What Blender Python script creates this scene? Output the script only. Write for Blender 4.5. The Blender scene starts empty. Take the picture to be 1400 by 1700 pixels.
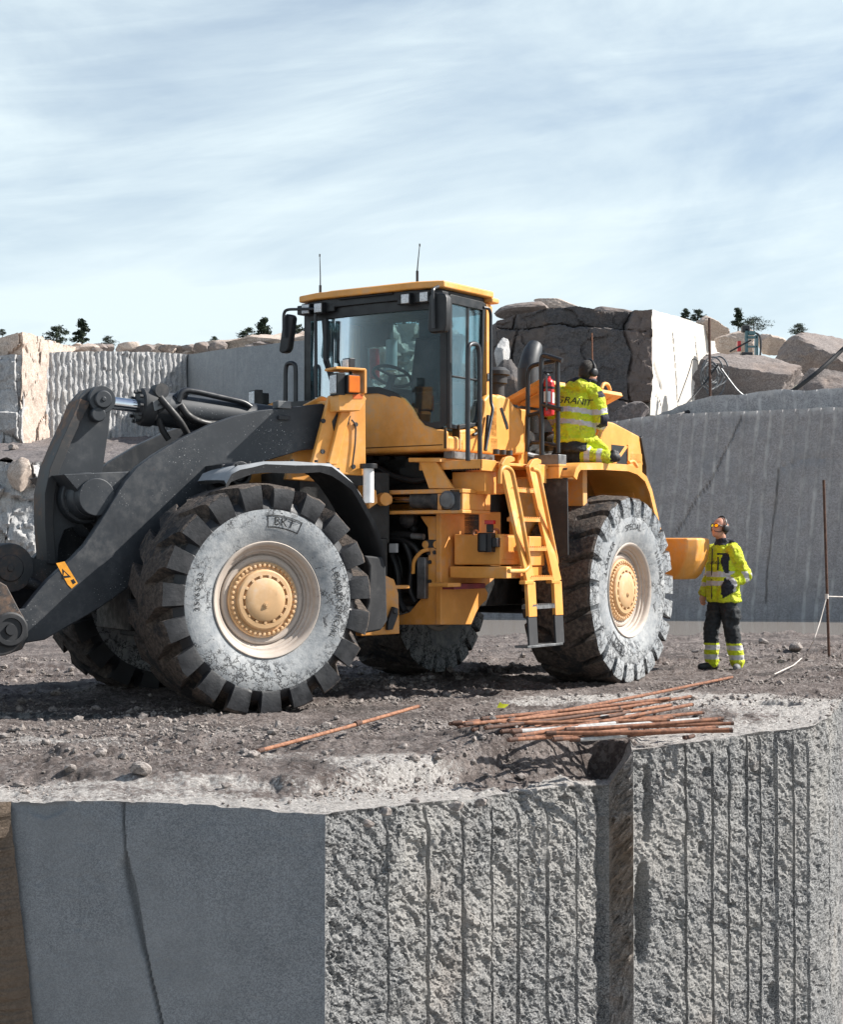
import bpy, bmesh, math, random
import numpy as np
from mathutils import Vector, Matrix, noise as mnoise
from mathutils.bvhtree import BVHTree

S = bpy.context.scene
COL = S.collection
# ---------------------------------------------------------------- camera, sky, sun, exposure
FOC, YH, HC = 2700.0, 912.0, 1.44          # focal length and horizon measured on the 1400 px wide photograph, eye height
PITCH = math.atan((YH - 850) / FOC)
cam_d = bpy.data.cameras.new('camera'); cam = bpy.data.objects.new('camera', cam_d); COL.objects.link(cam)
cam_d.sensor_fit = 'HORIZONTAL'; cam_d.sensor_width = 36; cam_d.lens = FOC / 1400 * 36
cam_d.clip_start = .1; cam_d.clip_end = 3000
cam.location = (0, 0, HC); cam.rotation_euler = (math.pi / 2 + PITCH, 0, 0)
S.camera = cam

SUN_AZ, SUN_EL = 7.0, 40.0                 # degrees: azimuth from +X towards +Y, elevation
saz, sel = math.radians(SUN_AZ), math.radians(SUN_EL)
sdir = Vector((math.cos(sel) * math.cos(saz), math.cos(sel) * math.sin(saz), math.sin(sel)))
sun_d = bpy.data.lights.new('sun', 'SUN'); sun_d.energy = 5.0; sun_d.angle = math.radians(.5); sun_d.color = (1, .955, .89)
sun = bpy.data.objects.new('sun', sun_d); COL.objects.link(sun)
sun.rotation_euler = sdir.to_track_quat('Z', 'Y').to_euler(); sun.location = (20, 0, 30)

W = bpy.data.worlds.new('World'); S.world = W; W.use_nodes = True
def build_world():
    nt = W.node_tree; nt.nodes.clear(); L = nt.links.new
    out = nt.nodes.new('ShaderNodeOutputWorld'); bg = nt.nodes.new('ShaderNodeBackground')
    sky = nt.nodes.new('ShaderNodeTexSky'); sky.sky_type = 'NISHITA'; sky.sun_disc = False
    sky.sun_elevation = sel; sky.sun_rotation = math.pi / 2 - saz; sky.air_density = 1.0; sky.dust_density = .6; sky.ozone_density = 1.5
    bg.inputs['Strength'].default_value = .073
    tc = nt.nodes.new('ShaderNodeTexCoord')
    sep = nt.nodes.new('ShaderNodeSeparateXYZ'); L(tc.outputs['Generated'], sep.inputs[0])
    def math_(op, a, b):
        n = nt.nodes.new('ShaderNodeMath'); n.operation = op
        for i, v in enumerate((a, b)):
            if isinstance(v, (int, float)): n.inputs[i].default_value = v
            else: L(v, n.inputs[i])
        return n.outputs[0]
    def cloud(tilt, scl, scale, det, lo, hi, dist, loc=(0, 0, 0)):
        mp = nt.nodes.new('ShaderNodeMapping'); mp.inputs['Rotation'].default_value = (0, tilt, 0); mp.inputs['Location'].default_value = loc
        L(tc.outputs['Generated'], mp.inputs[0])
        m2 = nt.nodes.new('ShaderNodeMapping'); m2.inputs['Scale'].default_value = scl; L(mp.outputs[0], m2.inputs[0])
        no = nt.nodes.new('ShaderNodeTexNoise'); no.inputs['Scale'].default_value = scale; no.inputs['Detail'].default_value = det
        no.inputs['Roughness'].default_value = .58; no.inputs['Distortion'].default_value = dist
        L(m2.outputs[0], no.inputs['Vector'])
        mr = nt.nodes.new('ShaderNodeMapRange'); mr.interpolation_type = 'SMOOTHSTEP'
        mr.inputs['From Min'].default_value = lo; mr.inputs['From Max'].default_value = hi
        L(no.outputs['Fac'], mr.inputs['Value']); return mr.outputs['Result']
    c1 = cloud(.20, (1, 1, 3.0), 2.7, 9, .34, .66, .5)
    c2 = cloud(.12, (1, 1, 8), 4.0, 10, .40, .76, .6, (3, 1, 2))
    c3 = cloud(.1, (1, 1, 2.2), 2.6, 3, .30, .68, .2, (5, 2, 4))
    m = math_('ADD', math_('ADD', math_('MULTIPLY', c1, .40), math_('MULTIPLY', c2, .24)), math_('ADD', math_('MULTIPLY', c3, .22), .22))
    # thin veil near the horizon
    mr = nt.nodes.new('ShaderNodeMapRange'); mr.interpolation_type = 'SMOOTHSTEP'
    mr.inputs['From Min'].default_value = .26; mr.inputs['From Max'].default_value = .03
    mr.inputs['To Min'].default_value = 0; mr.inputs['To Max'].default_value = .55
    L(sep.outputs[2], mr.inputs['Value'])
    fd = nt.nodes.new('ShaderNodeMapRange'); fd.interpolation_type = 'SMOOTHSTEP'; fd.inputs['From Min'].default_value = .75; fd.inputs['From Max'].default_value = .38
    L(sep.outputs[2], fd.inputs['Value'])
    m = math_('MULTIPLY', math_('MINIMUM', math_('ADD', math_('ADD', math_('MULTIPLY', m, 1.0), .06), mr.outputs['Result']), .96), math_('ADD', math_('MULTIPLY', fd.outputs['Result'], .9), .1))
    mix = nt.nodes.new('ShaderNodeMix'); mix.data_type = 'RGBA'
    L(m, mix.inputs['Factor']); L(sky.outputs[0], mix.inputs[6]); mix.inputs[7].default_value = (6.8, 7.85, 8.25, 1)
    L(mix.outputs[2], bg.inputs['Color']); L(bg.outputs[0], out.inputs[0])
build_world()
S.view_settings.view_transform = 'Standard'; S.view_settings.look = 'None'
S.view_settings.exposure = 0.82; S.view_settings.gamma = 1.0; S.view_settings.use_curve_mapping = False

# ---------------------------------------------------------------- measuring: sight line of a photograph point met with a plane of the place
def ray(px, py):
    x, y, z = (px - 700) / FOC, 1.0, -(py - 850) / FOC
    c, s = math.cos(PITCH), math.sin(PITCH)
    return np.array([x, y * c - z * s, y * s + z * c])
EYE = np.array([0, 0, HC])
def at(px, py, Y):                                   # point at depth Y
    d = ray(px, py); return EYE + d * (Y / d[1])
def gz(px, py, z=0.0):                               # point at height z
    d = ray(px, py); return EYE + d * ((z - HC) / d[2])
class Frame:                                         # x forward, y to the machine's left, z up
    def __init__(s, J, a):
        s.J = np.array([J[0], J[1], 0.]); s.h = np.array([-math.cos(a), -math.sin(a), 0]); s.n = np.array([math.sin(a), -math.cos(a), 0]); s.a = a
    def __call__(s, p):
        p = np.atleast_2d(np.array(p, float)); return s.J + p[:, :1] * s.h + p[:, 1:2] * s.n + p[:, 2:3] * np.array([0, 0, 1.])
    def lat(s, px, py, y):                           # (x, z) on the plane y
        d = ray(px, py); t = (y - (EYE - s.J) @ s.n) / (d @ s.n); p = EYE + d * t
        return float((p - s.J) @ s.h), float(p[2])
    def fwd(s, px, py, x):                           # (y, z) on the plane x
        d = ray(px, py); t = (x - (EYE - s.J) @ s.h) / (d @ s.h); p = EYE + d * t
        return float((p - s.J) @ s.n), float(p[2])
    def mat(s, x, y, z):
        m = Matrix.Identity(4)
        for i in range(3): m[i][0] = s.h[i]; m[i][1] = s.n[i]; m[i][2] = (0, 0, 1)[i]
        m.translation = Vector(s([x, y, z])[0]); return m
JOINT = (-.28, 16.65)
FF = Frame(JOINT, math.radians(30.1)); RF = Frame(JOINT, math.radians(56.1))

# ---------------------------------------------------------------- numpy noise
def _h(ix, iy, iz, seed):
    h = (ix.astype(np.int64) * 374761393 + iy.astype(np.int64) * 668265263 + iz.astype(np.int64) * 2147483647 + seed * 974634777) & 0xffffffff
    h = ((h ^ (h >> 13)) * 1274126177) & 0xffffffff
    h = ((h ^ (h >> 16)) * 2246822519) & 0xffffffff
    return ((h ^ (h >> 15)) & 0xffff) / 65535.0
def vnoise(p, seed=0):
    p = np.asarray(p, float); i = np.floor(p).astype(np.int64); f = p - i; f = f * f * f * (f * (f * 6 - 15) + 10)
    x, y, z = i[:, 0], i[:, 1], i[:, 2]; fx, fy, fz = f[:, 0], f[:, 1], f[:, 2]
    def c(a, b, d): return _h(x + a, y + b, z + d, seed)
    x0 = c(0, 0, 0) * (1 - fx) + c(1, 0, 0) * fx; x1 = c(0, 1, 0) * (1 - fx) + c(1, 1, 0) * fx
    x2 = c(0, 0, 1) * (1 - fx) + c(1, 0, 1) * fx; x3 = c(0, 1, 1) * (1 - fx) + c(1, 1, 1) * fx
    return ((x0 * (1 - fy) + x1 * fy) * (1 - fz) + (x2 * (1 - fy) + x3 * fy) * fz) * 2 - 1
def fbm(p, sc=1.0, octv=4, gain=.5, seed=0, ridged=False):
    p = np.asarray(p, float) * sc; a, s, t = 1.0, 0.0, 0.0
    for k in range(octv):
        n = vnoise(p + 17.3 * k, seed + k)
        if ridged: n = 1 - 2 * np.abs(n)
        s = s + a * n; t += a; a *= gain; p = p * 2.03
    return s / t
def sst(a, b, x):
    t = np.clip((np.asarray(x, float) - a) / (b - a), 0, 1); return t * t * (3 - 2 * t)
def hash1(i, seed=0):
    i = np.asarray(i); return _h(i, i * 0 + seed, i * 0, 7 + seed)

# ---------------------------------------------------------------- objects
OFF = {}
def tag(o, label, cat, group=None, kind=None):
    if label: o['label'] = label
    if cat: o['category'] = cat
    if group: o['group'] = group
    if kind: o['kind'] = kind
    return o
def structure(o): o['kind'] = 'structure'; return o
def empty(name, loc, label=None, cat=None, group=None):
    o = bpy.data.objects.new(name, None); o.location = loc; o.empty_display_size = .2; COL.objects.link(o); OFF[o.name] = Vector(loc)
    return tag(o, label, cat, group)
def link(name, me, parent=None, world=True):
    o = bpy.data.objects.new(name, me); COL.objects.link(o)
    if parent is not None:
        o.parent = parent
        if parent.name in OFF:
            if world: me.transform(Matrix.Translation(-OFF[parent.name]))
            if parent.type == 'MESH' or True: OFF[o.name] = OFF[parent.name]
    return o
def from_np(name, v, f, mats, parent=None, mi=None, smooth=True, angle=None, origin=None, attrs=None):
    """one mesh object from arrays; f is an (n,k) array or list of index lists"""
    me = bpy.data.meshes.new(name); v = np.asarray(v, float)
    if origin is not None: v = v - np.asarray(origin, float)
    if isinstance(f, np.ndarray):
        n, k = f.shape
        me.vertices.add(len(v)); me.vertices.foreach_set('co', v.ravel())
        me.loops.add(n * k); me.loops.foreach_set('vertex_index', f.ravel().astype(np.int32))
        me.polygons.add(n); me.polygons.foreach_set('loop_start', np.arange(0, n * k, k, dtype=np.int32))
        me.polygons.foreach_set('loop_total', np.full(n, k, dtype=np.int32)); me.update(calc_edges=True)
    else: me.from_pydata(v.tolist(), [], [list(map(int, q)) for q in f]); me.update()
    me.validate()
    for m in mats: me.materials.append(m)
    if mi is not None: me.polygons.foreach_set('material_index', np.asarray(mi, dtype=np.int32))
    me.polygons.foreach_set('use_smooth', np.full(len(me.polygons), bool(smooth)))
    if smooth and angle: me.set_sharp_from_angle(angle=math.radians(angle))
    for k, a in (attrs or {}).items():
        at_ = me.attributes.new(k, 'FLOAT', 'POINT'); at_.data.foreach_set('value', np.asarray(a, dtype=np.float32))
    o = link(name, me, parent)
    if origin is not None and parent is None: o.location = origin
    return o
def grid_faces(nu, nv, off=0):                       # vertex (i,j) -> i*nv + j
    i, j = np.meshgrid(np.arange(nu - 1), np.arange(nv - 1), indexing='ij'); a = (i * nv + j).ravel() + off
    return np.stack([a, a + nv, a + nv + 1, a + 1], 1)

class MB:
    """collects shapes for ONE mesh; xf maps local points to the world"""
    def __init__(s, xf=None): s.v = []; s.f = []; s.m = []; s.n = 0; s.xf = xf
    def add(s, v, f, mat=0, raw=False):
        v = np.atleast_2d(np.array(v, float))
        if s.xf is not None and not raw: v = s.xf(v)
        s.v.append(v); s.f += [[int(k) + s.n for k in q] for q in f]; s.m += [mat] * len(f); s.n += len(v); return s
    def box(s, x0, x1, y0, y1, z0, z1, mat=0):
        x0, x1 = min(x0, x1), max(x0, x1); y0, y1 = min(y0, y1), max(y0, y1); z0, z1 = min(z0, z1), max(z0, z1)
        v = [(x, y, z) for x in (x0, x1) for y in (y0, y1) for z in (z0, z1)]
        return s.add(v, [(0, 1, 3, 2), (4, 6, 7, 5), (0, 4, 5, 1), (2, 3, 7, 6), (0, 2, 6, 4), (1, 5, 7, 3)], mat)
    def hexa(s, b, t, mat=0):                        # bottom quad, top quad
        return s.add(list(b) + list(t), [(3, 2, 1, 0), (4, 5, 6, 7), (0, 1, 5, 4), (1, 2, 6, 5), (2, 3, 7, 6), (3, 0, 4, 7)], mat)
    def prism(s, pts, a0, a1, axis='y', mat=0):      # outline in the plane square to axis, from a0 to a1
        n = len(pts)
        def P(p, a): return (p[0], a, p[1]) if axis == 'y' else ((a, p[0], p[1]) if axis == 'x' else (p[0], p[1], a))
        v = [P(p, a0) for p in pts] + [P(p, a1) for p in pts]
        f = [list(range(n))[::-1], list(range(n, 2 * n))] + [(i, (i + 1) % n, n + (i + 1) % n, n + i) for i in range(n)]
        return s.add(v, f, mat)
    def tube(s, pts, r, n=12, mat=0, caps=True, round_=0):
        pts = [Vector(p) for p in pts]
        if round_:
            q = [pts[0]]
            for i in range(1, len(pts) - 1):
                a, b, c = pts[i - 1], pts[i], pts[i + 1]; d1 = min(round_, (a - b).length * .49); d2 = min(round_, (c - b).length * .49)
                p0 = b + (a - b).normalized() * d1; p1 = b + (c - b).normalized() * d2
                for t in (0, .2, .4, .6, .8, 1): q.append(p0 * (1 - t) ** 2 + b * 2 * t * (1 - t) + p1 * t * t)
            pts = q + [pts[-1]]
        R = r if isinstance(r, (list, tuple)) else [r] * len(pts)
        v, f = [], []; prev = None
        for i, p in enumerate(pts):
            t = ((pts[min(i + 1, len(pts) - 1)] - p).normalized() + (p - pts[max(i - 1, 0)]).normalized())
            if t.length < 1e-6: t = Vector((0, 0, 1))
            t.normalize()
            if prev is None: u = t.orthogonal().normalized()
            else:
                u = prev - t * prev.dot(t)
                u = u.normalized() if u.length > 1e-6 else t.orthogonal().normalized()
            prev = u; w = t.cross(u)
            for k in range(n):
                a = 2 * math.pi * k / n; v.append(p + (u * math.cos(a) + w * math.sin(a)) * R[i])
        for i in range(len(pts) - 1):
            for k in range(n): f.append((i * n + k, i * n + (k + 1) % n, (i + 1) * n + (k + 1) % n, (i + 1) * n + k))
        if caps: f.append(list(range(n))[::-1]); f.append([(len(pts) - 1) * n + k for k in range(n)])
        return s.add([tuple(x) for x in v], f, mat)
    def lathe(s, o, ax, prof, n=32, mat=0, close=True):  # prof: (distance along ax, radius)
        o, ax = Vector(o), Vector(ax).normalized(); u = ax.orthogonal().normalized(); w = ax.cross(u); v, f = [], []
        for (d, r) in prof:
            for k in range(n):
                a = 2 * math.pi * k / n; v.append(tuple(o + ax * d + (u * math.cos(a) + w * math.sin(a)) * max(r, 1e-4)))
        for i in range(len(prof) - 1):
            for k in range(n): f.append((i * n + k, i * n + (k + 1) % n, (i + 1) * n + (k + 1) % n, (i + 1) * n + k))
        if close: f.append(list(range(n))[::-1]); f.append([(len(prof) - 1) * n + k for k in range(n)])
        return s.add(v, f, mat)
    def loft(s, rings, mat=0, caps=True, closed=True):
        n = len(rings[0]); v = [p for r in rings for p in r]; f = []
        for i in range(len(rings) - 1):
            for k in range(n if closed else n - 1): f.append((i * n + k, i * n + (k + 1) % n, (i + 1) * n + (k + 1) % n, (i + 1) * n + k))
        if caps: f.append(list(range(n))[::-1]); f.append([(len(rings) - 1) * n + k for k in range(n)])
        return s.add(v, f, mat)
    def build(s, name, mats, parent=None, bevel=0, angle=38, seg=2, matrix=None):
        me = bpy.data.meshes.new(name); v = np.concatenate(s.v)
        me.from_pydata(v.tolist(), [], s.f); me.update()
        bm = bmesh.new(); bm.from_mesh(me); bmesh.ops.recalc_face_normals(bm, faces=bm.faces); bm.to_mesh(me); bm.free()
        mats = mats if isinstance(mats, (list, tuple)) else [mats]
        for m in mats: me.materials.append(m)
        me.polygons.foreach_set('material_index', np.array(s.m, dtype=np.int32))
        me.polygons.foreach_set('use_smooth', np.ones(len(me.polygons), bool))
        if not bevel: me.set_sharp_from_angle(angle=math.radians(angle))
        o = bpy.data.objects.new(name, me); COL.objects.link(o)
        if parent is not None:
            o.parent = parent
            if matrix is None and parent.name in OFF:
                me.transform(Matrix.Translation(-OFF[parent.name])); OFF[o.name] = OFF[parent.name]
        if matrix is not None: o.matrix_local = matrix
        if bevel:
            b = o.modifiers.new('bevel', 'BEVEL'); b.width = bevel; b.segments = seg; b.limit_method = 'ANGLE'; b.angle_limit = math.radians(40); b.harden_normals = True
        return o

# ---------------------------------------------------------------- materials
class NT:
    def __init__(s, name):
        s.m = bpy.data.materials.new(name); s.m.use_nodes = True; s.t = s.m.node_tree
        s.b = s.t.nodes['Principled BSDF']; s.out = s.t.nodes['Material Output']; s.tc = s.t.nodes.new('ShaderNodeTexCoord')
    def put(s, sock, v):
        if isinstance(v, (int, float)): sock.default_value = v
        elif isinstance(v, (tuple, list)): sock.default_value = tuple(v) + ((1,) if len(v) == 3 and len(sock.default_value) == 4 else ())
        else: s.t.links.new(v, sock)
    def noise(s, scale, det=4, rough=.55, dist=0, vec=None, stretch=None, out='Fac'):
        n = s.t.nodes.new('ShaderNodeTexNoise'); n.inputs['Scale'].default_value = scale; n.inputs['Detail'].default_value = det
        n.inputs['Roughness'].default_value = rough; n.inputs['Distortion'].default_value = dist
        v = vec or s.tc.outputs['Object']
        if stretch:
            mp = s.t.nodes.new('ShaderNodeMapping'); mp.inputs['Scale'].default_value = stretch; s.t.links.new(v, mp.inputs[0]); v = mp.outputs[0]
        s.t.links.new(v, n.inputs['Vector']); return n.outputs[out]
    def voro(s, scale, feature='F1', vec=None, out='Distance', rand=1):
        n = s.t.nodes.new('ShaderNodeTexVoronoi'); n.feature = feature; n.inputs['Scale'].default_value = scale; n.inputs['Randomness'].default_value = rand
        s.t.links.new(vec or s.tc.outputs['Object'], n.inputs['Vector']); return n.outputs[out]
    def ramp(s, v, lo, hi, a=0., b=1.):
        n = s.t.nodes.new('ShaderNodeMapRange'); n.interpolation_type = 'SMOOTHSTEP'
        for k, x in (('From Min', lo), ('From Max', hi), ('To Min', a), ('To Max', b)): n.inputs[k].default_value = x
        s.put(n.inputs['Value'], v); return n.outputs['Result']
    def mth(s, op, a, b=0.):
        n = s.t.nodes.new('ShaderNodeMath'); n.operation = op; s.put(n.inputs[0], a); s.put(n.inputs[1], b); return n.outputs[0]
    def mix(s, f, a, b, mode='MIX'):
        n = s.t.nodes.new('ShaderNodeMix'); n.data_type = 'RGBA'; n.blend_type = mode
        s.put(n.inputs['Factor'], f); s.put(n.inputs[6], a); s.put(n.inputs[7], b); return n.outputs[2]
    def attr(s, name):
        n = s.t.nodes.new('ShaderNodeAttribute'); n.attribute_name = name; return n.outputs['Fac']
    def bump(s, h, strength=.3, dist=.02):
        n = s.t.nodes.new('ShaderNodeBump'); n.inputs['Strength'].default_value = strength; n.inputs['Distance'].default_value = dist
        s.put(n.inputs['Height'], h); s.t.links.new(n.outputs[0], s.b.inputs['Normal']); return n
    def fin(s, col, rough=.6, metal=0., spec=.5):
        s.put(s.b.inputs['Base Color'], col); s.put(s.b.inputs['Roughness'], rough); s.put(s.b.inputs['Metallic'], metal); s.put(s.b.inputs['Specular IOR Level'], spec)
        return s.m
def plain(name, col, rough=.6, metal=0., var=.25, sc=6., bump=0., spec=.5):
    t = NT(name); n = t.noise(sc, 5, .6); c2 = tuple(c * (1 - var) for c in col); c1 = tuple(min(1, c * (1 + var)) for c in col)
    c = t.mix(t.ramp(n, .3, .7), c2, c1)
    if bump: t.bump(t.noise(sc * 6, 4, .6), bump, .01)
    return t.fin(c, t.ramp(t.noise(sc * 2, 3), .3, .7, rough * .8, min(1, rough * 1.2)), metal, spec)
def painted(name, col, dust=(.42, .36, .30), amt=.25, rough=.42, speck=0., scratch=.0):
    """painted sheet metal with dried dust, splashes and worn spots"""
    t = NT(name); n1 = t.noise(1.7, 6, .62); n2 = t.noise(14, 5, .65); n3 = t.noise(5, 6, .7, 0, None, (1, 1, .25))
    base = t.mix(t.ramp(n1, .35, .65), tuple(c * .80 for c in col), tuple(c * 1.08 for c in col)); base = t.mix(t.ramp(t.noise(23, 7, .8), .60, .72, 0, .35), base, tuple(c * .35 for c in col))
    d = t.mth('MULTIPLY', t.ramp(n1, .42, .72), t.ramp(n2, .35, .7)); d = t.mth('ADD', t.mth('MULTIPLY', d, amt * 1.8), t.mth('MULTIPLY', t.ramp(n3, .52, .75), amt * .8))
    c = t.mix(t.mth('MINIMUM', d, .9), base, dust)
    if speck:
        sp = t.ramp(t.voro(34), .20, .08); g = t.ramp(t.noise(1.5, 5, .65), .46, .70)
        sp2 = t.ramp(t.voro(90), .2, .08)
        c = t.mix(t.mth('MULTIPLY', t.mth('MAXIMUM', t.mth('MULTIPLY', sp, g), t.mth('MULTIPLY', sp2, t.mth('MULTIPLY', g, .6))), speck), c, (.55, .55, .55))
    if scratch:
        c = t.mix(t.mth('MULTIPLY', t.ramp(t.noise(9, 8, .75), .62, .7), scratch), c, (.20, .10, .06))
    t.bump(n2, .06, .01)
    return t.fin(c, t.mth('MINIMUM', t.mth('ADD', rough, t.mth('MULTIPLY', d, .5)), 1.))

M = {}
YEL = (.80, .355, .068)
M['yellow'] = painted('yellow_paint', YEL, (.52, .42, .32), .34, .46, .2, .1)
M['yellow_dusty'] = painted('dusty_yellow_paint', (.74, .325, .065), (.50, .35, .26), .55, .55, 0, .12)
M['hub_yellow'] = painted('hub_yellow_paint', (.64, .40, .20), (.60, .49, .38), .62, .6, 0, .2)
M['rim'] = painted('dirty_cream_rim', (.50, .43, .37), (.33, .27, .23), .35, .6, 0, .5)
M['arm'] = painted('charcoal_paint', (.027, .032, .039), (.13, .13, .13), .30, .5, .75, .12)
M['arm_worn'] = painted('worn_charcoal_steel', (.030, .032, .035), (.24, .15, .10), .75, .6, .4, .7)
M['casting'] = painted('dark_casting', (.022, .024, .028), (.16, .15, .14), .3, .6)
M['black'] = plain('black_plastic', (.010, .011, .013), .45, 0, .3, 5, .1)
M['rail'] = plain('dark_handrail_paint', (.022, .024, .028), .38, 0, .3, 8)
M['machinery'] = plain('oily_machinery', (.012, .011, .010), .55, 0, .6, 7, .3)
M['hose'] = plain('hose_rubber', (.014, .014, .015), .55, 0, .3, 8, .1)
M['rubber'] = plain('black_tyre_rubber', (.017, .018, .021), .55, 0, .4, 7, .3)
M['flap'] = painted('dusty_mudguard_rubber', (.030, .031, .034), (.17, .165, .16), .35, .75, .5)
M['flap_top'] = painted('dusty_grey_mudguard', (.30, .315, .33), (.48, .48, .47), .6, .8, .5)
M['chrome'] = plain('chromed_steel', (.72, .74, .76), .12, 1., .08, 6)
M['steel'] = plain('bare_steel', (.36, .36, .36), .38, 1., .3, 9)
M['steel_dull'] = plain('dull_grey_steel', (.17, .175, .18), .5, .6, .35, 9, .1)
M['tread'] = None
M['white'] = plain('white_label', (.72, .72, .72), .5, 0, .1)
M['red'] = plain('red_enamel', (.48, .018, .022), .3, 0, .12)
M['amber'] = plain('amber_lens', (.75, .17, .01), .18, 0, .1)
M['lens'] = plain('clear_lamp_lens', (.75, .77, .78), .12, .35, .25, 60, .6)
M['orange_mark'] = plain('orange_sticker', (.85, .36, .03), .45, 0, .15, 20)
M['navy'] = plain('navy_fabric', (.010, .012, .022), .8, 0, .4, 30, .3)
M['trouser'] = plain('charcoal_work_cloth', (.020, .023, .026), .85, 0, .5, 25, .4)
M['reflective'] = plain('reflective_tape', (.46, .45, .45), .5, 0, .12, 30)
M['skin'] = plain('skin', (.50, .25, .17), .5, 0, .15, 30, .1)
M['hair'] = plain('dark_hair', (.020, .015, .011), .7, 0, .4, 60, .5)
M['boot'] = plain('work_boot', (.016, .015, .015), .6, 0, .5, 20, .2)
M['boot_dusty'] = plain('dusty_work_boot', (.15, .15, .15), .75, 0, .5, 20, .2)
M['gold_lens'] = plain('mirrored_gold_lens', (.95, .55, .03), .08, .85, .1)
M['teal'] = painted('weathered_teal_paint', (.10, .20, .22), (.3, .28, .26), .35, .6, 0, .4)
M['cord'] = plain('pale_cord', (.55, .50, .46), .8, 0, .2)
M['seat'] = plain('black_seat_cloth', (.012, .014, .016), .8, 0, .3, 20, .2)
M['cabtrim'] = plain('grey_cab_trim', (.06, .068, .075), .7, 0, .2)
M['leaf'] = plain('yellow_green_leaf', (.60, .60, .02), .6)

def hi_vis():
    t = NT('hi_vis_yellow'); n = t.noise(9, 6, .65); d = t.noise(40, 4, .6)
    c = t.mix(t.ramp(n, .35, .7), (.50, .60, .010), (.64, .72, .016)); c = t.mix(t.mth('MULTIPLY', t.ramp(n, .42, .66), t.ramp(d, .36, .6, 0, .8)), c, (.33, .25, .05))
    t.bump(t.noise(13, 4, .55, 1.2), .9, .03); return t.fin(c, .75)
M['hivis'] = hi_vis()
def glass(name, tint, refl):
    t = NT(name); n = t.t.nodes; tr = n.new('ShaderNodeBsdfTransparent'); tr.inputs[0].default_value = (*tint, 1)
    gl = n.new('ShaderNodeBsdfGlossy'); gl.inputs['Roughness'].default_value = .015; gl.inputs[0].default_value = (.9, .95, 1, 1)
    fr = n.new('ShaderNodeFresnel'); fr.inputs[0].default_value = 1.5
    mx = n.new('ShaderNodeMixShader'); L = t.t.links.new
    L(t.mth('MULTIPLY', fr.outputs[0], refl), mx.inputs[0]); L(tr.outputs[0], mx.inputs[1]); L(gl.outputs[0], mx.inputs[2])
    di = n.new('ShaderNodeBsdfDiffuse'); di.inputs[0].default_value = (.45, .5, .52, 1)
    m2 = n.new('ShaderNodeMixShader'); L(t.ramp(t.noise(5, 6, .7), .4, .75, .015, .07), m2.inputs[0]); L(mx.outputs[0], m2.inputs[1]); L(di.outputs[0], m2.inputs[2])
    L(m2.outputs[0], t.out.inputs[0]); return t.m
M['glass'] = glass('tinted_cab_glass', (.68, .80, .82), .55)
def tyre_side(name, lightness, lo=.40, hi=.52):
    t = NT(name); n = t.noise(1.4, 8, .72); f = t.noise(12, 6, .7); e = t.ramp(t.voro(5.5, 'DISTANCE_TO_EDGE', t.noise(3.5, 5, .6, 0, None, None, 'Color')), .0, .02)
    wv = t.t.nodes.new('ShaderNodeMix'); wv.data_type = 'VECTOR'; wv.inputs['Factor'].default_value = .30
    t.t.links.new(t.tc.outputs['Object'], wv.inputs[4]); t.t.links.new(t.noise(5, 6, .7, 0, None, None, 'Color'), wv.inputs[5])
    sx = t.t.nodes.new('ShaderNodeSeparateXYZ'); t.t.links.new(t.tc.outputs['Object'], sx.inputs[0]); rad = t.mth('SQRT', t.mth('ADD', t.mth('MULTIPLY', sx.outputs[0], sx.outputs[0]), t.mth('MULTIPLY', sx.outputs[2], sx.outputs[2])))
    cr = t.ramp(t.voro(13, 'DISTANCE_TO_EDGE', wv.outputs[1]), .015, .085); region = t.ramp(t.mth('ADD', t.noise(1.9, 4, .6), t.mth('MULTIPLY', t.mth('SUBTRACT', rad, .62), .7)), .46, .60)
    cr = t.mth('MAXIMUM', cr, t.mth('SUBTRACT', 1., region))
    sc_ = t.ramp(t.noise(4, 8, .78, 1.2, None, (1, 1, 1)), .57, .64, 1., .18)          # scuffs down to the black rubber
    edge = t.ramp(t.mth('ADD', rad, t.mth('MULTIPLY', t.mth('SUBTRACT', t.noise(5.5, 7, .75), .5), .55)), .79, .88, 1., .12 if lo > .35 else .95)
    k = t.mth('MULTIPLY', t.ramp(n, lo - .12, lo + .04, .35, 1.), cr); k = t.mth('MULTIPLY', t.mth('MULTIPLY', k, t.ramp(f, .2, .42, .72, 1.)), t.mth('MULTIPLY', sc_, edge))
    l = lightness; c = t.mix(t.ramp(t.mth('ADD', t.mth('MULTIPLY', f, .5), t.mth('MULTIPLY', n, .5)), .36, .66), (l * .55, l * .60, l * .65), (l * 1.12, l * 1.14, l * 1.14)); c = t.mix(k, (.020, .022, .026), c)
    t.bump(t.mth('ADD', f, t.mth('MULTIPLY', k, .8)), .5, .014); return t.fin(c, .8)
M['tyre_pale'] = tyre_side('dust_whitened_tyre_wall', .37, .40)
M['tyre_grey'] = tyre_side('dust_grey_tyre_wall', .36, .30)
def tyre_tread():
    t = NT('mud_caked_tread'); n = t.noise(3.2, 7, .7); f = t.noise(26, 6, .7)
    c = t.mix(t.ramp(f, .35, .68), (.040, .031, .026), (.125, .098, .080)); c = t.mix(t.ramp(n, .40, .50), (.020, .020, .022), c)
    t.bump(t.mth('ADD', f, t.mth('MULTIPLY', n, 1.2)), .8, .03); return t.fin(c, .85)
M['tread'] = tyre_tread()
def rust(name, a, b):
    t = NT(name); n = t.noise(22, 6, .7); g = t.noise(3, 4, .6)
    c = t.mix(t.ramp(n, .35, .65), a, b); c = t.mix(t.ramp(g, .62, .75, 0, .35), c, (.30, .27, .25)); t.bump(n, .25, .006); return t.fin(c, .8)
M['rust'] = rust('rusty_drill_steel', (.115, .045, .024), (.27, .115, .06))
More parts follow.
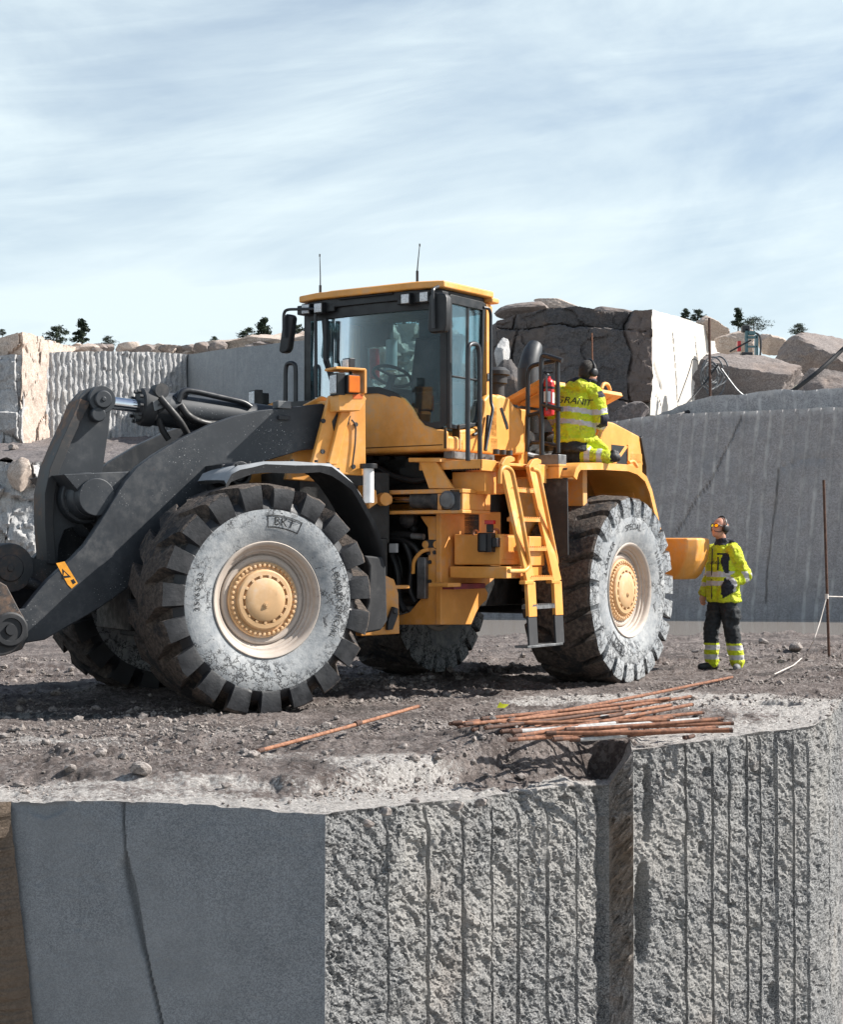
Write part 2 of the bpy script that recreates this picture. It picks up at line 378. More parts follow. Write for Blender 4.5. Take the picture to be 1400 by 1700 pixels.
M['rust_b'] = rust('pale_rusty_drill_steel', (.17, .068, .036), (.36, .17, .095))
M['rod_grey'] = rust('galvanised_drill_steel', (.30, .29, .28), (.50, .50, .49))
M['rust_dark'] = rust('dark_rusty_steel', (.05, .025, .017), (.12, .06, .04))

def granite(name, a, b, speck=120., patch=(1, 1, 1), pamt=.0, bump=.5, streak=0., brown=0., bsc=30., lines=0, cells=0):
    """crystalline stone: fine dark and pale grains, broad tone patches, water streaks, rusty joints"""
    t = NT(name); v = t.voro(speck, 'F1', None, 'Color'); sep = t.t.nodes.new('ShaderNodeSeparateColor'); t.t.links.new(v, sep.inputs[0])
    f = t.noise(speck * .35, 5, .7); n = t.noise(.9, 6, .6); g = t.noise(4, 6, .65)
    c = t.mix(t.ramp(t.mth('ADD', t.mth('MULTIPLY', sep.outputs[0], .6), t.mth('MULTIPLY', f, .5)), .2, .9), a, b)
    if pamt: c = t.mix(t.ramp(n, .45, .68, 0, pamt), c, patch)
    if streak: c = t.mix(t.ramp(t.noise(2.2, 5, .6, 0, None, (1, 1, .06)), .5, .72, 0, streak), c, tuple(x * .45 for x in a)); c = t.mix(t.ramp(t.noise(1.7, 6, .62, 0, None, (1.3, 1.3, .09)), .50, .75, 0, streak), c, tuple(min(1, x * 1.35) for x in b))
    if cells: cl = t.attr('cell'); c = t.mix(t.ramp(cl, 0, 1, .55, 0), c, tuple(x * .55 for x in a)); c = t.mix(t.ramp(cl, .55, .9, 0, .6), c, (.20, .145, .12))
    if lines: c = t.mix(t.mth('MULTIPLY', t.attr('line'), t.ramp(g, .3, .6, .3, .8)), c, (.56, .55, .54))
    if brown: c = t.mix(t.ramp(t.noise(1.3, 6, .7), .52, .72, 0, brown), c, (.30, .19, .12))
    c = t.mix(t.ramp(g, .3, .7, .25, 0), c, tuple(x * .6 for x in a))
    if bump: t.bump(t.mth('ADD', t.noise(bsc, 7, .72), t.mth('MULTIPLY', t.noise(bsc * .3, 5, .6), .8)), bump, .03)
    return t.fin(c, .85)
M['g_rough'] = granite('split_grey_granite', (.070, .075, .081), (.385, .38, .37), 120, (.42, .40, .37), .55, .8, .32, .16, 55.)
M['g_smooth'] = granite('sawn_grey_granite', (.122, .132, .143), (.265, .278, .29), 170, (.215, .225, .232), .6, .12, .34, .0)
M['g_brown'] = granite('weathered_brown_granite', (.085, .066, .052), (.20, .155, .12), 110, (.15, .10, .06), .6, .6, .3)
M['g_step'] = granite('brown_stained_split_granite', (.14, .13, .125), (.36, .34, .32), 120, (.24, .17, .11), .75, .7, .2, .3)
M['g_wall'] = granite('drilled_grey_granite_wall', (.225, .213, .216), (.34, .328, .332), 40, (.235, .24, .255), .6, .5, .25, .0, 9, 1)
M['g_ledge'] = granite('dusty_ledge_granite', (.24, .235, .24), (.42, .41, .405), 40, (.3, .3, .3), .5, .5, .2, .0, 9, 1)
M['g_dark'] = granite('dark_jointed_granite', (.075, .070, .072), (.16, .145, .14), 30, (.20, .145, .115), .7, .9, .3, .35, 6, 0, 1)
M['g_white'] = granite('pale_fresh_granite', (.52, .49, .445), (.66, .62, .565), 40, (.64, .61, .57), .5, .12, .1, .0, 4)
M['g_tan'] = granite('pinkish_tan_granite', (.34, .26, .21), (.62, .53, .46), 40, (.58, .49, .42), .5, .7, .25, .2, 4)
M['g_rib'] = granite('pale_ribbed_granite', (.30, .30, .305), (.52, .515, .51), 40, (.50, .48, .45), .5, .8, .15, .1, 5)
M['g_plain'] = granite('smooth_blue_grey_granite', (.24, .265, .285), (.33, .355, .37), 40, (.36, .38, .39), .6, .08, .3, .0, 4)
M['g_boulder'] = granite('brown_grey_boulder', (.15, .125, .115), (.30, .26, .24), 40, (.26, .2, .17), .5, .7, .25, .3, 4)
M['g_stone'] = granite('grey_loose_stone', (.13, .11, .10), (.37, .33, .305), 60, (.25, .21, .185), .5, .5, 0, .1, 18)
M['foliage'] = plain('dark_pine_needles', (.022, .036, .018), .8, 0, .6, 3)
M['bark'] = plain('pine_bark', (.06, .045, .035), .9, 0, .4, 8)

def ground_mat():
    t = NT('crushed_stone_and_mud'); d = t.attr('dust'); w = t.attr('wet'); n = t.noise(2.2, 8, .68); f = t.noise(34, 7, .72); v = t.voro(30, 'F1', None, 'Color')
    sep = t.t.nodes.new('ShaderNodeSeparateColor'); t.t.links.new(v, sep.inputs[0])
    dirt = t.mix(t.ramp(n, .36, .66), (.14, .108, .096), (.36, .305, .28)); dirt = t.mix(t.ramp(f, .36, .62, .0, .8), dirt, (.060, .047, .043))
    dirt = t.mix(t.ramp(sep.outputs[0], .55, 1., 0, .5), dirt, (.36, .325, .31))
    dirt = t.mix(t.ramp(t.noise(1.1, 6, .66, .4, None, (.55, 1.3, 1)), .50, .64, 0, .62), dirt, (.048, .040, .038))
    pale = t.mix(t.ramp(f, .35, .68), (.34, .315, .295), (.66, .63, .60))
    k = t.ramp(t.mth('ADD', d, t.mth('MULTIPLY', t.mth('SUBTRACT', t.mth('ADD', n, t.mth('MULTIPLY', f, 1.1)), 1.05), 1.1)), .30, .62)
    c = t.mix(k, dirt, pale); c = t.mix(w, c, (.030, .032, .036))
    t.bump(t.mth('ADD', t.noise(30, 8, .78), t.mth('MULTIPLY', sep.outputs[1], .45)), 1., .05)
    return t.fin(c, t.ramp(w, 0, 1, .92, .35))
M['ground'] = ground_mat()
M['floor'] = plain('quarry_floor_gravel', (.22, .20, .19), .95, 0, .4, .6, .5)
M['hill'] = plain('rocky_heath', (.13, .12, .085), .95, 0, .5, .2, .5)
M['rubble'] = granite('dark_crushed_gravel', (.075, .066, .066), (.20, .175, .17), 24, (.14, .12, .115), .5, .9, 0, .2, 9)
def water_mat():
    t = NT('muddy_water'); t.bump(t.noise(5, 4, .5, 0, None, (1, .3, 1)), .04, .02); return t.fin((.33, .29, .25), .10, 0, .5)
M['water'] = water_mat()
# ================================================================ THE BENCH: ground sheet and the cut faces below its edge
EDGE = np.array([(-9, 10.3, -.03), (-2.45, 9.74, -.05), (-.56, 9.49, -.10), (1.39, 12.1, -.30), (1.56, 12.02, -.04), (3.20, 13.45, -.02), (3.42, 13.75, 0), (4.25, 16.3, 0), (8.5, 25., 0)])
STEP = [.10, .010, .010, .012, .012, .02, .022, .12]
cols, seg_of, joint = [], [], [0]
for k in range(len(EDGE) - 1):
    a, b = EDGE[k], EDGE[k + 1]; n = max(2, int(np.linalg.norm((b - a)[:2]) / STEP[k]))
    for i in range(n): cols.append(a + (b - a) * i / n); seg_of.append(k)
    joint.append(len(cols))
cols.append(EDGE[-1]); seg_of.append(len(EDGE) - 2); cols = np.array(cols); seg_of = np.array(seg_of); NC = len(cols)
tang = np.array([(EDGE[k + 1] - EDGE[k])[:2] / np.linalg.norm((EDGE[k + 1] - EDGE[k])[:2]) for k in range(len(EDGE) - 1)])
NRM = np.stack([tang[:, 1], -tang[:, 0]], 1)           # outward normal of each segment
arc = np.concatenate([[0], np.cumsum(np.linalg.norm(np.diff(cols[:, :2], axis=0), axis=1))])
# chipped, wavering edge
q = np.stack([arc, arc * 0, arc * 0], 1)
chip = np.abs(fbm(q, 3.2, 4, .6, 5)) * .05 + np.maximum(0, fbm(q, 1.3, 3, .5, 9)) * .05
rough_seg = np.array([1, .35, 1.2, .4, 1.0, 1., 1., 1.])[seg_of]
cn = NRM[seg_of]
cols[:, :2] -= cn * (chip * rough_seg)[:, None]
cols[:, 2] += fbm(q, 2.4, 4, .55, 31) * .022 * rough_seg + fbm(q, .6, 2, .5, 3) * .02
# small chips out of the sawn face's upper edge and the gentle rise of that edge
s1 = (seg_of == 1); u1 = (arc - arc[joint[1]]) / (arc[joint[2]] - arc[joint[1]])
cols[s1, 2] += (.028 * np.sin(np.pi * u1[s1]) - .016 * np.maximum(0, fbm(q[s1], 9, 3, .6, 77)) ** .5)

def dist_rows():
    d, r, st = 0., [0.], .012
    while d < 46:
        d += st; r.append(d); st = min(st * (1.0085 if d < 9 else 1.035), .7)
    return np.array(r)
rows = dist_rows(); NR = len(rows)
Bx = np.interp(np.arange(NC), [0, joint[1], joint[2], joint[3], joint[5], joint[7], NC - 1], [-34, -17, -9, 4, 12, 24, 40]); By = np.full(NC, 55.)
dirv = np.stack([Bx, By], 1) - cols[:, :2]; full = np.linalg.norm(dirv, axis=1)
T = (rows / rows[-1])
GX = cols[:, 0][:, None] + dirv[:, 0][:, None] * T[None]; GY = cols[:, 1][:, None] + dirv[:, 1][:, None] * T[None]
D = T[None] * full[:, None]
P = np.stack([GX.ravel(), GY.ravel(), np.zeros(GX.size)], 1)
def ground_height(P, d, zedge, s):
    x, y = P[:, 0], P[:, 1]
    # the broken upper layer over the middle block: a ledge, then a rough riser
    lay = np.interp(s, [arc[joint[2]], arc[joint[2]] + .9, arc[joint[3]] - .25, arc[joint[3]], arc[joint[4]], arc[joint[4]] + .3], [.8, .75, .62, .34, .12, .8])
    w = fbm(P, 2.6, 4, .55, 21) * .12
    k = sst(lay - .10, lay + .08, d + w)
    z = zedge * (1 - k); onl = sst(arc[joint[2]] + 1.1, arc[joint[2]] + 2.0, s) * sst(arc[joint[4]] + .05, arc[joint[4]] - .05, s)
    z = z + onl * (.07 * fbm(P, 5, 4, .6, 22) + .05 * np.maximum(0, fbm(P, 9, 4, .65, 23))) * sst(0, .1, d) * (1 - sst(.9, 1.2, d)) - onl * .02 * sst(.10, .2, d) * (1 - k)
    z = z + fbm(P, .35, 3, .5, 40) * .05 * sst(.3, 2.5, d)
    far = sst(2., 14., d)
    Pst = P * np.array([.5, 1.25, 1]); mud = fbm(Pst, 1.5, 5, .58, 50, True)
    z = z + sst(.05, .8, d) * (.030 * mud * (.6 + .6 * sst(11.5, 14, y)) + .016 * fbm(P, 6, 4, .6, 60) + .016 * np.maximum(0, fbm(P, 15, 3, .6, 70)) * 1.6)
    z = z + .020 * fbm(P, 11, 4, .6, 71) * sst(.0, .1, d)
    # clods and ruts: stand out where nobody has driven
    cl = np.maximum(0, fbm(Pst, 3.4, 4, .6, 80) - .08) * sst(-.15, .35, fbm(Pst, .7, 3, .5, 81)); z = z + cl * .17 * sst(.5, 1.6, d)
    bed = sst(1.5, .9, np.sqrt(((x - 1.25) / 1.05) ** 2 + ((y - 12.9) / .95) ** 2)) * sst(.35, .6, d); z = z * (1 - .85 * bed) - .02 * bed
    ru = np.abs(fbm(P * np.array([.16, .8, 1]), 1.0, 2, .5, 84)); z = z - .05 * sst(.10, .0, ru) * sst(.8, 1.6, d)
    # rubble spilt over the ledge
    c = gz(860, 1275, -.15); r2 = ((x - c[0] + .1) ** 2 / .30 + (y - c[1] - .35) ** 2 / .45)
    z = z + .17 * np.exp(-r2 * 1.6) * (1 + .5 * fbm(P, 7, 4, .6, 90))
    # scooped hollow by the far corner of the bench
    c = gz(1268, 1181, -.05); ex = (x - c[0]) * .72 + (y - c[1]) * .69; ey = -(x - c[0]) * .69 + (y - c[1]) * .72
    z = z - .24 * (1 - sst(.55, 1.0, np.sqrt((ex / .42) ** 2 + (ey / .34) ** 2) + .25 * fbm(P, 4, 3, .5, 95)))
    # basin of the long puddle under the far wall
    z = z - .30 * sst(26.5, 28.2, y + .8 * fbm(P, .6, 3, .5, 99)) * sst(-4, 0, x + .05 * y)
    # gravel heap at the foot of the wall
    return z
GZ = ground_height(P, D.ravel(), np.repeat(cols[:, 2], NR), np.repeat(arc, NR)); P[:, 2] = GZ
P[np.arange(NC) * NR, 2] = cols[:, 2]
# pale drill dust near the cut edges, dark mud where the loader works
dd = D.ravel(); x, y = P[:, 0], P[:, 1]
dust = .80 * (1 - sst(.25, 1.6, dd + .5 * fbm(P, .9, 3, .5, 120)))
dust += .42 * np.exp(-(((x + .15) / 1.5) ** 2 + ((y - 10.9) / .75) ** 2)) + .75 * np.exp(-(((x - 2.9) / 1.6) ** 2 + ((y - 15.2) / 1.2) ** 2)) + .3 * np.exp(-(((x - .6) / .8) ** 2 + ((y - 13.6) / .5) ** 2))
dust += .42 * fbm(P * np.array([.45, 1.5, 1]), .9, 5, .6, 130) - .08
dust -= .6 * np.exp(-(((x + 1.15) / .8) ** 2 + ((y - 10.75) / .28) ** 2)) + .35 * np.exp(-(((x - .3) / .4) ** 2 + ((y - 11.3) / .3) ** 2))
dust += .36 * np.exp(-(((x + 2.6) / 1.8) ** 2 + ((y - 12.0) / .8) ** 2)) + .3 * np.exp(-(((x - 1.2) / 1.4) ** 2 + ((y - 15.6) / .5) ** 2)) + .25 * np.exp(-(((x + .4) / .9) ** 2 + ((y - 12.6) / .3) ** 2))
ss_ = np.repeat(arc, NR); dust -= .9 * sst(arc[joint[2]] + 1.3, arc[joint[2]] + 2.0, ss_) * sst(arc[joint[4]] + .1, arc[joint[4]] - .05, ss_) * sst(.15, .25, dd) * sst(1.1, .8, dd)  # dust thinned on the riser so the shade there is in its colour
dust = np.where(y > 17, dust * .3, dust)
c = gz(90, 1190); wet = .9 * sst(.95, .45, np.sqrt(((x - c[0]) / .9) ** 2 + ((y - c[1]) / .42) ** 2) + .35 * fbm(P, 2.2, 4, .6, 140))
ground = structure(from_np('ground', P, grid_faces(NC, NR), [M['ground']], attrs={'dust': dust, 'wet': wet}))
GT = BVHTree.FromPolygons([tuple(p) for p in P[::1]], [tuple(q) for q in grid_faces(NC, NR)]) if False else None
def ground_z(x, y):
    # nearest sheet vertex by column and row
    k = np.argmin((P[:, 0] - x) ** 2 + (P[:, 1] - y) ** 2); return float(P[k, 2])

def facet(u, v, seed):
    """flat tilted chips: every point takes the plane of its nearest site"""
    iu, iv = np.floor(u).astype(np.int64), np.floor(v).astype(np.int64); best = np.full(u.shape, 9.); out = np.zeros(u.shape)
    for a in (-1, 0, 1):
        for b in (-1, 0, 1):
            cu, cv = iu + a, iv + b; z0 = cu * 0; su = cu + .1 + .8 * _h(cu, cv, z0, seed); sv = cv + .1 + .8 * _h(cu, cv, z0 + 1, seed); d = np.hypot(u - su, v - sv)
            h = _h(cu, cv, z0 + 2, seed) - .5 + (_h(cu, cv, z0 + 3, seed) - .5) * 1.6 * (u - su) + (_h(cu, cv, z0 + 4, seed) - .5) * 1.6 * (v - sv)
            m = d < best; best = np.where(m, d, best); out = np.where(m, h, out)
    return out
# ---- faces: columns share the sheet's edge vertices
def depth_rows(fine, zmax=4.2, upto=1.5):
    d, r, st = 0., [0.], fine
    while d < zmax:
        d += st; r.append(min(d, zmax)); st = fine if d < upto else min(st * 1.12, .2)
    return np.array(r)
def px_arc(px, k):                                    # where the sight plane of column px meets edge segment k
    a, b = EDGE[k][:2], EDGE[k + 1][:2]; r = (px - 700) / FOC
    t = (a[0] - r * a[1]) / (r * (b[1] - a[1]) - (b[0] - a[0])); return arc[joint[k]] + t * np.linalg.norm(b - a)
def face(name, k0, k1, fine, disp, mat, label, cat='rock face', lean=0., upto=1.5, slide=0.):
    i0, i1 = joint[k0], joint[k1] if k1 < len(joint) else NC - 1
    c = cols[i0:i1 + 1]; a = arc[i0:i1 + 1]; r = depth_rows(fine, 4.2, upto); nu, nv = len(c), len(r)
    sg = np.clip(seg_of[i0:i1 + 1], k0, k1 - 1); nn = NRM[sg]
    # smooth the chipped edge out below it
    base = EDGE[sg][:, :2] + tang[sg] * ((a - arc[np.array(joint)[sg]]))[:, None]
    s = np.repeat(a, nv); t = np.tile(r, nu)
    z = np.repeat(c[:, 2], nv) - t
    off = np.repeat(((c[:, :2] - base) * nn).sum(1), nv) * (1 - sst(0, .22, t))
    Q = np.stack([np.repeat(base[:, 0], nv), np.repeat(base[:, 1], nv), z], 1)
    d = disp(Q, s, t, np.repeat(sg, nv)) * sst(0, .018, t)
    endf = np.minimum(sst(0, .03, s - a[0] + .0), sst(0, .03, a[-1] - s))
    d = d * endf + off - lean * t * endf
    if slide:
        wv = sst(a[-1] - .6, a[-1], s); sl = wv * (slide * t + .02 * fbm(np.stack([t, t * 0, t * 0], 1), 5, 4, .6, 9) * sst(0, .1, t)); Q[:, :2] += np.repeat(tang[sg[::nv]] if False else tang[np.clip(seg_of[i0:i1 + 1], k0, k1 - 1)], nv, axis=0) * sl[:, None]; d = d + .035 * sst(0, .06, t) * sst(a[-1] - .5, a[-1] - .02, s) * (1 + .4 * fbm(Q, 6, 3, .6, 8))
    Q[:, :2] += np.repeat(nn, nv, axis=0) * d[:, None]
    o = from_np(name, Q, grid_faces(nu, nv)[:, ::-1], [mat], smooth=(mat is M['g_smooth']))
    return tag(o, label, cat)
def groove(d, s, t, pos, rad, depth, seed, wob=.0035):
    """half drill holes cut straight into the split face d"""
    for i, p in enumerate(pos):
        w = p + wob * fbm(np.stack([t * 1.3, t * 0 + i * 7.1, t * 0], 1), 1.2, 2, .5, seed); r = rad * (.8 + .45 * float(hash1(np.array([i]), seed)[0])); st = .02 + .10 * float(hash1(np.array([i]), seed + 1)[0])
        wr = r * (.75 + .35 * sst(-.3, .3, fbm(np.stack([t * 1.1, t * 0 + i * 3.7, t * 0 + 5], 1), 2.6, 3, .5, seed + 4)))
        u = np.abs(s - w) / wr; m = sst(1.25, .95, u) * sst(st - .02, st + .03, t); flat = sst(3.2, 1.2, u) * sst(st - .02, st + .05, t)
        d = d * (1 - .55 * flat); d = d * (1 - m) + m * (-depth * np.sqrt(np.maximum(0, 1 - np.minimum(u, 1) ** 2)) - .004)
    return d
# sawn block, lower left, with its open crack
A1 = arc[joint[1]]; L1 = arc[joint[2]] - A1
crk = np.array([(205, 1330), (207, 1385), (213, 1440), (228, 1510), (243, 1580), (257, 1640), (272, 1705), (330, 1950), (420, 2400)])
ca = np.array([px_arc(p[0], 1) for p in crk]); cz = np.array([(912 - p[1]) / FOC * 9.6 + HC for p in crk])
def d_smooth(Q, s, t, sg):
    d = .006 * fbm(Q, 1.5, 3, .5, 200) + .0022 * fbm(Q, 30, 2, .5, 201) - .05 * np.maximum(0, fbm(np.stack([s * 1.3, t * 0, t * 0], 1), 4.5, 4, .65, 203) - .05 - t * 3.2) - .004 * sst(.35, .5, fbm(Q, 4, 4, .6, 204))
    pos = np.interp(-Q[:, 2], -cz, ca) + .006 * fbm(Q * np.array([0, 0, 1.]), 9, 3, .6, 210)
    wid = np.interp(-Q[:, 2], [0, .34, .40, .55, .80, 1.0, 1.6, 4], [.006, .006, .018, .030, .020, .010, .012, .02])
    u = (s - pos) / wid
    d = d - .055 * sst(1.3, .3, np.abs(u)) - .02 * sst(2.6, .2, np.abs(u + .9)) * sst(.34, .45, -Q[:, 2]) * sst(1.0, .7, -Q[:, 2])
    # a spall at the upper left corner
    e = np.sqrt(((s - A1 - .14 * 1.0 - .1) / .12) ** 2 + ((t - .02) / .075) ** 2) + .35 * fbm(Q, 9, 3, .6, 220)
    return d - .018 * sst(1.0, .8, e)
face('granite_face', 1, 2, .0085, d_smooth, M['g_smooth'], 'smooth sawn grey granite face in shade, split by one dark slanting crack', upto=1.9)
# split blocks with half drill holes
A2 = arc[joint[2]]; A4 = arc[joint[4]]
posm = [px_arc(p, 2) for p in (645, 712, 769, 817, 862, 910, 957, 1001)]
def split_noise(Q, s, t, seed, amp=1.):
    W1 = fbm(Q, 9, 3, .6, seed + 1) * .05; W2 = fbm(Q, 9, 3, .6, seed + 2) * .05; u, v = s * .83 + t * .56 + W1, t * .83 - s * .56 + W2
    H1 = np.stack([u * 5.5, v * 15, u * 0 + seed], 1); H2 = np.stack([u * 1.0, v * 2.2, u * 0 + 3], 1)
    a = fbm(Q, 1.8, 3, .5, seed) * .026 + .013 * facet(u * 3.0, v * 6.5, seed + 3) + .014 * facet(u * 8 + 3, v * 21, seed + 4) + .013 * facet(u * 19, v * 44, seed + 14) + .007 * facet(u * 42, v * 80, seed + 15) + fbm(H1, 1., 4, .62, seed + 5) * .024 - np.abs(fbm(H1, 2.0, 3, .6, seed + 6)) * .014
    return amp * (a - .030 * sst(.44, .52, fbm(H2, 3.0, 5, .62, seed + 9)) * (1 + fbm(Q, 20, 2, .6, seed + 11)))
def d_mid(Q, s, t, sg):
    d = split_noise(Q, s, t, 300)
    pan = np.floor(np.interp(s, posm, np.arange(len(posm)), left=-1)); d = d + (hash1(pan.astype(int) + 9, 4) - .5) * .035
    d = groove(groove(d, s, t, posm[:1], .009, .03, 310), s, t, posm[1:], .0165, .06, 311)
    # shadowed hollow beside the step
    e = arc[joint[3]] - s; return d - .08 * sst(.22, .03, e) * (1 + .3 * fbm(Q, 3, 3, .5, 320))
face('granite_face', 2, 3, .0085, d_mid, M['g_rough'], 'sunlit rough split granite face in the centre foreground with vertical half drill holes', upto=2.2)
def d_step(Q, s, t, sg): return split_noise(Q, s, t, 340, 1.6)
face('granite_face', 3, 4, .010, d_step, M['g_step'], 'narrow dark brown return of rock between the two split granite faces')
posr = [px_arc(p, 4) for p in (1139, 1182, 1209, 1240, 1262, 1289, 1317, 1341)] + [px_arc(p, 6) for p in (1359, 1376, 1391, 1406, 1422, 1440)]
def d_right(Q, s, t, sg):
    d = groove(split_noise(Q, s, t, 360, .8) - .008, s, t, posr, .0145, .06, 370)
    e = np.sqrt(((s - A4 - .11) / .085) ** 2 + ((t - 1.20) / .38) ** 2) + .25 * fbm(Q, 5, 3, .6, 380)
    d = d - .13 * sst(1.1, .75, e)
    e = np.sqrt(((s - A4 - .17) / .05) ** 2 + ((t - .40) / .30) ** 2) + .3 * fbm(Q, 6, 3, .6, 381); d = d - .07 * sst(1.1, .6, e)
    for (px, py, k, ru, rv) in ((1172, 1275, 4, .05, .04), (1166, 1395, 4, .035, .05), (1160, 1340, 4, .04, .10), (1280, 1665, 4, .05, .12), (1215, 1500, 4, .06, .03)):
        sp = px_arc(px, k); tz = -((912 - py) / FOC * 12.8 + HC); e = np.sqrt(((s - sp) / ru) ** 2 + ((-Q[:, 2] - tz) / rv) ** 2) + .4 * fbm(Q, 9, 3, .6, 390)
        d = d - .05 * sst(1.1, .6, e)
    return d
face('granite_face', 4, 8, .0095, d_right, M['g_rough'], 'sunlit split granite face at the right foreground with many close drill holes below the rods', upto=2.6)
def d_left(Q, s, t, sg): return split_noise(Q, s, t, 400, 1.0) + .06
face('granite_face', 0, 1, .02, d_left, M['g_brown'], 'weathered brown rock face at the lower left corner of the photo', slide=.125)

# quarry floor below the bench, out to the horizon
a = np.linspace(-700, 700, 141); X, Y = np.meshgrid(a, a + 300, indexing='ij'); Z = np.full(X.size, -4.0)
structure(from_np('quarry_floor', np.stack([X.ravel(), Y.ravel(), Z], 1), grid_faces(141, 141), [M['floor']]))
# heath rising behind the quarry
def heath():
    nx, ny = 220, 150; u = np.linspace(-1, 1, nx); t = np.linspace(0, 1, ny) ** 1.7; U, Tt = np.meshgrid(u, t, indexing='ij'); Y = 55 + 620 * Tt; X = U * (60 + 1.1 * (Y - 40))
    zs = np.interp(Y.ravel(), [55, 57, 80, 150, 300, 700], [-4.3, 3.5, 9.0, 17.0, 33, 72]); Pn = np.stack([X.ravel(), Y.ravel(), zs], 1)
    Pn[:, 2] += fbm(Pn, .05, 5, .55, 500) * np.interp(Y.ravel(), [55, 90, 200, 700], [.5, 1.0, 2., 5])
    return structure(from_np('heath', Pn, grid_faces(nx, ny), [M['hill']])), Pn
HE, HEP = heath()
def heath_z(x, y): return float(HEP[np.argmin((HEP[:, 0] - x) ** 2 + (HEP[:, 1] - y) ** 2), 2])
# long muddy puddle
wp = np.array([(-4.5, 26.4, 0), (24, 26.4, 0), (28, 38.5, 0), (-6, 38.5, 0)]); 
structure(from_np('water', wp + np.array([0, 0, -.13]), [[0, 1, 2, 3]], [M['water']], smooth=False))

# ---------------------------------------------------------------- far rock
def rockbox(name, mat, base, depth, zb, zt, nu, nv, nd, disp=None, amp=.2, sc=.5, seed=0, label='', cat='rock wall', blocky=None, lean=0., group=None, hard=0., bk=None, line=None, fac=None):
    """block of rock: base = front line [(x,y),...] left to right, zt = height at each base point; closed box, displaced in 3D"""
    base = np.array(base, float); zt = np.array(zt, float) if np.ndim(zt) else np.full(len(base), float(zt))
    ln = np.concatenate([[0], np.cumsum(np.linalg.norm(np.diff(base, axis=0), axis=1))]); s = np.linspace(0, ln[-1], nu)
    fx, fy, tz = np.interp(s, ln, base[:, 0]), np.interp(s, ln, base[:, 1]), np.interp(s, ln, zt)
    dirb = base[-1] - base[0]; dirb = dirb / np.linalg.norm(dirb); back = np.array([-dirb[1], dirb[0]]) if bk is None else np.array(bk) / np.linalg.norm(bk)
    vs = np.linspace(0, 1, nv); ds = np.linspace(0, 1, nd)
    # profile running up the front, over the top and down the back
    prof = [(0., v) for v in vs] + [(d, 1.) for d in ds[1:]] + [(1., v) for v in vs[::-1][1:]]
    pr = np.array(prof); npf = len(pr)
    Sx = np.repeat(fx, npf); Sy = np.repeat(fy, npf); St = np.repeat(tz, npf); pd = np.tile(pr[:, 0], nu); pv = np.tile(pr[:, 1], nu)
    z = zb + (St - zb) * pv
    V = np.stack([Sx + back[0] * (pd * depth + lean * (z - zb)), Sy + back[1] * (pd * depth + lean * (z - zb)), z], 1)
    front = (pd == 0)
    N3 = np.stack([fbm(V, sc, 5, .55, seed), fbm(V, sc, 5, .55, seed + 50), fbm(V, sc, 5, .55, seed + 90) * .8], 1) * amp
    if hard: N3 += np.stack([fbm(V, sc * 5, 4, .6, seed + 11), fbm(V, sc * 5, 4, .6, seed + 13), fbm(V, sc * 5, 4, .6, seed + 15)], 1) * hard
    s_all = np.repeat(s, npf); dn = np.zeros(len(V)); cell_attr = np.full(len(V), .5)
    if blocky:
        bw, bh, ba = blocky; jj = fbm(V, .30, 3, .5, seed + 200) * .55 + (s_all * .05)
        rowi = np.floor(z / bh + jj * .8).astype(int); off = hash1(rowi, seed) * 3; wv = bw * (.7 + .7 * hash1(rowi, seed + 5)); ci = np.floor((s_all / wv) + off + jj).astype(int)
        cell = hash1(rowi * 131 + ci, seed + 9); cell_attr = hash1(rowi * 57 + ci * 7, seed + 21); fr1 = np.abs(((s_all / wv) + off + jj) % 1 - .5) * 2; fr2 = np.abs((z / bh + jj * .8) % 1 - .5) * 2
        dn += (cell - .5) * ba + (hash1(rowi * 77 + ci, seed + 3) - .5) * ba * ((s_all / wv + off + jj) % 1 - .5) - .26 * ba * np.maximum(sst(.96, 1., fr1), sst(.955, 1., fr2)) * sst(-.5, .3, fbm(V, 1.1, 3, .6, seed + 33))
    if fac: w_ = fbm(V, .9, 3, .5, seed + 60) * .5; dn += fac[1] * (facet(s_all * fac[0] + w_, z * fac[0] * 1.2, seed + 70) + .35 * facet(s_all * fac[0] * 3.3 + w_ * 2, z * fac[0] * 3.7, seed + 71) + .15 * facet(s_all * fac[0] * 9 + w_ * 4, z * fac[0] * 10, seed + 72))
    if disp is not None: dn += disp(V, s_all, z)
    fade = front * 1.0
    V[:, 0] += -back[0] * dn * fade; V[:, 1] += -back[1] * dn * fade; V = V + N3
    F = grid_faces(nu, npf)
    caps = [list(range(npf))[::-1], [(nu - 1) * npf + k for k in range(npf)]]
    # end caps as fans to the middle
    F = [tuple(r) for r in F[:, ::-1]] + [tuple(c) for c in caps]
    o = from_np(name, V, F, [mat], smooth=True, angle=42, origin=(base[0, 0], base[0, 1], zb), attrs={'line': np.maximum(line(V, s_all, z) * front, sst(.975, .99, pv) * (pd < .02) * (.5 + .5 * sst(-.2, .2, fbm(V, 1.5, 3, .6, 12))))} if line else {'cell': cell_attr})  # pale lip along the top edge: dust with its sunlight put into colour
    return tag(o, label, cat, group)
def line_marks(gap, ph, tilt=0., w=.10):
    def f(V, s, z):
        u = np.abs(((s + ph + tilt * z) % gap) - gap / 2); k = np.floor((s + ph + tilt * z) / gap).astype(int); return sst(w, .02, u + .012 * fbm(V, 3, 3, .6, 5)) * (.35 + .65 * hash1(k, 3)) * sst(-.25, .35, fbm(V * np.array([1, 1, .5]), 1.1, 4, .6, 8) + .12)
    return f
def xy(px, Y): p = at(px, 912, Y); return (p[0], p[1])
def zz(py, Y): return at(700, py, Y)[2]
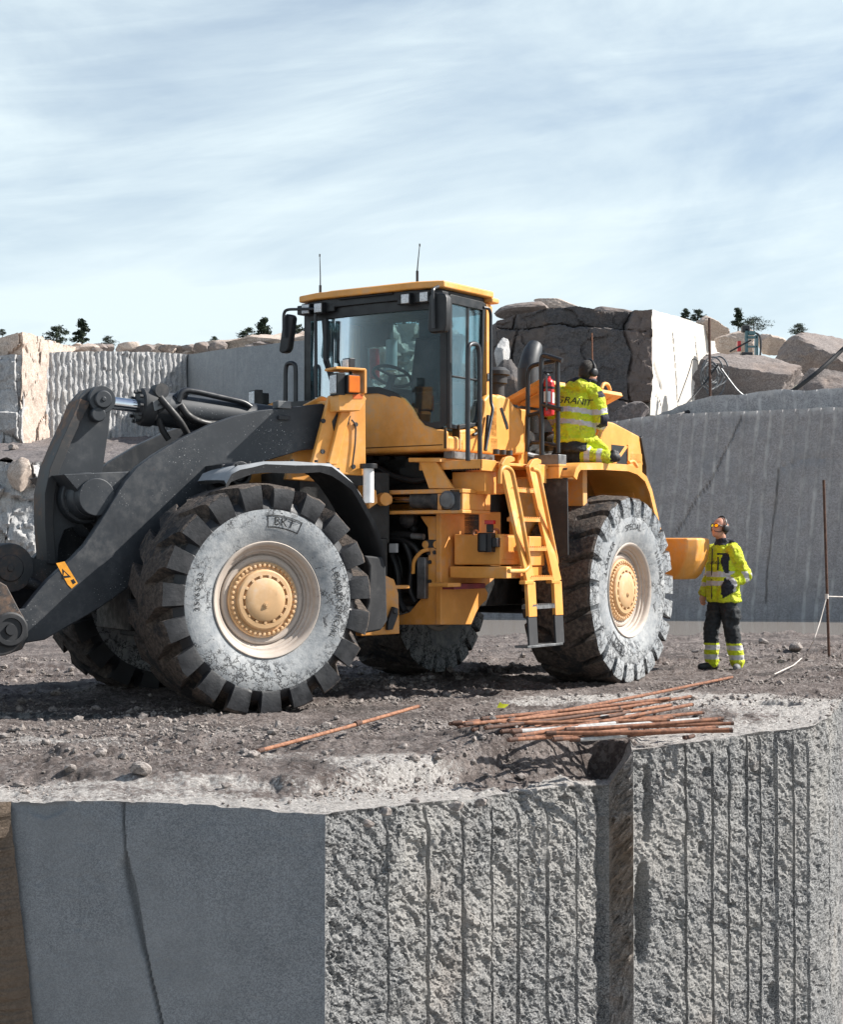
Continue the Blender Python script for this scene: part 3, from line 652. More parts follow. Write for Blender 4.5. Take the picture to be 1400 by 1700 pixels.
def lines(gap, ph, rad, dep, tilt=0.):
    def f(V, s, z):
        u = ((s + ph + tilt * z) % gap) - gap / 2; return -dep * np.sqrt(np.maximum(0, 1 - (u / rad) ** 2))
    return f
# drilled wall on the right with a second bench above it
wall_lines = lines(.285, .25, .04, .03, -.10)
def wall_disp(V, s, z):
    d = wall_lines(V, s, z)
    for (pts, wdt) in ((((1233, 690), (1180, 800), (1120, 890)), .02), (((1292, 780), (1285, 830), (1272, 920), (1268, 1000)), .022), (((1292, 780), (1320, 765), (1400, 762)), .03)):
        pz = np.array([zz(p[1], 37) for p in pts]); pxs = np.array([xy(p[0], 37)[0] for p in pts])
        if abs(pz[0] - pz[-1]) > .6:
            o = np.argsort(pz); X = np.interp(z, pz[o], pxs[o]) + .06 * fbm(V, 1.6, 3, .5, 3); m = (z > pz.min()) & (z < pz.max()); d -= m * .06 * sst(wdt * 1.6, 0, np.abs(V[:, 0] - X))
        else: X = np.interp(V[:, 0], pxs, pz) + .05 * fbm(V, 1.6, 3, .5, 4); d -= (V[:, 0] > pxs[0]) * .05 * sst(wdt * 2, 0, np.abs(z - X))
    return d
rockbox('granite_wall', M['g_wall'], [xy(760, 38), xy(1035, 37.2), xy(1100, 37), xy(1520, 36.2), xy(2050, 35)], 5, -.5, [zz(730, 38), zz(697, 37.2), zz(686, 37), zz(671, 36.2), zz(664, 35)], 1400, 60, 12, wall_disp, .05, .8, 600,
        'long grey granite wall behind the standing worker, ruled with pale vertical drill lines', lean=.035, hard=.02, line=line_marks(.285, .25, -.10, .055))
rockbox('granite_wall', M['g_ledge'], [xy(1040, 41.5), xy(1120, 41), xy(1180, 40.5), xy(1540, 39), xy(2050, 37.5)], 8, 2.0, [zz(705, 41.5), zz(676, 41), zz(657, 40.5), zz(632, 39), zz(620, 37.5)], 480, 24, 12, lines(.285, .1, .04, .03), .10, .7, 640,
        'low grey granite ledge set back on top of the drilled wall at the right', hard=.04, line=line_marks(.285, .1, 0, .055))
# dark jointed cliff and the sunlit fresh face on its right
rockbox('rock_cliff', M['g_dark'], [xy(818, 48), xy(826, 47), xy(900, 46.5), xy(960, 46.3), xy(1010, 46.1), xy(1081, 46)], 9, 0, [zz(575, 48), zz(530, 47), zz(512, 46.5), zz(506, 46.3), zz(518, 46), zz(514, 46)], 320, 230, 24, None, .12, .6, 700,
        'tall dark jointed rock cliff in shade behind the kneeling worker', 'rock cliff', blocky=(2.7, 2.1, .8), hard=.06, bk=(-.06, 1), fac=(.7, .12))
wA, wB = np.array(xy(1081, 45.9)), np.array(xy(1197, 56.)); wN = np.array([.93, -.36])
def white_disp(V, s, z):
    d = np.zeros(len(V))
    for (s0, z0, s1, z1, w) in ((3.2, 7.9, 3.9, 5.6, .05), (3.9, 5.6, 3.2, 4.2, .04), (.6, 5.9, 3.0, 5.2, .03), (.6, 6.7, 1.6, 6.1, .14), (6.5, 8.2, 7.6, 6.3, .06), (5.2, 5.0, 6.2, 3.4, .05)):
        t = np.clip(((s - s0) * (s1 - s0) + (z - z0) * (z1 - z0)) / ((s1 - s0) ** 2 + (z1 - z0) ** 2), 0, 1); e = np.hypot(s - s0 - t * (s1 - s0), z - z0 - t * (z1 - z0)) + .03 * fbm(V, 2, 3, .6, 7)
        d -= .12 * sst(w, 0, e)
    return d
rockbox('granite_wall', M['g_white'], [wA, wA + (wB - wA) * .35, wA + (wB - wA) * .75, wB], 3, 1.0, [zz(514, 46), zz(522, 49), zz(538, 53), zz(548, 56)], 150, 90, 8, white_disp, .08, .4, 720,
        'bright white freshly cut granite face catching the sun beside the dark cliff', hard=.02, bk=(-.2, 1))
# ---- left side
rockbox('granite_wall', M['g_rib'], [xy(52, 46.5), xy(180, 48.2), xy(312, 50)], 6, 2.0, [zz(585, 46.5), zz(582, 48.2), zz(588, 50)], 520, 90, 10,
        lambda V, s, z: lines(.19, .1, .06, .06)(V, s, z) + .05 * fbm(V, 4, 4, .7, 7) + .05 * facet(s * 3, z * 2.2, 4), .04, .6, 740, 'pale granite wall with close vertical ribs at the left, half of it in shadow', hard=.05)
rockbox('granite_wall', M['g_plain'], [xy(303, 50.4), xy(400, 46), xy(566, 41.)], 7, 0, [zz(590, 50.4), zz(577, 46), zz(558, 41)], 90, 50, 14, None, .06, .3, 760, bk=(-.5, 1), label='smooth flat blue grey granite wall behind the boom, between the ribbed wall and the cab', hard=.015)
rockbox('rock_bank', M['g_tan'], [xy(560, 49), xy(640, 51), xy(735, 53.5), xy(800, 56)], 9, 0, [zz(552, 49), zz(536, 51), zz(548, 53.5), zz(640, 56)], 140, 70, 24, None, .6, .35, 770,
        'rough brown rock bank seen through the cab windows', blocky=(1.8, 1.3, .9), hard=.10, fac=(1.2, .5))
rockbox('rock_block', M['g_tan'], [xy(-520, 46), xy(-40, 47.2), xy(36, 46.2), xy(90, 49), xy(152, 52)], 5, 4.0, [zz(560, 46), zz(572, 47.2), zz(551, 46.2), zz(569, 49), zz(582, 52)], 300, 60, 24, None, .10, .5, 780,
        'pale tan peaked rock tier at the left edge, highest of the rocks there', 'rock block', hard=.05, bk=(-.4, 1), fac=(.7, .2))
rockbox('rock_block', M['g_tan'], [xy(34, 44.7), xy(72, 46.6), xy(108, 48.6)], 3.2, 1.5, [zz(588, 44.7), zz(583, 46.6), zz(584, 48.6)], 130, 110, 10, None, .06, .5, 795,
        'cream sunlit rock face between the grey column and the ribbed wall at the left', 'rock block', hard=.03, bk=(-.5, 1), fac=(.6, .16))
rockbox('rock_block', M['g_rib'], [xy(-520, 43.5), xy(-50, 45.0), xy(8, 44.6), xy(37, 44.7)], 3, 1.5, [zz(585, 43.5), zz(592, 45), zz(587, 44.6), zz(588, 44.7)], 420, 100, 8, None, .06, .6, 790,
        'shaded grey rock column at the left edge in front of the tan tier', 'rock block', blocky=(.5, 6, .4), hard=.05, fac=(1.1, .2))
rockbox('rock_block', M['g_rib'], [xy(-560, 36), xy(-60, 37.5), xy(20, 37), xy(90, 37.4), xy(240, 38), xy(540, 39)], 6, -.3, [zz(766, 36), zz(768, 37.5), zz(768, 37), zz(766, 37.4), zz(765, 38), zz(760, 39)], 420, 60, 12, None, .12, .6, 800,
        'broken grey granite step at the left below the gravel shelf', 'rock block', blocky=(1.1, 1.5, .6), hard=.05, fac=(1.2, .3))
def shelf():
    nx, ny = 280, 60; X, Y = np.meshgrid(np.linspace(xy(-600, 40)[0], xy(560, 40)[0], nx), np.linspace(37.3, 49, ny), indexing='ij')
    z = np.interp(Y.ravel(), [37.3, 38, 49], [zz(768, 37.4), zz(762, 38), zz(722, 48)]); Pn = np.stack([X.ravel(), Y.ravel(), z], 1)
    Pn[:, 2] += .16 * fbm(Pn, .7, 5, .6, 820) + .12 * np.maximum(0, fbm(Pn, 2.2, 4, .6, 821)); return tag(from_np('gravel_shelf', Pn, grid_faces(nx, ny), [M['rubble']]), None, None, None, 'structure')
shelf()

# ---------------------------------------------------------------- boulders and stones
ICO = {}
def ico(n):
    if n not in ICO:
        bm = bmesh.new(); bmesh.ops.create_icosphere(bm, subdivisions=n, radius=1.0); bm.verts.ensure_lookup_table()
        ICO[n] = (np.array([v.co[:] for v in bm.verts]), np.array([[v.index for v in f.verts] for f in bm.faces])); bm.free()
    return ICO[n]
def rock_verts(n, rs, planes=14, rough=.05, flat=(1, 1, .7), sharp=True):
    v, f = ico(n); d = rs.normal(size=(planes, 3)); d /= np.linalg.norm(d, axis=1)[:, None]; h = rs.uniform(.55, 1.0, planes)
    dt = v @ d.T; r = np.min(np.where(dt > .08, h[None] / np.maximum(dt, .08), 9), axis=1); r = np.minimum(r, 1.25)
    p = v * r[:, None]
    if rough: p = p * (1 + rough * fbm(p + rs.uniform(0, 50, 3), 2.5, 4, .6, 3))[:, None]
    return p * np.array(flat), f
def boulder(name, mat, px, py, Y, w, h, seed, label, cat='boulder', group=None, n=4, dz=0., flat=None):
    """w, h in photo pixels; (px, py) is the middle of the boulder"""
    rs = np.random.RandomState(seed); sx = w / FOC * Y / 2; sz = h / FOC * Y / 2; p, f = rock_verts(n + (1 if w > 60 and n == 4 else 0), rs, 13, .0, (1, 1, 1)); q_ = p + rs.uniform(0, 60, 3); p = p * (1 + .10 * fbm(q_, 2.2, 5, .62, 3) - .07 * np.abs(fbm(q_, 4.5, 4, .6, 9)))[:, None]; p = p / np.abs(p).max(0)
    p = p * np.array([sx, min(sx, sz * 1.6), sz]); a = rs.uniform(-.25, .25); R = np.array([[math.cos(a), 0, math.sin(a)], [0, 1, 0], [-math.sin(a), 0, math.cos(a)]]); p = p @ R.T
    c = at(px, py, Y); o = from_np(name, p, f, [mat], smooth=True, angle=28); o.location = c
    return tag(o, label, cat, group)
# rocks above the second bench at the right
boulder('boulder', M['g_boulder'], 1240, 632, 43.5, 205, 92, 11, 'big flat topped slab of brown rock on the ledge under the drill rig')
boulder('boulder', M['g_boulder'], 1375, 605, 50, 210, 118, 12, 'large rounded rock outcrop at the right edge of the photo')
boulder('boulder', M['g_tan'], 1178, 548, 54, 66, 42, 13, 'pale pinkish boulder right behind the white granite face')
boulder('boulder', M['g_tan'], 1222, 568, 52, 74, 50, 14, 'tan boulder behind the left side of the drill rig')
boulder('boulder', M['g_tan'], 1278, 575, 54, 50, 44, 15, 'pinkish boulder right of the drill rig, left of the big outcrop')
boulder('boulder', M['g_boulder'], 1205, 602, 48, 70, 40, 16, 'grey brown boulder between the white face and the rig, above the flat slab')
boulder('boulder', M['g_boulder'], 1360, 640, 46, 110, 60, 17, 'low brown rock under the large outcrop at the right edge')
boulder('boulder', M['g_boulder'], 880, 517, 48.5, 120, 30, 18, 'flat brown rock lying along the left part of the dark cliff top')
boulder('boulder', M['g_tan'], 925, 508, 49, 80, 24, 19, 'pale flat slab at the highest point of the dark cliff')
boulder('boulder', M['g_boulder'], 1020, 519, 48, 100, 18, 20, 'low brown rock on the right part of the dark cliff top')
boulder('boulder', M['g_rib'], 832, 590, 44.5, 30, 66, 21, 'jagged pale rock just right of the cab roof')
boulder('boulder', M['g_dark'], 845, 640, 44, 70, 90, 22, 'dark broken rock behind the exhaust stack')
boulder('boulder', M['rubble'], 1045, 690, 39.5, 90, 44, 23, 'heap of dark rubble beside the raised engine lid, left end of the drilled wall')
boulder('boulder', M['g_tan'], 38, 790, 37, 52, 60, 24, 'pale wedge of rock on the broken step at the left edge')
boulder('boulder', M['g_stone'], 22, 741, 41, 18, 12, 25, 'rounded grey stone lying on the gravel shelf at the left', 'stone', n=3)
rs = np.random.RandomState(5)
for i in range(34):
    a_ = 112 + i * 12.2 + rs.uniform(-6, 6); hh = rs.uniform(12, 24); ww = rs.uniform(20, 46)
    boulder('boulder', M['g_tan'] if rs.rand() < .65 else M['g_boulder'], a_, np.interp(a_, [100, 300, 520], [580, 578, 570]) + rs.uniform(-2, 5), 50.3 + rs.uniform(-.2, 2.2), ww, hh, 60 + i, 'tan boulder in the row along the top of the ribbed wall at the left', group='boulders on the ridge', n=4)

# ---- loose stones on the bench: named ones first, then the gravel
STONES = [(230, 1287, 36), (118, 1283, 22), (152, 1252, 14), (598, 1170, 16), (655, 1172, 14), (560, 1200, 12), (612, 1340, 20), (760, 1302, 26), (800, 1290, 22), (1186, 1282, 0), (205, 1265, 18), (165, 1258, 24), (420, 1264, 26), (300, 1222, 16), (330, 1212, 14), (75, 1245, 16), (95, 1160, 20), (690, 1290, 18), (520, 1222, 16), (540, 1262, 14), (1325, 1082, 26), (1268, 1072, 18), (1300, 1105, 16), (985, 1125, 0), (1160, 1192, 14), (640, 1322, 24), (668, 1247, 18), (375, 1292, 20), (30, 1290, 20)]
pb = [rock_verts(3, np.random.RandomState(900 + k), 9, .03, (1, .8, .62)) for k in range(5)]
for i, (a, b, w) in enumerate(STONES):
    if not w: continue
    g = gz(a, b); r = w / FOC * g[1] / 2; p, f = pb[i % 5]; p = p * r; an = i * 1.7
    p = p @ np.array([[math.cos(an), -math.sin(an), 0], [math.sin(an), math.cos(an), 0], [0, 0, 1]]); o = from_np('stone', p, f, [M['g_stone']], smooth=True, angle=8)
    o.location = (g[0], g[1], ground_z(g[0], g[1]) + r * .32); tag(o, 'loose angular grey stone lying on the muddy bench', 'stone', 'loose stones on the bench')
def gravel():
    rs = np.random.RandomState(77); lib = [rock_verts(1, np.random.RandomState(40 + k), 9, 0) for k in range(12)]; V, F, n = [], [], 0
    idx = []
    Pv = P.reshape(NC, NR, 3)
    den = lambda p: 1
    N = 46000; ci = rs.randint(joint[1] - 5, joint[7] + 4, N); dist = np.abs(rs.beta(1.0, 2.2, N)) * 15
    keep = np.clip(.30 + 1.6 * vnoise(np.stack([cols[ci, 0] * .8 + 40, dist * 1.6, dist * 0], 1), 8), .04, 1); sel_ = rs.rand(N) < keep; ci, dist = ci[sel_], dist[sel_]
    for c_, d_ in zip(ci, dist):
        r_ = int(np.argmin(np.abs(rows / rows[-1] * full[c_] - d_))); p0 = Pv[c_, r_]
        if d_ < .04: continue
        r = .0055 * (1 + rs.pareto(2.7)); r = min(r, .036) * (1 + .05 * d_); p, f = lib[rs.randint(12)]
        a = rs.uniform(0, 6.28); ca_, sa_ = math.cos(a), math.sin(a); R = np.array([[ca_, -sa_, 0], [sa_, ca_, 0], [0, 0, 1]])
        V.append(p * r * rs.uniform(.7, 1.3, 3) @ R.T + p0 + np.array([rs.uniform(-.01, .01), rs.uniform(-.01, .01), r * .3])); F.append(f + n); n += len(p)
    o = from_np('gravel', np.concatenate(V), np.concatenate(F), [M['g_stone']], smooth=False); tag(o, None, None, None, 'stuff'); return o
gravel()

# ---------------------------------------------------------------- scrub pines on the skyline
def pine(px, pbot, ptop, Y, w, seed, label, shape='pine', dense=1.):
    rs = np.random.RandomState(seed); b = at(px, pbot, Y); h = (pbot - ptop) / FOC * Y * 1.12; hw = w / FOC * Y / 2 * 1.1
    z0 = min(b[2], heath_z(b[0], b[1])); root = empty('pine_tree', (b[0], b[1], z0 - .3), label, 'tree', 'pines on the skyline')
    tr = MB(); top = Vector((b[0] + rs.uniform(-.1, .1) * h, b[1], b[2] + h)); tr.tube([(b[0], b[1], z0 - .4), (b[0], b[1], b[2] + h * .4), tuple(top)], [h * .035 + .02, h * .025 + .015, .008], 7)
    V, F = [], []; n = 0
    nb = int(26 * dense)
    for k in range(nb):
        u = (k + rs.rand()) / nb; t = .18 + .82 * u if shape == 'pine' else .12 + .86 * u
        env = (1 - u) ** .8 * .9 + .10 if shape == 'pine' else math.sin(math.pi * min(1, .16 + .80 * u)) ** .6
        a = rs.uniform(0, 6.28); L = hw * env * rs.uniform(.55, 1.1); st = np.array([b[0], b[1], b[2] + h * t]); en = st + np.array([math.cos(a) * L, math.sin(a) * L, h * (rs.uniform(-.02, .06))])
        tr.tube([tuple(st), tuple(en)], [h * .010 + .006, .004], 4)
        for m in range(int(60)):
            q = st + (en - st) * rs.uniform(.35, 1.08) + rs.normal(size=3) * np.array([.13, .13, .06]) * (hw * .9 + .1); s_ = h * rs.uniform(.035, .07)
            d1 = rs.normal(size=3); d1 /= np.linalg.norm(d1); d2 = np.cross(d1, rs.normal(size=3)); d2 /= np.linalg.norm(d2) + 1e-6
            V += [q - d1 * s_, q + d1 * s_ + d2 * s_ * .2, q + d2 * s_ * 1.1]; F.append((n, n + 1, n + 2)); n += 3
    me = from_np('crown', np.array(V), np.array(F), [M['foliage']], root, smooth=False); tr.build('trunk', [M['bark']], root)
Yt = 140
TREES = [(94, 572, 546, 40, 'round', 'dark rounded pine at the far left, in front of the ribbed wall skyline'), (136, 575, 537, 30, 'pine', 'pointed spruce at the left, the one right of the dark rounded pine'), (180, 574, 561, 26, 'round', 'small dark bush pine at the left, right of the pointed spruce'),
         (4, 556, 548, 12, 'round', 'tiny tree top at the very left edge above the tan rock'), (356, 571, 561, 18, 'pine', 'small thin pine rising over the ridge boulders, left of the bushy pair'),
         (410, 573, 549, 32, 'round', 'bushy dark pine left of the tall one near the far mirror'), (438, 574, 536, 36, 'pine', 'tall dark pine on the ridge left of the far mirror'),
         (496, 568, 543, 30, 'round', 'dark pine behind the far mirror of the cab'), (518, 568, 540, 26, 'round', 'dark pine showing between the far mirror and the cab'),
         (1139, 534, 516, 18, 'pine', 'thin pine top above the white granite face'), (1159, 534, 517, 22, 'round', 'rounded dark pine above the pale boulder behind the white face'), (1226, 548, 517, 24, 'pine', 'sparse pine tip behind the drill rig'),
         (1252, 548, 530, 54, 'round', 'wide low dark bush behind the drill rig'), (1325, 556, 540, 28, 'round', 'small leaning pine left of the big outcrop'),
         (650, 560, 520, 60, 'round', 'dark pine seen through the left part of the windscreen'), (716, 560, 518, 60, 'round', 'dark pine seen through the right part of the windscreen')]
for i, (a, b, c_, w, sh, lb) in enumerate(TREES): pine(a, b + 2, c_, Yt + (i * 7) % 20, w, 200 + i, lb, sh)
# ================================================================ THE WHEEL LOADER
ROOT = empty('wheel_loader', (JOINT[0], JOINT[1], 0), 'big dusty yellow wheel loader with dark grey boom and worn tyres, standing on the bench', 'wheel loader')
TOROOT = Matrix.Translation(-Vector((JOINT[0], JOINT[1], 0)))
def text_mesh(body, size, extrude=.0, shear=0., spacing=1.0):
    cu = bpy.data.curves.new('lettering', 'FONT'); cu.body = body; cu.size = size; cu.shear = shear; cu.space_character = spacing; cu.extrude = extrude; cu.align_x = 'CENTER'; cu.resolution_u = 3
    o = bpy.data.objects.new('lettering', cu); COL.objects.link(o); bpy.context.view_layer.update()
    me = bpy.data.meshes.new_from_object(o.evaluated_get(bpy.context.evaluated_depsgraph_get())); v = np.array([p.co[:] for p in me.vertices]); f = [list(p.vertices) for p in me.polygons]
    bpy.data.objects.remove(o); bpy.data.curves.remove(cu); bpy.data.meshes.remove(me); return v, f
NL = 20; SIDE = [(.352, .495), (.368, .525), (.388, .57), (.405, .62), (.414, .67), (.416, .72), (.412, .765), (.406, .79)]
def tyre_arrays(nl, gfrac, phase):
    """profile across the tyre; the outer lugs and the grooves between them differ in radius, the two shoulders are half a pitch apart"""
    lug = SIDE + [(.416, .81), (.420, .92), (.410, .995), (.388, 1.015), (.32, 1.025), (.20, 1.030), (.08, 1.032)]
    gro = SIDE + [(.398, .812), (.372, .845), (.345, .875), (.30, .895), (.24, .92), (.16, .955), (.075, 1.028)]
    half = len(lug); lg = 1 - gfrac
    fr = [0, .02 * 1, lg * .33, lg * .66, lg - .02, lg + .035, lg + gfrac * .5, 1 - .035]
    th = np.array([(k + f) / nl for k in range(nl) for f in fr]); isl = np.array([1 if i % len(fr) < 5 else 0 for i in range(len(th))])
    prof = [('+', i) for i in range(half)] + [('0', 0)] + [('-', i) for i in range(half)][::-1]
    V = np.zeros((len(th), len(prof), 3))
    for j, (sd, i) in enumerate(prof):
        if sd == '0': y, r = np.zeros(len(th)), np.full(len(th), 1.033); sk = 0.
        else:
            y = np.where(isl == 1, lug[i][0], gro[i][0]); r = np.where(isl == 1, lug[i][1], gro[i][1]); sk = .42 * sst(.40, .05, y) / nl
            if sd == '-': y = -y
        ang = 2 * math.pi * (th + phase + (sk if sd != '0' else .42 / nl) + (0.5 / nl if sd == '-' else (.25 / nl if sd == '0' else 0)))
        V[:, j] = np.stack([r * np.sin(ang), y, r * np.cos(ang)], 1)
    nt, npf = V.shape[:2]; V = V.reshape(-1, 3); rr_ = np.hypot(V[:, 0], V[:, 2]); wear = 1 + .006 * fbm(V, 5, 4, .6, 900) - (rr_ > .93) * (.022 * np.abs(fbm(V, 6, 3, .6, 905)) + .018 * sst(.1, .5, fbm(V, 3.1, 3, .6, 910))); V = V * np.stack([wear, 1 - (rr_ > .8) * .02 * np.abs(fbm(V, 7, 3, .6, 915)), wear], 1)
    i, j = np.meshgrid(np.arange(nt), np.arange(npf - 1), indexing='ij'); i2 = (i + 1) % nt
    F = np.stack([(i * npf + j).ravel(), (i * npf + j + 1).ravel(), (i2 * npf + j + 1).ravel(), (i2 * npf + j).ravel()], 1)
    jj = np.minimum(j, npf - 2 - j).ravel(); mi = np.where(jj < len(SIDE) - 1, 0, np.where(jj < len(SIDE) + 2, 1, 2))
    return V, F, mi
def lettering(body, size, r0, ang, spacing=1.0, flip=False):
    """letters laid round the tyre wall: baseline radius r0, centred at angle ang (0 = top, clockwise seen from outside)"""
    v, f = text_mesh(body, size, 0, 0, spacing); out = []
    py = [p[1] for p in SIDE]; pl = [p[0] for p in SIDE]
    for (u, w, _) in v:
        if flip: r = r0 - w; a = ang - u / r0
        else: r = r0 + w; a = ang + u / r0
        y = np.interp(r, py, pl) + .0055; out.append((-r * math.sin(a), y, r * math.cos(a)))
    return np.array(out), f
def wheel(frame, x, side, variant):
    m = TOROOT @ frame.mat(x, 1.23 * side, 1.0)
    if side < 0: m = m @ Matrix.Rotation(math.pi, 4, 'Z')
    rim = MB(); rim.lathe((0, 0, 0), (0, 1, 0), [(-.30, .40), (-.33, .43), (-.36, .50), (-.37, .508), (-.378, .50), (-.36, .46), (-.2, .41), (.05, .395), (.235, .392), (.24, .398), (.25, .402), (.258, .408), (.262, .418), (.285, .421), (.292, .428), (.295, .445), (.312, .447), (.318, .452), (.325, .462), (.345, .468), (.36, .475), (.375, .495), (.378, .505), (.368, .513), (.345, .50)], 72, 0, False)
    rim.lathe((0, 0, 0), (0, 1, 0), [(.235, .394), (.262, .388), (.270, .372), (.268, .352), (.262, .345), (.258, .33), (.24, .30)], 72, 0, False)
    w = rim.build('wheel', [M['rim']], ROOT, matrix=m, angle=30)
    hb = MB(); hb.lathe((0, 0, 0), (0, 1, 0), [(.19, .335), (.235, .333), (.243, .325), (.243, .275), (.247, .268), (.275, .262), (.285, .25), (.287, .215), (.262, .21), (.262, .195), (.288, .19), (.297, .175), (.302, .10), (.304, .0)], 60, 0, False)
    hb.lathe((.0, .30, -.045), (0, 1, 0), [(0, .026), (.012, .026), (.012, .016), (.02, .014), (.02, 0)], 12, 0)
    for k in range(15):
        a = 2 * math.pi * (k + .5) / 15; hb.lathe((.203 * math.sin(a), .262, .203 * math.cos(a)), (0, 1, 0), [(0, .016), (.024, .016), (.027, .012), (.027, 0)], 8)
    h = hb.build('hub', [M['hub_yellow']], w, angle=30); h.location = (0, .04, 0)
    bt = MB()
    for k in range(42):
        a = 2 * math.pi * k / 42; bt.lathe((.302 * math.sin(a), .240, .302 * math.cos(a)), (0, 1, 0), [(0, .0155), (.024, .0155), (.029, .010), (.029, 0)], 8)
    bt.build('wheel_bolts', [M['hub_yellow']], w, angle=30).location = (0, .04, 0)
    V, F, mi = tyre_arrays(19 if variant == 'front' else 22, .36 if variant == 'front' else .27, .013)
    me = from_np('tyre', V, F, [M['tyre_pale'], M['rubber'], M['tread']] if variant == 'front' else [M['tyre_grey'], M['tyre_grey'], M['tread']], None, mi, True, 24)
    me.parent = w
    if side > 0:
        lst = ([('BKT', .105, .655, .2, 1.05), ('35/65-33', .075, .655, -1.45, 1.2), ('LOADER SPECIAL', .075, .66, 1.62, 1.1)] if variant == 'front'
               else [('SPECIAL', .095, .655, -.02, 1.05), ('LOADER', .095, .655, -1.02, 1.1), ('BKT', .12, .645, -2.55, 1.05), ('35/65-33', .085, .66, 1.15, 1.1)])
        for (b, sz, r0, an, sp) in lst:
            VV, FF_, n = [], [], 0; v, f = lettering(b, sz, r0, an, sp, False); VV.append(v); FF_ += [[q + n for q in p] for p in f]; n += len(v)
            if b == 'BKT':          # the box round the three letters
                for (u0, u1, w0, w1) in ((-.155, .155, -.025, -.015), (-.155, .155, sz * .75, sz * .75 + .01), (-.155, -.145, -.025, sz * .8), (.145, .155, -.025, sz * .8)):
                    us = np.linspace(u0, u1, 8); pts = [(u, w0) for u in us] + [(u, w1) for u in us[::-1]]; q = []
                    for (u, w_) in pts:
                        r = r0 + w_; a = an + u / r0; q.append((-r * math.sin(a), np.interp(r, [p[1] for p in SIDE], [p[0] for p in SIDE]) + .0055, r * math.cos(a)))
                    VV.append(np.array(q)); FF_.append([n + k for k in range(len(q))]); n += len(q)
            lt = from_np('lettering', np.concatenate(VV), FF_, [M['rubber']], None, None, False); lt.parent = w
    return w
wheel(FF, 2.155, 1, 'front'); wheel(FF, 2.155, -1, 'front'); wheel(RF, -2.155, 1, 'rear'); wheel(RF, -2.155, -1, 'rear')

def fl(pts, y): return [FF.lat(a, b, y) for a, b in pts]
def rl(pts, y): return [RF.lat(a, b, y) for a, b in pts]
def rfw(pts, x): return [RF.fwd(a, b, x) for a, b in pts]
# ---------------- boom
ARM = [(600, 700), (585, 682), (560, 672), (535, 670), (480, 676), (430, 681), (390, 690), (350, 704), (300, 728), (255, 755), (228, 775), (207, 800), (187, 832), (165, 868), (142, 903), (120, 926), (100, 944), (80, 962), (60, 985), (40, 1010), (15, 1015), (-5, 1030), (-10, 1050), (5, 1070), (40, 1068), (75, 1062), (120, 1036), (165, 1010), (210, 978), (250, 945), (290, 900), (330, 850), (375, 800), (440, 766), (500, 748), (560, 742), (595, 735)]
arm_pts = fl(ARM, .62)
for sd in (1, -1):
    b = MB(FF); b.prism(arm_pts, .52 * sd, .62 * sd); arm = b.build('boom_arm', [M['arm']], ROOT, bevel=.012)
    if sd > 0:
        st = fl([(93, 935), (107, 932), (129, 968), (119, 977), (112, 970)], .62)
        b = MB(FF); b.prism(st, .6225, .6235); b.prism(fl([(103, 944), (118, 958), (104, 960)], .62), .6243, .6248, mat=1); b.prism(fl([(106, 949), (112, 955.5), (105, 956)], .62), .6255, .626, mat=0)
        b.prism(fl([(117, 963), (122, 961), (126, 967), (121, 970)], .62), .6243, .6248, mat=1); b.build('warning_sticker', [M['orange_mark'], M['black']], arm)
        b = MB(FF); x, z = FF.lat(470, 694, .62); b.box(x - .06, x + .06, .62, .66, z - .02, z + .02); x, z = FF.lat(468, 678, .62); b.box(x - .09, x + .05, .52, .64, z, z + .07, 1); b.build('hose_clamp', [M['casting'], M['steel_dull']], arm, bevel=.006)
b = MB(FF); px_, pz_ = FF.lat(128, 828, .0)
b.lathe((px_, -.56, pz_), (0, 1, 0), [(0, .17), (1.12, .17)], 32); b.lathe((px_ - .45, -.52, pz_ - .15), (0, 1, 0), [(0, .26), (1.04, .26)], 32)
b.prism([(px_ + .3, pz_ + .2), (px_ - .5, pz_ + .25), (px_ - 1.5, pz_ + .32), (px_ - 1.5, pz_ + .1), (px_ - .2, pz_ - .35)], .12, .52); b.prism([(px_ + .3, pz_ + .2), (px_ - .5, pz_ + .25), (px_ - 1.5, pz_ + .32), (px_ - 1.5, pz_ + .1), (px_ - .2, pz_ - .35)], -.52, -.12)
b.build('boom_cross_tube', [M['arm']], ROOT, bevel=.01)
# bell crank in the middle of the boom
LEV = [(186, 671), (184, 690), (181, 715), (173, 773), (166, 800), (160, 845), (140, 868), (108, 880), (99, 905), (97, 935), (79, 936), (74, 868), (74, 819), (83, 776), (102, 731), (122, 688), (133, 660), (146, 646), (160, 641), (175, 645), (184, 656)]
lev = fl(LEV, .14); b = MB(FF); b.prism(lev, .06, .12); b.prism(lev, -.12, -.06)
FL_ = [(133, 662), (122, 688), (102, 731), (83, 776), (74, 819), (74, 868), (79, 936), (93, 936), (88, 868), (90, 822), (98, 782), (116, 738), (136, 695), (150, 668)]
b.prism(fl(FL_, .16), -.17, .17, mat=1)
tp = FF.lat(167, 664, .15); b.lathe((tp[0], -.21, tp[1]), (0, 1, 0), [(0, .125), (.08, .125), (.08, .09), (.34, .09), (.34, .125), (.42, .125)], 32)
b.lathe((tp[0], .21, tp[1]), (0, 1, 0), [(0, .085), (.015, .085), (.03, .075), (.03, .02), (.04, .02), (.04, 0)], 24); x2, z2 = FF.lat(163, 688, .2); b.lathe((x2, .1, z2), (0, 1, 0), [(0, .07), (.11, .07), (.12, .06), (.12, 0)], 20)
bc = b.build('bell_crank', [M['arm'], M['arm_worn']], ROOT, bevel=.012)
b = MB(FF); b.lathe((px_, .10, pz_), (0, 1, 0), [(0, .235), (.17, .235), (.18, .225), (.18, .20), (.30, .19), (.33, .175), (.34, .0)], 40)
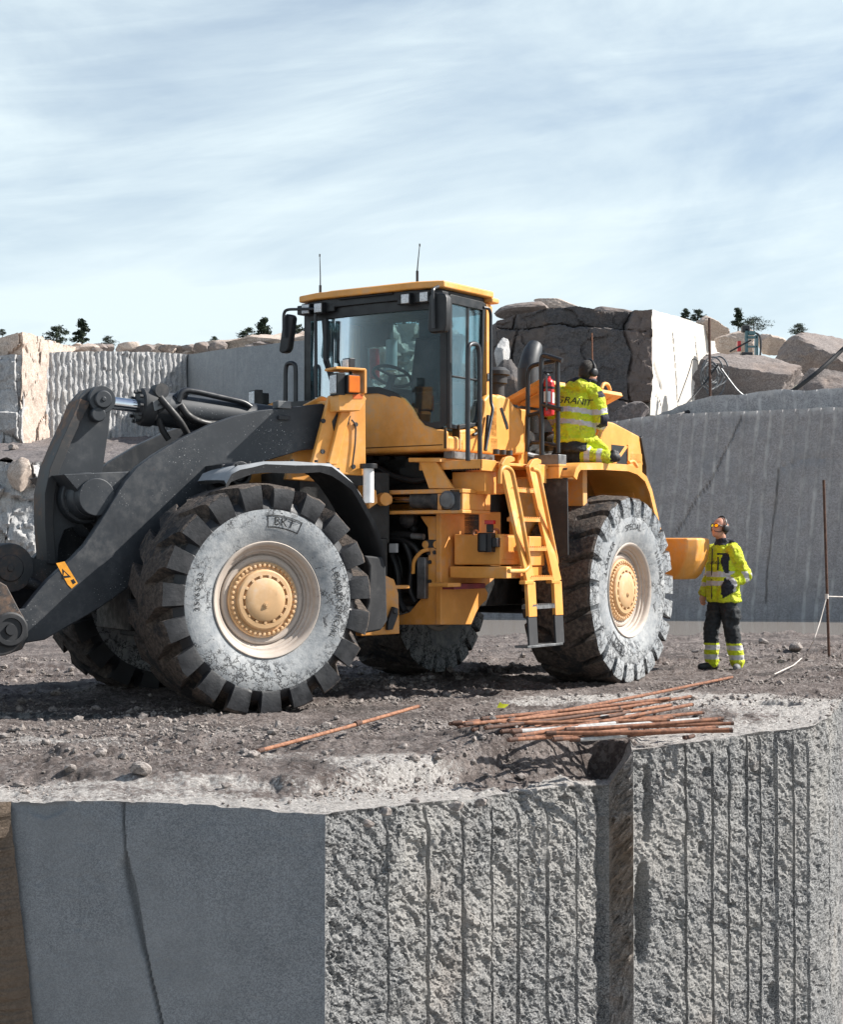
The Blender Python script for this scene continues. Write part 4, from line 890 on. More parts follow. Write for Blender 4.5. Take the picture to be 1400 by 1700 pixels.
for k in range(10):
    a = 2 * math.pi * k / 10; b.lathe((px_ + .215 * math.cos(a), .278, pz_ + .215 * math.sin(a)), (0, 1, 0), [(0, .014), (.014, .014), (.014, 0)], 8)
b.build('pivot_boss', [M['arm']], bc, bevel=.008)
# tilt cylinder along the middle
tc0 = Vector((tp[0], 0, tp[1])); tc1 = Vector((1.0, 0, 2.66)); dv = (tc1 - tc0).normalized()
b = MB(FF); b.tube([tc0 + dv * .45, tc1], .165, 32); b.lathe(tc0 + dv * .42, dv, [(0, .15), (.02, .175), (.05, .18), (.13, .18), (.15, .165), (.25, .165)], 28, 1)
for k in range(10):
    a = 2 * math.pi * k / 10; o_ = tc0 + dv * .415 + Vector((0, math.cos(a) * .145, 0)) + Vector((-dv.z, 0, dv.x)) * math.sin(a) * .145; b.tube([o_, o_ - dv * .03], .018, 6, 1)
tcyl = b.build('tilt_cylinder', [M['arm'], M['casting']], ROOT, angle=30)
b = MB(FF); b.tube([tc0 + dv * .10, tc0 + dv * .44], .062, 24); b.tube([tc0 + dv * .09, tc0 + dv * .14], .09, 24, 1); b.build('piston_rod', [M['chrome'], M['casting']], tcyl)
def ffp(px, py, y): x, z = FF.lat(px, py, y); return (x, y, z)
b = MB(FF); b.tube([ffp(296, 668, .14), ffp(302, 647, .14), ffp(325, 650, .14), ffp(405, 668, .14), ffp(416, 676, .14)], .030, 12, round_=.08); b.tube([ffp(291, 664, .10), ffp(306, 652, .10)], .05, 12)
b.build('hydraulic_pipe', [M['rail']], tcyl)
b = MB(FF); b.tube([ffp(266, 660, .2), ffp(283, 680, .24), ffp(300, 700, .24), ffp(312, 722, .2)], .032, 12, round_=.1); b.tube([ffp(262, 690, .1), ffp(270, 715, .1), ffp(280, 730, .1)], .03, 10); b.tube([ffp(300, 672, .2), ffp(312, 692, .22), ffp(340, 704, .2), ffp(380, 704, .1)], .035, 12, round_=.1)
b.build('hydraulic_hose', [M['hose']], tcyl)
b = MB(FF); x, z = FF.lat(268, 671, .19); b.prism([(x + .09, z + .02), (x - .09, z + .08), (x - .09, z - .0), (x + .07, z - .07)], .17, .20); b.prism([(x + .04, z + .0), (x - .05, z + .035), (x - .05, z + .01), (x + .04, z - .025)], .2005, .203, mat=1); b.lathe((x - .02, .0, z + .13), (0, 1, 0), [(0, .07), (.16, .07)], 14, 1)
b.build('port_block', [M['steel_dull'], M['casting']], tcyl, bevel=.006)
# link and coupler at the boom tips
b = MB(FF); cx_, cz_ = FF.lat(16, 943, .22)
b.lathe((cx_, -.24, cz_), (0, 1, 0), [(0, .22), (.06, .225), (.42, .225), (.47, .215), (.475, .12), (.49, .115), (.49, .03), (.50, .03), (.50, 0)], 36); b.prism([(cx_, cz_ + .16), (cx_ - .55, cz_ - .0), (cx_ - .62, cz_ - .12), (cx_ - .45, cz_ - .2), (cx_, cz_ - .18)], -.14, .14)
b.tube([ffp(45, 965, .2), ffp(62, 972, .2), ffp(72, 985, .2)], .05, 12); b.build('tilt_link', [M['arm_worn']], ROOT, bevel=.01)
b = MB(FF); CP = fl([(-6, 962), (12, 972), (32, 1010), (47, 1036), (48, 1058), (38, 1078), (10, 1088), (-40, 1095), (-90, 1090), (-90, 940), (-40, 930)], .75)
for sd in (1, -1): b.prism(CP, .66 * sd, .74 * sd)
xx = CP[9][0]; b.box(xx - .05, xx + .12, -1.35, 1.35, .35, 1.65); b.box(xx - .35, xx + .12, -.5, .5, .18, .55)
cp = b.build('tool_carrier', [M['arm_worn']], ROOT, bevel=.012)
b = MB(FF); x, z = FF.lat(17, 1045, .75)
for sd in (1, -1): b = MB(FF); b.lathe((x, .74 * sd, z), (0, sd, 0), [(0, .15), (.02, .15), (.03, .135), (.03, .10), (.015, .095), (.015, .05), (.04, .045), (.04, 0)], 28); b.build('carrier_pin', [M['casting']], cp, angle=30)
# ---------------- front frame
TW = [(547, 658), (527, 735), (514, 784), (608, 790), (607, 655), (576, 643)]
tw = fl(TW, .80)
for sd in (1, -1):
    b = MB(FF); b.prism(tw, .74 * sd, .80 * sd); b.prism([(p[0] + .1, p[1] - .06) for p in tw], .42 * sd, .48 * sd)
    b.prism(fl([(562, 684), (578, 684), (556, 772), (540, 772)], .80), .80 * sd, .86 * sd)
    x0, z0 = FF.lat(560, 660, .8); b.box(x0 - .25, x0 + .06, .48 * sd, .74 * sd, z0 - .06, z0 - .02)
    tw_ = b.build('loader_tower', [M['yellow']], ROOT, bevel=.012)
    if sd > 0:
        b = MB(FF)
        for p in ((536, 699), (535, 750), (551, 669), (590, 705), (586, 775)):
            x, z = FF.lat(*p, .8); b = MB(FF); b.lathe((x, .80, z), (0, 1, 0), [(0, .022), (.02, .022), (.02, 0)], 8); b.build('bolt', [M['casting']], tw_)
        b = MB(FF)
        x, z = FF.lat(563, 700, .8); b.prism(fl([(551, 700), (560, 684), (563, 700), (554, 716)], .8), .8025, .8065); b.prism(fl([(570, 700), (582, 690), (578, 705), (568, 716)], .8), .8025, .8065)
        b.build('cutout', [M['black']], tw_); b = MB(FF)
        b.tube([ffp(584, 697, .815), ffp(591, 705, .82), ffp(590, 735, .82), ffp(585, 775, .82)], .008, 6, round_=.05); b.build('lamp_wire', [M['casting']], tw_)
b = MB(FF); b.box(.35, 2.75, -.50, .50, .62, 1.55); b.box(.3, 1.3, -.45, .45, 1.5, 2.2); b.lathe((2.155, -1.1, 1.0), (0, 1, 0), [(0, .3), (.3, .25), (.8, .28), (1.4, .28), (1.9, .25), (2.2, .3)], 24)
b.prism([(2.0, 2.0), (3.0, 1.2), (3.0, .7), (1.6, .6)], -.46, .46); b.build('front_frame', [M['machinery']], ROOT, bevel=.012)
for sd in (1, -1):
    b = MB(FF); b.prism(fl([(640, 955), (655, 962), (662, 985), (664, 1052), (600, 1056), (598, 1046), (640, 1040)], .72), .60 * sd, .72 * sd); x, z = FF.lat(660, 975, .7); b.box(x - .14, x + .05, .6 * sd, .7 * sd, z - .015, z + .02); b.build('hitch_plate', [M['yellow_dusty']], ROOT, bevel=.01)
b = MB(FF); b.prism(fl([(653, 1007), (661, 1010), (661, 1020), (652, 1045), (643, 1046), (644, 1030)], .76), .72, .77); x, z = FF.lat(656, 1014, .77); b.lathe((x, .77, z), (0, 1, 0), [(0, .028), (.02, .028), (.02, 0)], 12); b.build('lashing_eye', [M['casting']], ROOT, bevel=.006)
# mudguards
FEN = [(374, 796), (384, 783), (397, 774), (418, 769), (440, 767), (490, 766), (530, 767), (550, 771), (566, 780), (584, 798), (600, 821), (612, 842), (623, 868), (632, 892), (641, 925)]
fe = np.array(fl(FEN, 1.38))
def strip(path, t):                                   # outline of a bent sheet
    p = np.array(path); d = np.gradient(p, axis=0); n = np.stack([d[:, 1], -d[:, 0]], 1); n /= np.linalg.norm(n, axis=1)[:, None]
    return p, p + n * t
for sd in (1, -1):
    a_, c_ = strip(fe, .035); 
    if c_[5][1] > a_[5][1]: c_ = 2 * a_ - c_
    b = MB(FF); n = len(a_); rings = []
    ys = [.74, .76, .95, 1.2, 1.36, 1.40, 1.385]
    for i in range(n):
        wob = .018 * math.sin(i * 1.9); up = [(a_[i] * .0 + a_[i]) for _ in ys]; ring = [(a_[i][0] + wob * .3, y * sd, a_[i][1] - (.10 if k >= 5 else 0) * (1 if k == 6 else .3) + (.01 * math.sin(i * 2.3 + k))) for k, y in enumerate(ys)] + [(c_[i][0], y * sd, c_[i][1] - (.03 if k == 0 else 0)) for k, y in enumerate((1.355, 1.2, .95, .76))]
        rings.append(ring)
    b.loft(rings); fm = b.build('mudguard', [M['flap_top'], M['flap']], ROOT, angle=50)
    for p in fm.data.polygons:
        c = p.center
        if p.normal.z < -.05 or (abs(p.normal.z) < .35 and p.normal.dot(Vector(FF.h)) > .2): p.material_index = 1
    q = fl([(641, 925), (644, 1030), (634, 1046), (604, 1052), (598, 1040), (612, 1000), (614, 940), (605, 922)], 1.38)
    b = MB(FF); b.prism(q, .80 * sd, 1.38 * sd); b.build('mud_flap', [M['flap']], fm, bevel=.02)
    if sd > 0:
        b = MB(FF); x, z = FF.lat(400, 786, 1.2); b.lathe((x, .7, z), (0, 1, 0), [(0, .11), (.5, .11), (.5, .08), (.46, .07), (.46, 0)], 24); b.box(x - .3, x + .1, .6, 1.0, z + .02, z + .09); b.build('mudguard_bracket', [M['rubber']], fm, bevel=.008)
        b = MB(FF)
        for i in range(2, 9): b.lathe((a_[i][0], 1.32, a_[i][1]), (0, 0, 1), [(0, .018), (.02, .018), (.02, 0)], 8)
        b.build('mudguard_bolts', [M['casting']], fm)
# driving lamps on the towers
def lamp(mb, o, ax, up, w, h, d):
    o, ax, up = Vector(o), Vector(ax).normalized(), Vector(up); sdv = up.cross(ax)
    def q(a, b_, c): return tuple(o + sdv * a + up * b_ + ax * c)
    mb.hexa([q(-w, -h, -d), q(w, -h, -d), q(w, h, -d), q(-w, h, -d)], [q(-w, -h, 0), q(w, -h, 0), q(w, h, 0), q(-w, h, 0)], 0)
    mb.hexa([q(-w * .86, -h * .86, -.002), q(w * .86, -h * .86, -.002), q(w * .86, h * .86, -.002), q(-w * .86, h * .86, -.002)], [q(-w * .8, -h * .8, .012), q(w * .8, -h * .8, .012), q(w * .8, h * .8, .012), q(-w * .8, h * .8, .012)], 1)
for sd in (1, -1):
    b = MB(FF); lo = fl([(563, 682), (598, 682), (609, 662), (609, 620), (603, 618), (600, 652), (563, 655)], 1.0)
    b.prism(lo[:3] + [lo[5], lo[6]], .80 * sd, 1.0 * sd); x, z = FF.lat(600, 636, 1.0)
    if sd > 0: b.box(x - .05, x - .02, .78 * sd, 1.02 * sd, z - .1, z + .13); b.box(x - .04, x + .28, .78 * sd, 1.02 * sd, z + .115, z + .14)
    br = b.build('lamp_bracket', [M['yellow']], ROOT, bevel=.008)
    b = MB(FF); x, z = FF.lat(575, 638, 1.0); lamp(b, (x + .10, .93 * sd, z), (1, 0, 0), (0, 0, 1), .075, .105, .09); b.build('headlight', [M['black'], M['lens']], br, bevel=.008)
    b = MB(FF); x, z = FF.lat(586, 639, 1.0); b.box(x - .05, x + .08, .98 * sd, 1.045 * sd, z - .09, z + .09, 0); b.box(x - .045, x + .075, 1.045 * sd, 1.065 * sd, z - .08, z + .08, 1); b.build('turn_signal', [M['black'], M['amber']], br, bevel=.01)
    if sd < 0: continue
    b = MB(FF); x, z = FF.lat(576, 605, .9); lamp(b, (x, .88 * sd, z), (1, .2, 0), (0, 0, 1), .055, .06, .07); b.tube([(x - .04, .88 * sd, z), (x - .06, .88 * sd, z - .16)], .018, 8); b.build('work_light', [M['black'], M['lens']], br, bevel=.006)
    if sd > 0:
        b = MB(FF); b.prism(fl([(586, 655), (602, 655), (602, 662), (586, 662)], 1.0), 1.002, 1.004); b.build('orange_mark', [plain('red_orange_print', (.8, .16, .03), .5)], br)
        b = MB(FF)
        for k in range(3): b.prism(fl([(563.5, 661 + 4 * k), (568, 661 + 4 * k), (568, 664 + 4 * k), (563.5, 664 + 4 * k)], .80), .8025, .804)
        b.build('vent_slots', [M['black']], br)
b = MB(FF); b.tube([ffp(612, 775, .9), ffp(612, 835, .9)], .052, 18, 1); b.tube([ffp(612, 770, .9), ffp(612, 778, .9)], .085, 18, 0); b.build('filter_canister', [M['black'], M['white']], ROOT, bevel=.005)
# ---------------- rear frame and articulation
def rp(px, py, y): x, z = RF.lat(px, py, y); return (x, y, z)
def rx(px, py, x): y, z = RF.fwd(px, py, x); return (x, y, z)
b = MB(RF); BH = [(697, 857), (733, 857), (733, 1037), (661, 1037), (661, 1022), (680, 1016), (699, 993), (709, 950), (712, 906), (710, 876)]
b.prism(rfw(BH, .20), .12, .20, 'x')
b.prism([(-.72, .68), (rfw([(661, 1037)], .2)[0][0], .68), (rfw([(661, 1037)], .2)[0][0], .76), (-.72, .76)], .12, .20, 'x')
b.prism([(-.72, .68), (-.5, .68), (-.45, 1.2), (-.5, 1.8), (-.72, 1.8)], .12, .20, 'x')
rfm = b.build('rear_frame', [M['yellow_dusty']], ROOT, bevel=.01)
b = MB(RF); SPp = [(732, 850), (832, 850), (832, 950), (816, 966), (805, 974), (811, 984), (809, 996), (797, 1007), (791, 1018), (783, 1037), (732, 1037)]
for sd in (1, -1): b.prism(rl(SPp, .72), .66 * sd, .72 * sd)
b.build('frame_side_plate', [M['yellow_dusty']], rfm, bevel=.01)
b = MB(RF); b.box(-4.0, -.25, -.64, .64, .85, 2.2); b.box(-.25, .1, -.6, .6, 1.9, 2.36); b.box(-.5, -.2, -.7, .72, 1.2, 2.36); b.lathe((-2.155, -1.1, 1.0), (0, 1, 0), [(0, .3), (.3, .25), (.8, .28), (1.4, .28), (1.9, .25), (2.2, .3)], 24)  # plain boxes added under the cab block the light and keep it dark
b.lathe((.6, 0, .95), (1, 0, 0), [(-.9, .1), (.9, .1)], 16); b.lathe((.0, -.15, 1.2), (1, 0, 0), [(-.3, .32), (.1, .32), (.12, .2)], 20); b.build('drivetrain_and_light_block', [M['machinery']], rfm, bevel=.01)
b = MB(RF)
for (pts, r) in ((((615, 848), (640, 852), (672, 862), (690, 880)), .03), (((640, 888), (668, 886), (690, 890), (702, 891)), .035), (((636, 897), (660, 893), (690, 906), (700, 930)), .03), (((650, 920), (662, 950), (660, 990), (672, 1015)), .035), (((672, 900), (684, 930), (680, 980), (690, 1000)), .028), (((620, 770), (650, 790), (690, 800), (720, 790)), .03), (((700, 765), (712, 790), (735, 812), (742, 840)), .022)):
    b.tube([rx(p[0], p[1], .18) for p in pts], r, 10, round_=.1)
b.lathe(rx(678, 862, .22), (1, 0, 0), [(-.12, .05), (-.03, .09), (.03, .09), (.09, .05), (.1, 0)], 18, 0); b.tube([rx(684, 890, .25), rx(704, 891, .25)], .03, 10, 1); y, z = RF.fwd(654, 909, .24); b.box(.22, .25, y - .05, y + .04, z - .05, z + .04, 2)
for k in range(14): p = rx(616 + 9 * (k % 7) + 3 * (k // 7), 766 + 44 * (k // 7) + 6 * (k % 3), .05); b.box(p[0] - .2, p[0] + .05, p[1] - .07, p[1] + .06, p[2] - .07, p[2] + .05, 3)
b.build('hoses_and_valves', [M['hose'], M['steel_dull'], M['white'], M['machinery']], rfm, angle=30)
b = MB(RF); p0 = rx(694, 925, .24); p1 = rx(708, 994, .24); b.box(.20, .26, p0[1], p1[1], p1[2], p0[2]); b.build('grey_grease_block', [M['steel_dull']], rfm, bevel=.008)
b = MB(RF); b.tube([rx(686, 952, .24), rx(687, 930, .26), rx(700, 915, .26), rx(712, 912, .24)], .02, 10, round_=.05); y, z = RF.fwd(722, 901, .2); b.box(.2, .206, y - .1, y + .06, z - .05, z + .03, 1)
for p in ((714, 933), (714, 965), (722, 917), (712, 918)): b.lathe(rx(p[0], p[1], .205), (1, 0, 0), [(-.01, .02), (.012, .02), (.012, 0)], 8, 1)
b.build('grease_line', [M['yellow'], M['casting']], rfm)
b = MB(RF); s0 = rx(714, 904, .2)                      # engraved service pictograms beside the opening
for dy in (-.05, .08): b.lathe((.2015, s0[1] + dy, s0[2]), (1, 0, 0), [(0, .045), (.003, .045)], 20); b.lathe((.205, s0[1] + dy, s0[2]), (1, 0, 0), [(0, .038), (.002, .038)], 20, 1)
b.build('service_sign', [M['casting'], M['yellow']], rfm)
# the shelf with the steering cylinder
b = MB(RF); T0 = rfw([(612, 811), (768, 811), (768, 818), (612, 818)], .42); B0 = rfw([(612, 846), (768, 846), (768, 852), (612, 852)], .42); y0, y1 = -.2, T0[1][0]
b.box(-.1, .42, y0, y1, T0[2][1], T0[1][1]); b.box(-.1, .42, y0, y1, B0[2][1], B0[1][1]); b.box(.0, .40, y1 - .05, y1 - .01, B0[1][1], T0[2][1]); b.box(-.1, .0, y0, y1, B0[1][1], T0[2][1])
yb = rfw([(727, 830)], .42)[0][0]; b.box(.02, .40, yb - .02, yb + .03, B0[1][1], T0[2][1]); b.build('steering_bracket', [M['yellow_dusty']], rfm, bevel=.008)
b = MB(RF); c0 = Vector(rx(625, 829, .33)); c1 = Vector(rx(765, 831, .30)); mid = c0.lerp(c1, .45)
b.tube([c0, mid], .03, 16, 1); b.tube([mid, c0.lerp(c1, .80)], .085, 20, 0); b.tube([c0.lerp(c1, .72), c0.lerp(c1, .79)], .11, 20, 0); b.lathe(Vector(rx(744, 830, .42)), (1, 0, 0), [(-.05, .09), (.02, .09), (.035, .07), (.035, 0)], 20, 2); p = rx(757, 830, .41); b.box(p[0] - .02, p[0] + .01, p[1] - .06, p[1] + .05, p[2] - .1, p[2] + .1, 0)
b.build('steering_cylinder', [M['casting'], M['chrome'], M['steel_dull']], rfm, angle=30)
b = MB(FF); c = [FF.lat(a_, b_, .62) for a_, b_ in ((608, 805), (622, 815), (624, 835), (610, 845))]; b.prism(c, .30, .66); x, z = FF.lat(640, 829, .5); b.tube([(x - .10, .42, z), (x + .3, .42, z)], .05, 14); b.lathe((x + .02, .5, z), (0, 1, 0), [(-.05, .065), (.05, .065)], 20); b.build('cylinder_anchor', [M['yellow_dusty']], rfm, bevel=.006)
b = MB(RF); b.prism(rfw([(678, 760), (731, 760), (731, 767), (678, 767)], .40), .0, .40, 'x'); b.prism(rfw([(700, 766), (723, 766), (752, 811), (716, 811)], .38), .34, .38, 'x'); b.prism(rfw([(680, 766), (700, 766), (717, 811), (706, 811)], .38), .02, .06, 'x'); b.prism(rfw([(696, 766), (702, 766), (718, 811), (712, 811)], .38), .04, .38, 'x'); b.build('cab_mount', [M['yellow']], rfm, bevel=.006)
# plate with valve block right of the shelf
b = MB(RF); q = rl([(772, 815), (812, 815), (800, 850), (768, 850)], .76); b.prism(q, .70, .76); b.prism(rl([(776, 795), (850, 795), (852, 820), (790, 820)], .95), .55, .95); b.build('deck_support', [M['yellow_dusty']], rfm, bevel=.008)
b = MB(RF); p = rp(783, 844, .80); b.box(p[0] - .14, p[0] + .16, .77, .83, p[2] - .02, p[2] + .03)
for k in range(4): b.tube([rp(773 + k * 6, 852, .8), rp(775 + k * 5, 828, .82), rp(781 + k * 4, 824, .80)], .012, 8, 1)
b.build('valve_block', [M['steel_dull'], M['hose']], rfm, bevel=.004)
# ---------------- decks, ladder, boxes
zt = 2.30
b = MB(RF); yo = RF.fwd(800, 758, .32)[0]; yi = RF.fwd(738, 758, .32)[0]
b.box(.30, .32, yi - .3, yo, 2.22, zt + .01); b.box(.05, .32, yo - .02, yo, 2.20, zt + .01); b.box(-1.0, .31, .75, yo - .01, zt - .03, zt); b.box(-.95, -.60, yo - .02, yo, 2.12, zt + .01); b.box(-.60, .06, yo - .35, yo - .33, 2.0, zt - .02)
b.box(.14, .18, yi, yo - .05, 2.0, 2.2); b.box(-.05, .16, yo - .38, yo - .06, 1.98, 2.20)
for k in range(11): b.box(.30, .325, yi + .08 + k * .03, yi + .095 + k * .03, 2.205, 2.222, 1)
b.box(-1.36, -1.0, .75, 1.37, zt - .02, zt + .01); b.box(-1.02, -1.0, .98, 1.37, 2.17, zt + .02); b.box(-1.36, -1.01, 1.35, 1.37, 2.17, zt + .02)
b.box(-.98, .3, -1.2, -.75, zt - .03, zt)
dk = b.build('walkway_deck', [M['yellow'], M['black']], ROOT, bevel=.006)
b = MB(RF)
for p in ((824, 751), (835, 752), (846, 753)): b.tube([rp(p[0], p[1] + 3, 1.0), rp(p[0], p[1] - 5, 1.0)], .035, 12)
b.build('deck_caps', [M['casting']], dk)
LX = lambda z: np.interp(z, [.5, 1.16, 2.3], [-.10, -.12, .04])
LY = lambda z: np.interp(z, [.5, 1.16, 2.3], [1.55, 1.50, 1.30])
lad = MB(RF)
def rail_(mb, dx, z0, z1, mat=0, wd=.08, th=.02):
    pts = []
    for z in (z0, z1):
        x, y = LX(z) + dx - .05, LY(z); pts.append([(x - wd, y - th, z), (x + wd, y - th, z), (x + wd, y + th, z), (x - wd, y + th, z)])
    mb.hexa(pts[0], pts[1], mat)
for dx in (0, -.53):
    rail_(lad, dx, 1.13, 2.22); rail_(lad, dx, .78, 1.12)
    # goose neck over the deck edge
    pr = [(LX(2.2) + dx - .12, 2.20), (LX(2.2) + dx + .03, 2.20), (LX(2.2) + dx + .05, 2.27), (LX(2.2) + dx - .03, 2.34), (LX(2.2) + dx - .13, 2.36), (LX(2.2) + dx - .2, 2.345), (LX(2.2) + dx - .2, 2.31), (LX(2.2) + dx - .10, 2.29)]
    lad.prism(pr, LY(2.25) - .02, LY(2.25) + .025); lad.box(LX(1.15) + dx - .085, LX(1.15) + dx + .085, 1.46, 1.53, 1.10, 1.135)
ladder = lad.build('ladder', [M['yellow']], ROOT, bevel=.006)
for k, py in enumerate((809, 860, 910, 963, 1011)):
    zk = [2.03, 1.74, 1.45, 1.16, .88][k]; b = MB(RF); x, y = LX(zk), LY(zk); b.box(x - .49, x - .04, y - .10, y + .02, zk - .025, zk + .012)
    for j in range(12): b.box(x - .48 + .036 * j, x - .462 + .036 * j, y - .10, y + .024, zk + .012, zk + .022)
    b.build('rung', [M['steel'] if k > 3 else M['yellow_dusty']], ladder)
b = MB(RF)
for dx in (0, -.53): rail_(b, dx, .50, .79, 0, .085, .012)
b.box(LX(.5) - .62, LX(.5) + .085, 1.42, 1.57, .48, .505, 1); b.build('flexible_step', [M['flap'], M['steel_dull']], ladder, bevel=.005)
b = MB(RF); 
def rail_path(pts, y): return [rp(a_, b_, y) for a_, b_ in pts]
b.tube(rail_path([(830, 803), (830, 782), (838, 774), (850, 780), (864, 848), (880, 938), (872, 948), (845, 948)], 1.50), .022, 12, round_=.06); b.tube(rail_path([(884, 779), (894, 781), (910, 860), (925, 934), (921, 944), (913, 947)], 1.46), .022, 12, round_=.06); b.build('ladder_handrail', [M['yellow']], ladder)
# battery box and tray
b = MB(RF); q = rfw([(754, 887), (831, 887), (831, 938), (754, 938)], .05); b.box(-.33, .05, q[0][0], q[1][0], q[2][1], q[0][1]); b.box(-.28, .02, q[0][0] + .04, q[1][0] + .004, q[2][1] + .05, q[0][1] - .02)
bx = b.build('battery_box', [M['yellow']], ROOT, bevel=.012)
b = MB(RF); b.box(-.60, .10, q[0][0] - .02, q[1][0] + .10, q[2][1] - .13, q[2][1] - .015); b.box(-.62, -.3, q[0][0], q[1][0] + .12, q[2][1] - .01, q[0][1] - .02); b.build('box_tray', [M['yellow']], bx, bevel=.01)
b = MB(RF); y, z = RF.fwd(806, 898, .12); b.box(.05, .14, y - .075, y + .075, z - .11, z + .08); b.lathe((.14, y - .02, z - .1), (0, 0, 1), [(0, .05), (.17, .05)], 14); b.box(.05, .12, y + .06, y + .13, z - .06, z + .03); b.build('holder', [M['black']], bx, bevel=.006)
b = MB(RF); y, z = RF.fwd(812, 872, .12); b.box(.07, .12, y - .03, y + .025, z - .07, z + .01, 1); b.box(.07, .125, y - .05, y + .05, z + .01, z + .05); b.build('red_cap', [M['red'], M['black']], bx, bevel=.004)
b = MB(RF); b.tube([rp(786, 888, 1.0), rp(787, 880, 1.0), rp(793, 880, 1.0), rp(794, 888, 1.0)], .012, 8, round_=.03); b.tube([rp(818, 886, 1.05), rp(822, 878, 1.05), rp(828, 880, 1.05), rp(829, 890, 1.05)], .014, 8, round_=.03); b.build('cable_loop', [M['rust_b']], bx)
b = MB(RF); q2 = rl([(744, 968), (766, 968), (766, 974), (744, 974)], .95); b.box(q2[0][0], q2[1][0], .72, .95, q2[2][1], q2[0][1]); q3 = rl([(760, 968), (812, 967), (812, 980), (762, 981)], .9); b.box(q3[0][0], q3[1][0], .72, .86, q3[2][1] + .02, q3[0][1] - .01, 1); b.build('lower_step', [M['yellow_dusty'], plain('faded_red_paint', (.22, .045, .06), .7)], rfm, bevel=.008)
# rear mud flap and mudguard
b = MB(RF); b.prism([(1.12, 2.28), (1.42, 2.28), (1.43, 1.38), (1.30, 1.34), (1.20, 1.40)], -1.10, -1.08, 'x'); b.build('mud_flap', [M['flap']], ROOT, bevel=.006)
RFE = [(953, 790), (957, 776), (964, 768), (1000, 768), (1044, 771), (1060, 777), (1074, 790), (1083, 812), (1092, 850), (1101, 892)]
re_ = np.array(rl(RFE, 1.52))
for sd in (1, -1):
    b = MB(RF); rings = []
    d_ = np.gradient(re_, axis=0); n_ = np.stack([-d_[:, 1], d_[:, 0]], 1); n_ /= np.linalg.norm(n_, axis=1)[:, None]
    if n_[4][1] > 0: n_ = -n_
    for i in range(len(re_)):
        a_ = re_[i]; c_ = a_ + n_[i] * .03; l_ = a_ + n_[i] * .075
        rings.append([(a_[0], .80 * sd, a_[1]), (a_[0], 1.50 * sd, a_[1]), (a_[0], 1.52 * sd, a_[1] - .006), (l_[0], 1.52 * sd, l_[1]), (l_[0], 1.495 * sd, l_[1]), (c_[0], 1.49 * sd, c_[1]), (c_[0], .80 * sd, c_[1])])
    b.loft(rings); pth = [re_[1], re_[0]]
    b.build('rear_mudguard', [M['yellow']], ROOT, angle=40)
    b = MB(RF); b.prism([(-1.05, 2.26), (-1.05, 1.2), (-3.3, 1.2), (-3.3, 2.0), (-2.9, 2.26)], .74 * sd, .80 * sd)
    for xx in (-1.65, -2.85): b.prism([(xx, 2.3), (xx - .1, 2.3), (xx - .1, 1.9), (xx, 1.9)], .80 * sd, 1.3 * sd)
    b.build('arch_panel', [M['yellow_dusty']], ROOT, bevel=.01)
# ---------------- cab
b = MB(RF)
WB = [(742, 714), (722, 712), (703, 706), (692, 694), (682, 676), (670, 661), (652, 653), (632, 650)]
lft = rfw(WB, .44); yc = 0.0
out = lft + [(-p[0], p[1]) for p in lft[::-1]]
out = [(min(max(p[0], -.92), .92), p[1]) for p in out] + [(-.92, 2.40), (.92, 2.40)]
b.prism(out, .37, .44, 'x'); b.prism([(-.92, 2.40), (.92, 2.40), (.92, 2.55), (-.92, 2.55)], .1, .40, 'x')
b.box(-.55, .2, -.92, .92, 2.40, 2.60); 
for sd in (1, -1): b.prism([(.20, 2.62), (-.15, 2.66), (-.24, 2.78), (-.27, 2.95), (-.36, 3.02), (-.54, 3.02), (-.54, 2.55), (.20, 2.55)], .84 * sd, .92 * sd)
b.box(-.56, -.48, -.9, .9, 2.4, 3.0)
cab = b.build('cab', [M['yellow']], ROOT, bevel=.035, seg=3)
b = MB(RF); b.box(.37, .4455, -.3, .88, 2.452, 2.46); b.box(.432, .447, .90, .925, 2.42, 2.62); b.box(.19, .205, .84, .9225, 2.42, 2.66); b.build('panel_seams', [plain('seam_shadow_gap', (.06, .03, .008), .8)], cab)
b = MB(RF); y_, z_ = RF.fwd(748, 752, .30); b.box(-.5, .30, .80, .90, 2.33, 2.405); b.build('cab_sill', [M['steel_dull']], cab, bevel=.006)
# pillars and dark frames
b = MB(RF)
for sd in (1, -1):
    b.prism([(.30, 2.62), (.345, 2.62), (.345, 3.93), (.30, 3.93)], .86 * sd, .905 * sd); b.prism([(-.02, 2.68), (.01, 2.68), (-.01, 3.93), (-.04, 3.93)], .86 * sd, .89 * sd)
    b.prism([(-.26, 2.95), (-.22, 2.9), (-.28, 3.93), (-.33, 3.93)], .86 * sd, .90 * sd); b.box(-.30, .32, .86 * sd, .90 * sd, 3.85, 3.94)
    b.prism([(.20, 2.625), (-.13, 2.67), (-.215, 2.79), (-.245, 2.95), (-.205, 2.94), (-.175, 2.80), (-.11, 2.705), (.20, 2.665)], .87 * sd, .925 * sd); b.box(.19, .30, .87 * sd, .905 * sd, 2.62, 2.665)
    b.box(-.22, .30, .875 * sd, .89 * sd, 3.13, 3.15)
b.box(-.54, -.50, -.80, .80, 3.85, 3.94); b.box(-.54, -.50, -.80, -.70, 3.0, 3.94); b.box(-.54, -.50, .2, .28, 3.0, 3.94)
b.build('pillar_frame', [M['black']], cab, bevel=.008)
for sd in (1, -1):
    b = MB(RF); b.prism([(-.34, 3.0), (-.34, 3.93), (-.43, 3.93), (-.43, 3.0)], .82 * sd, .905 * sd); b.prism([(-.43, 3.0), (-.43, 3.93), (-.53, 3.93), (-.53, 3.0)], .80 * sd, .86 * sd); b.build('rear_pillar', [M['yellow']], cab, bevel=.012)
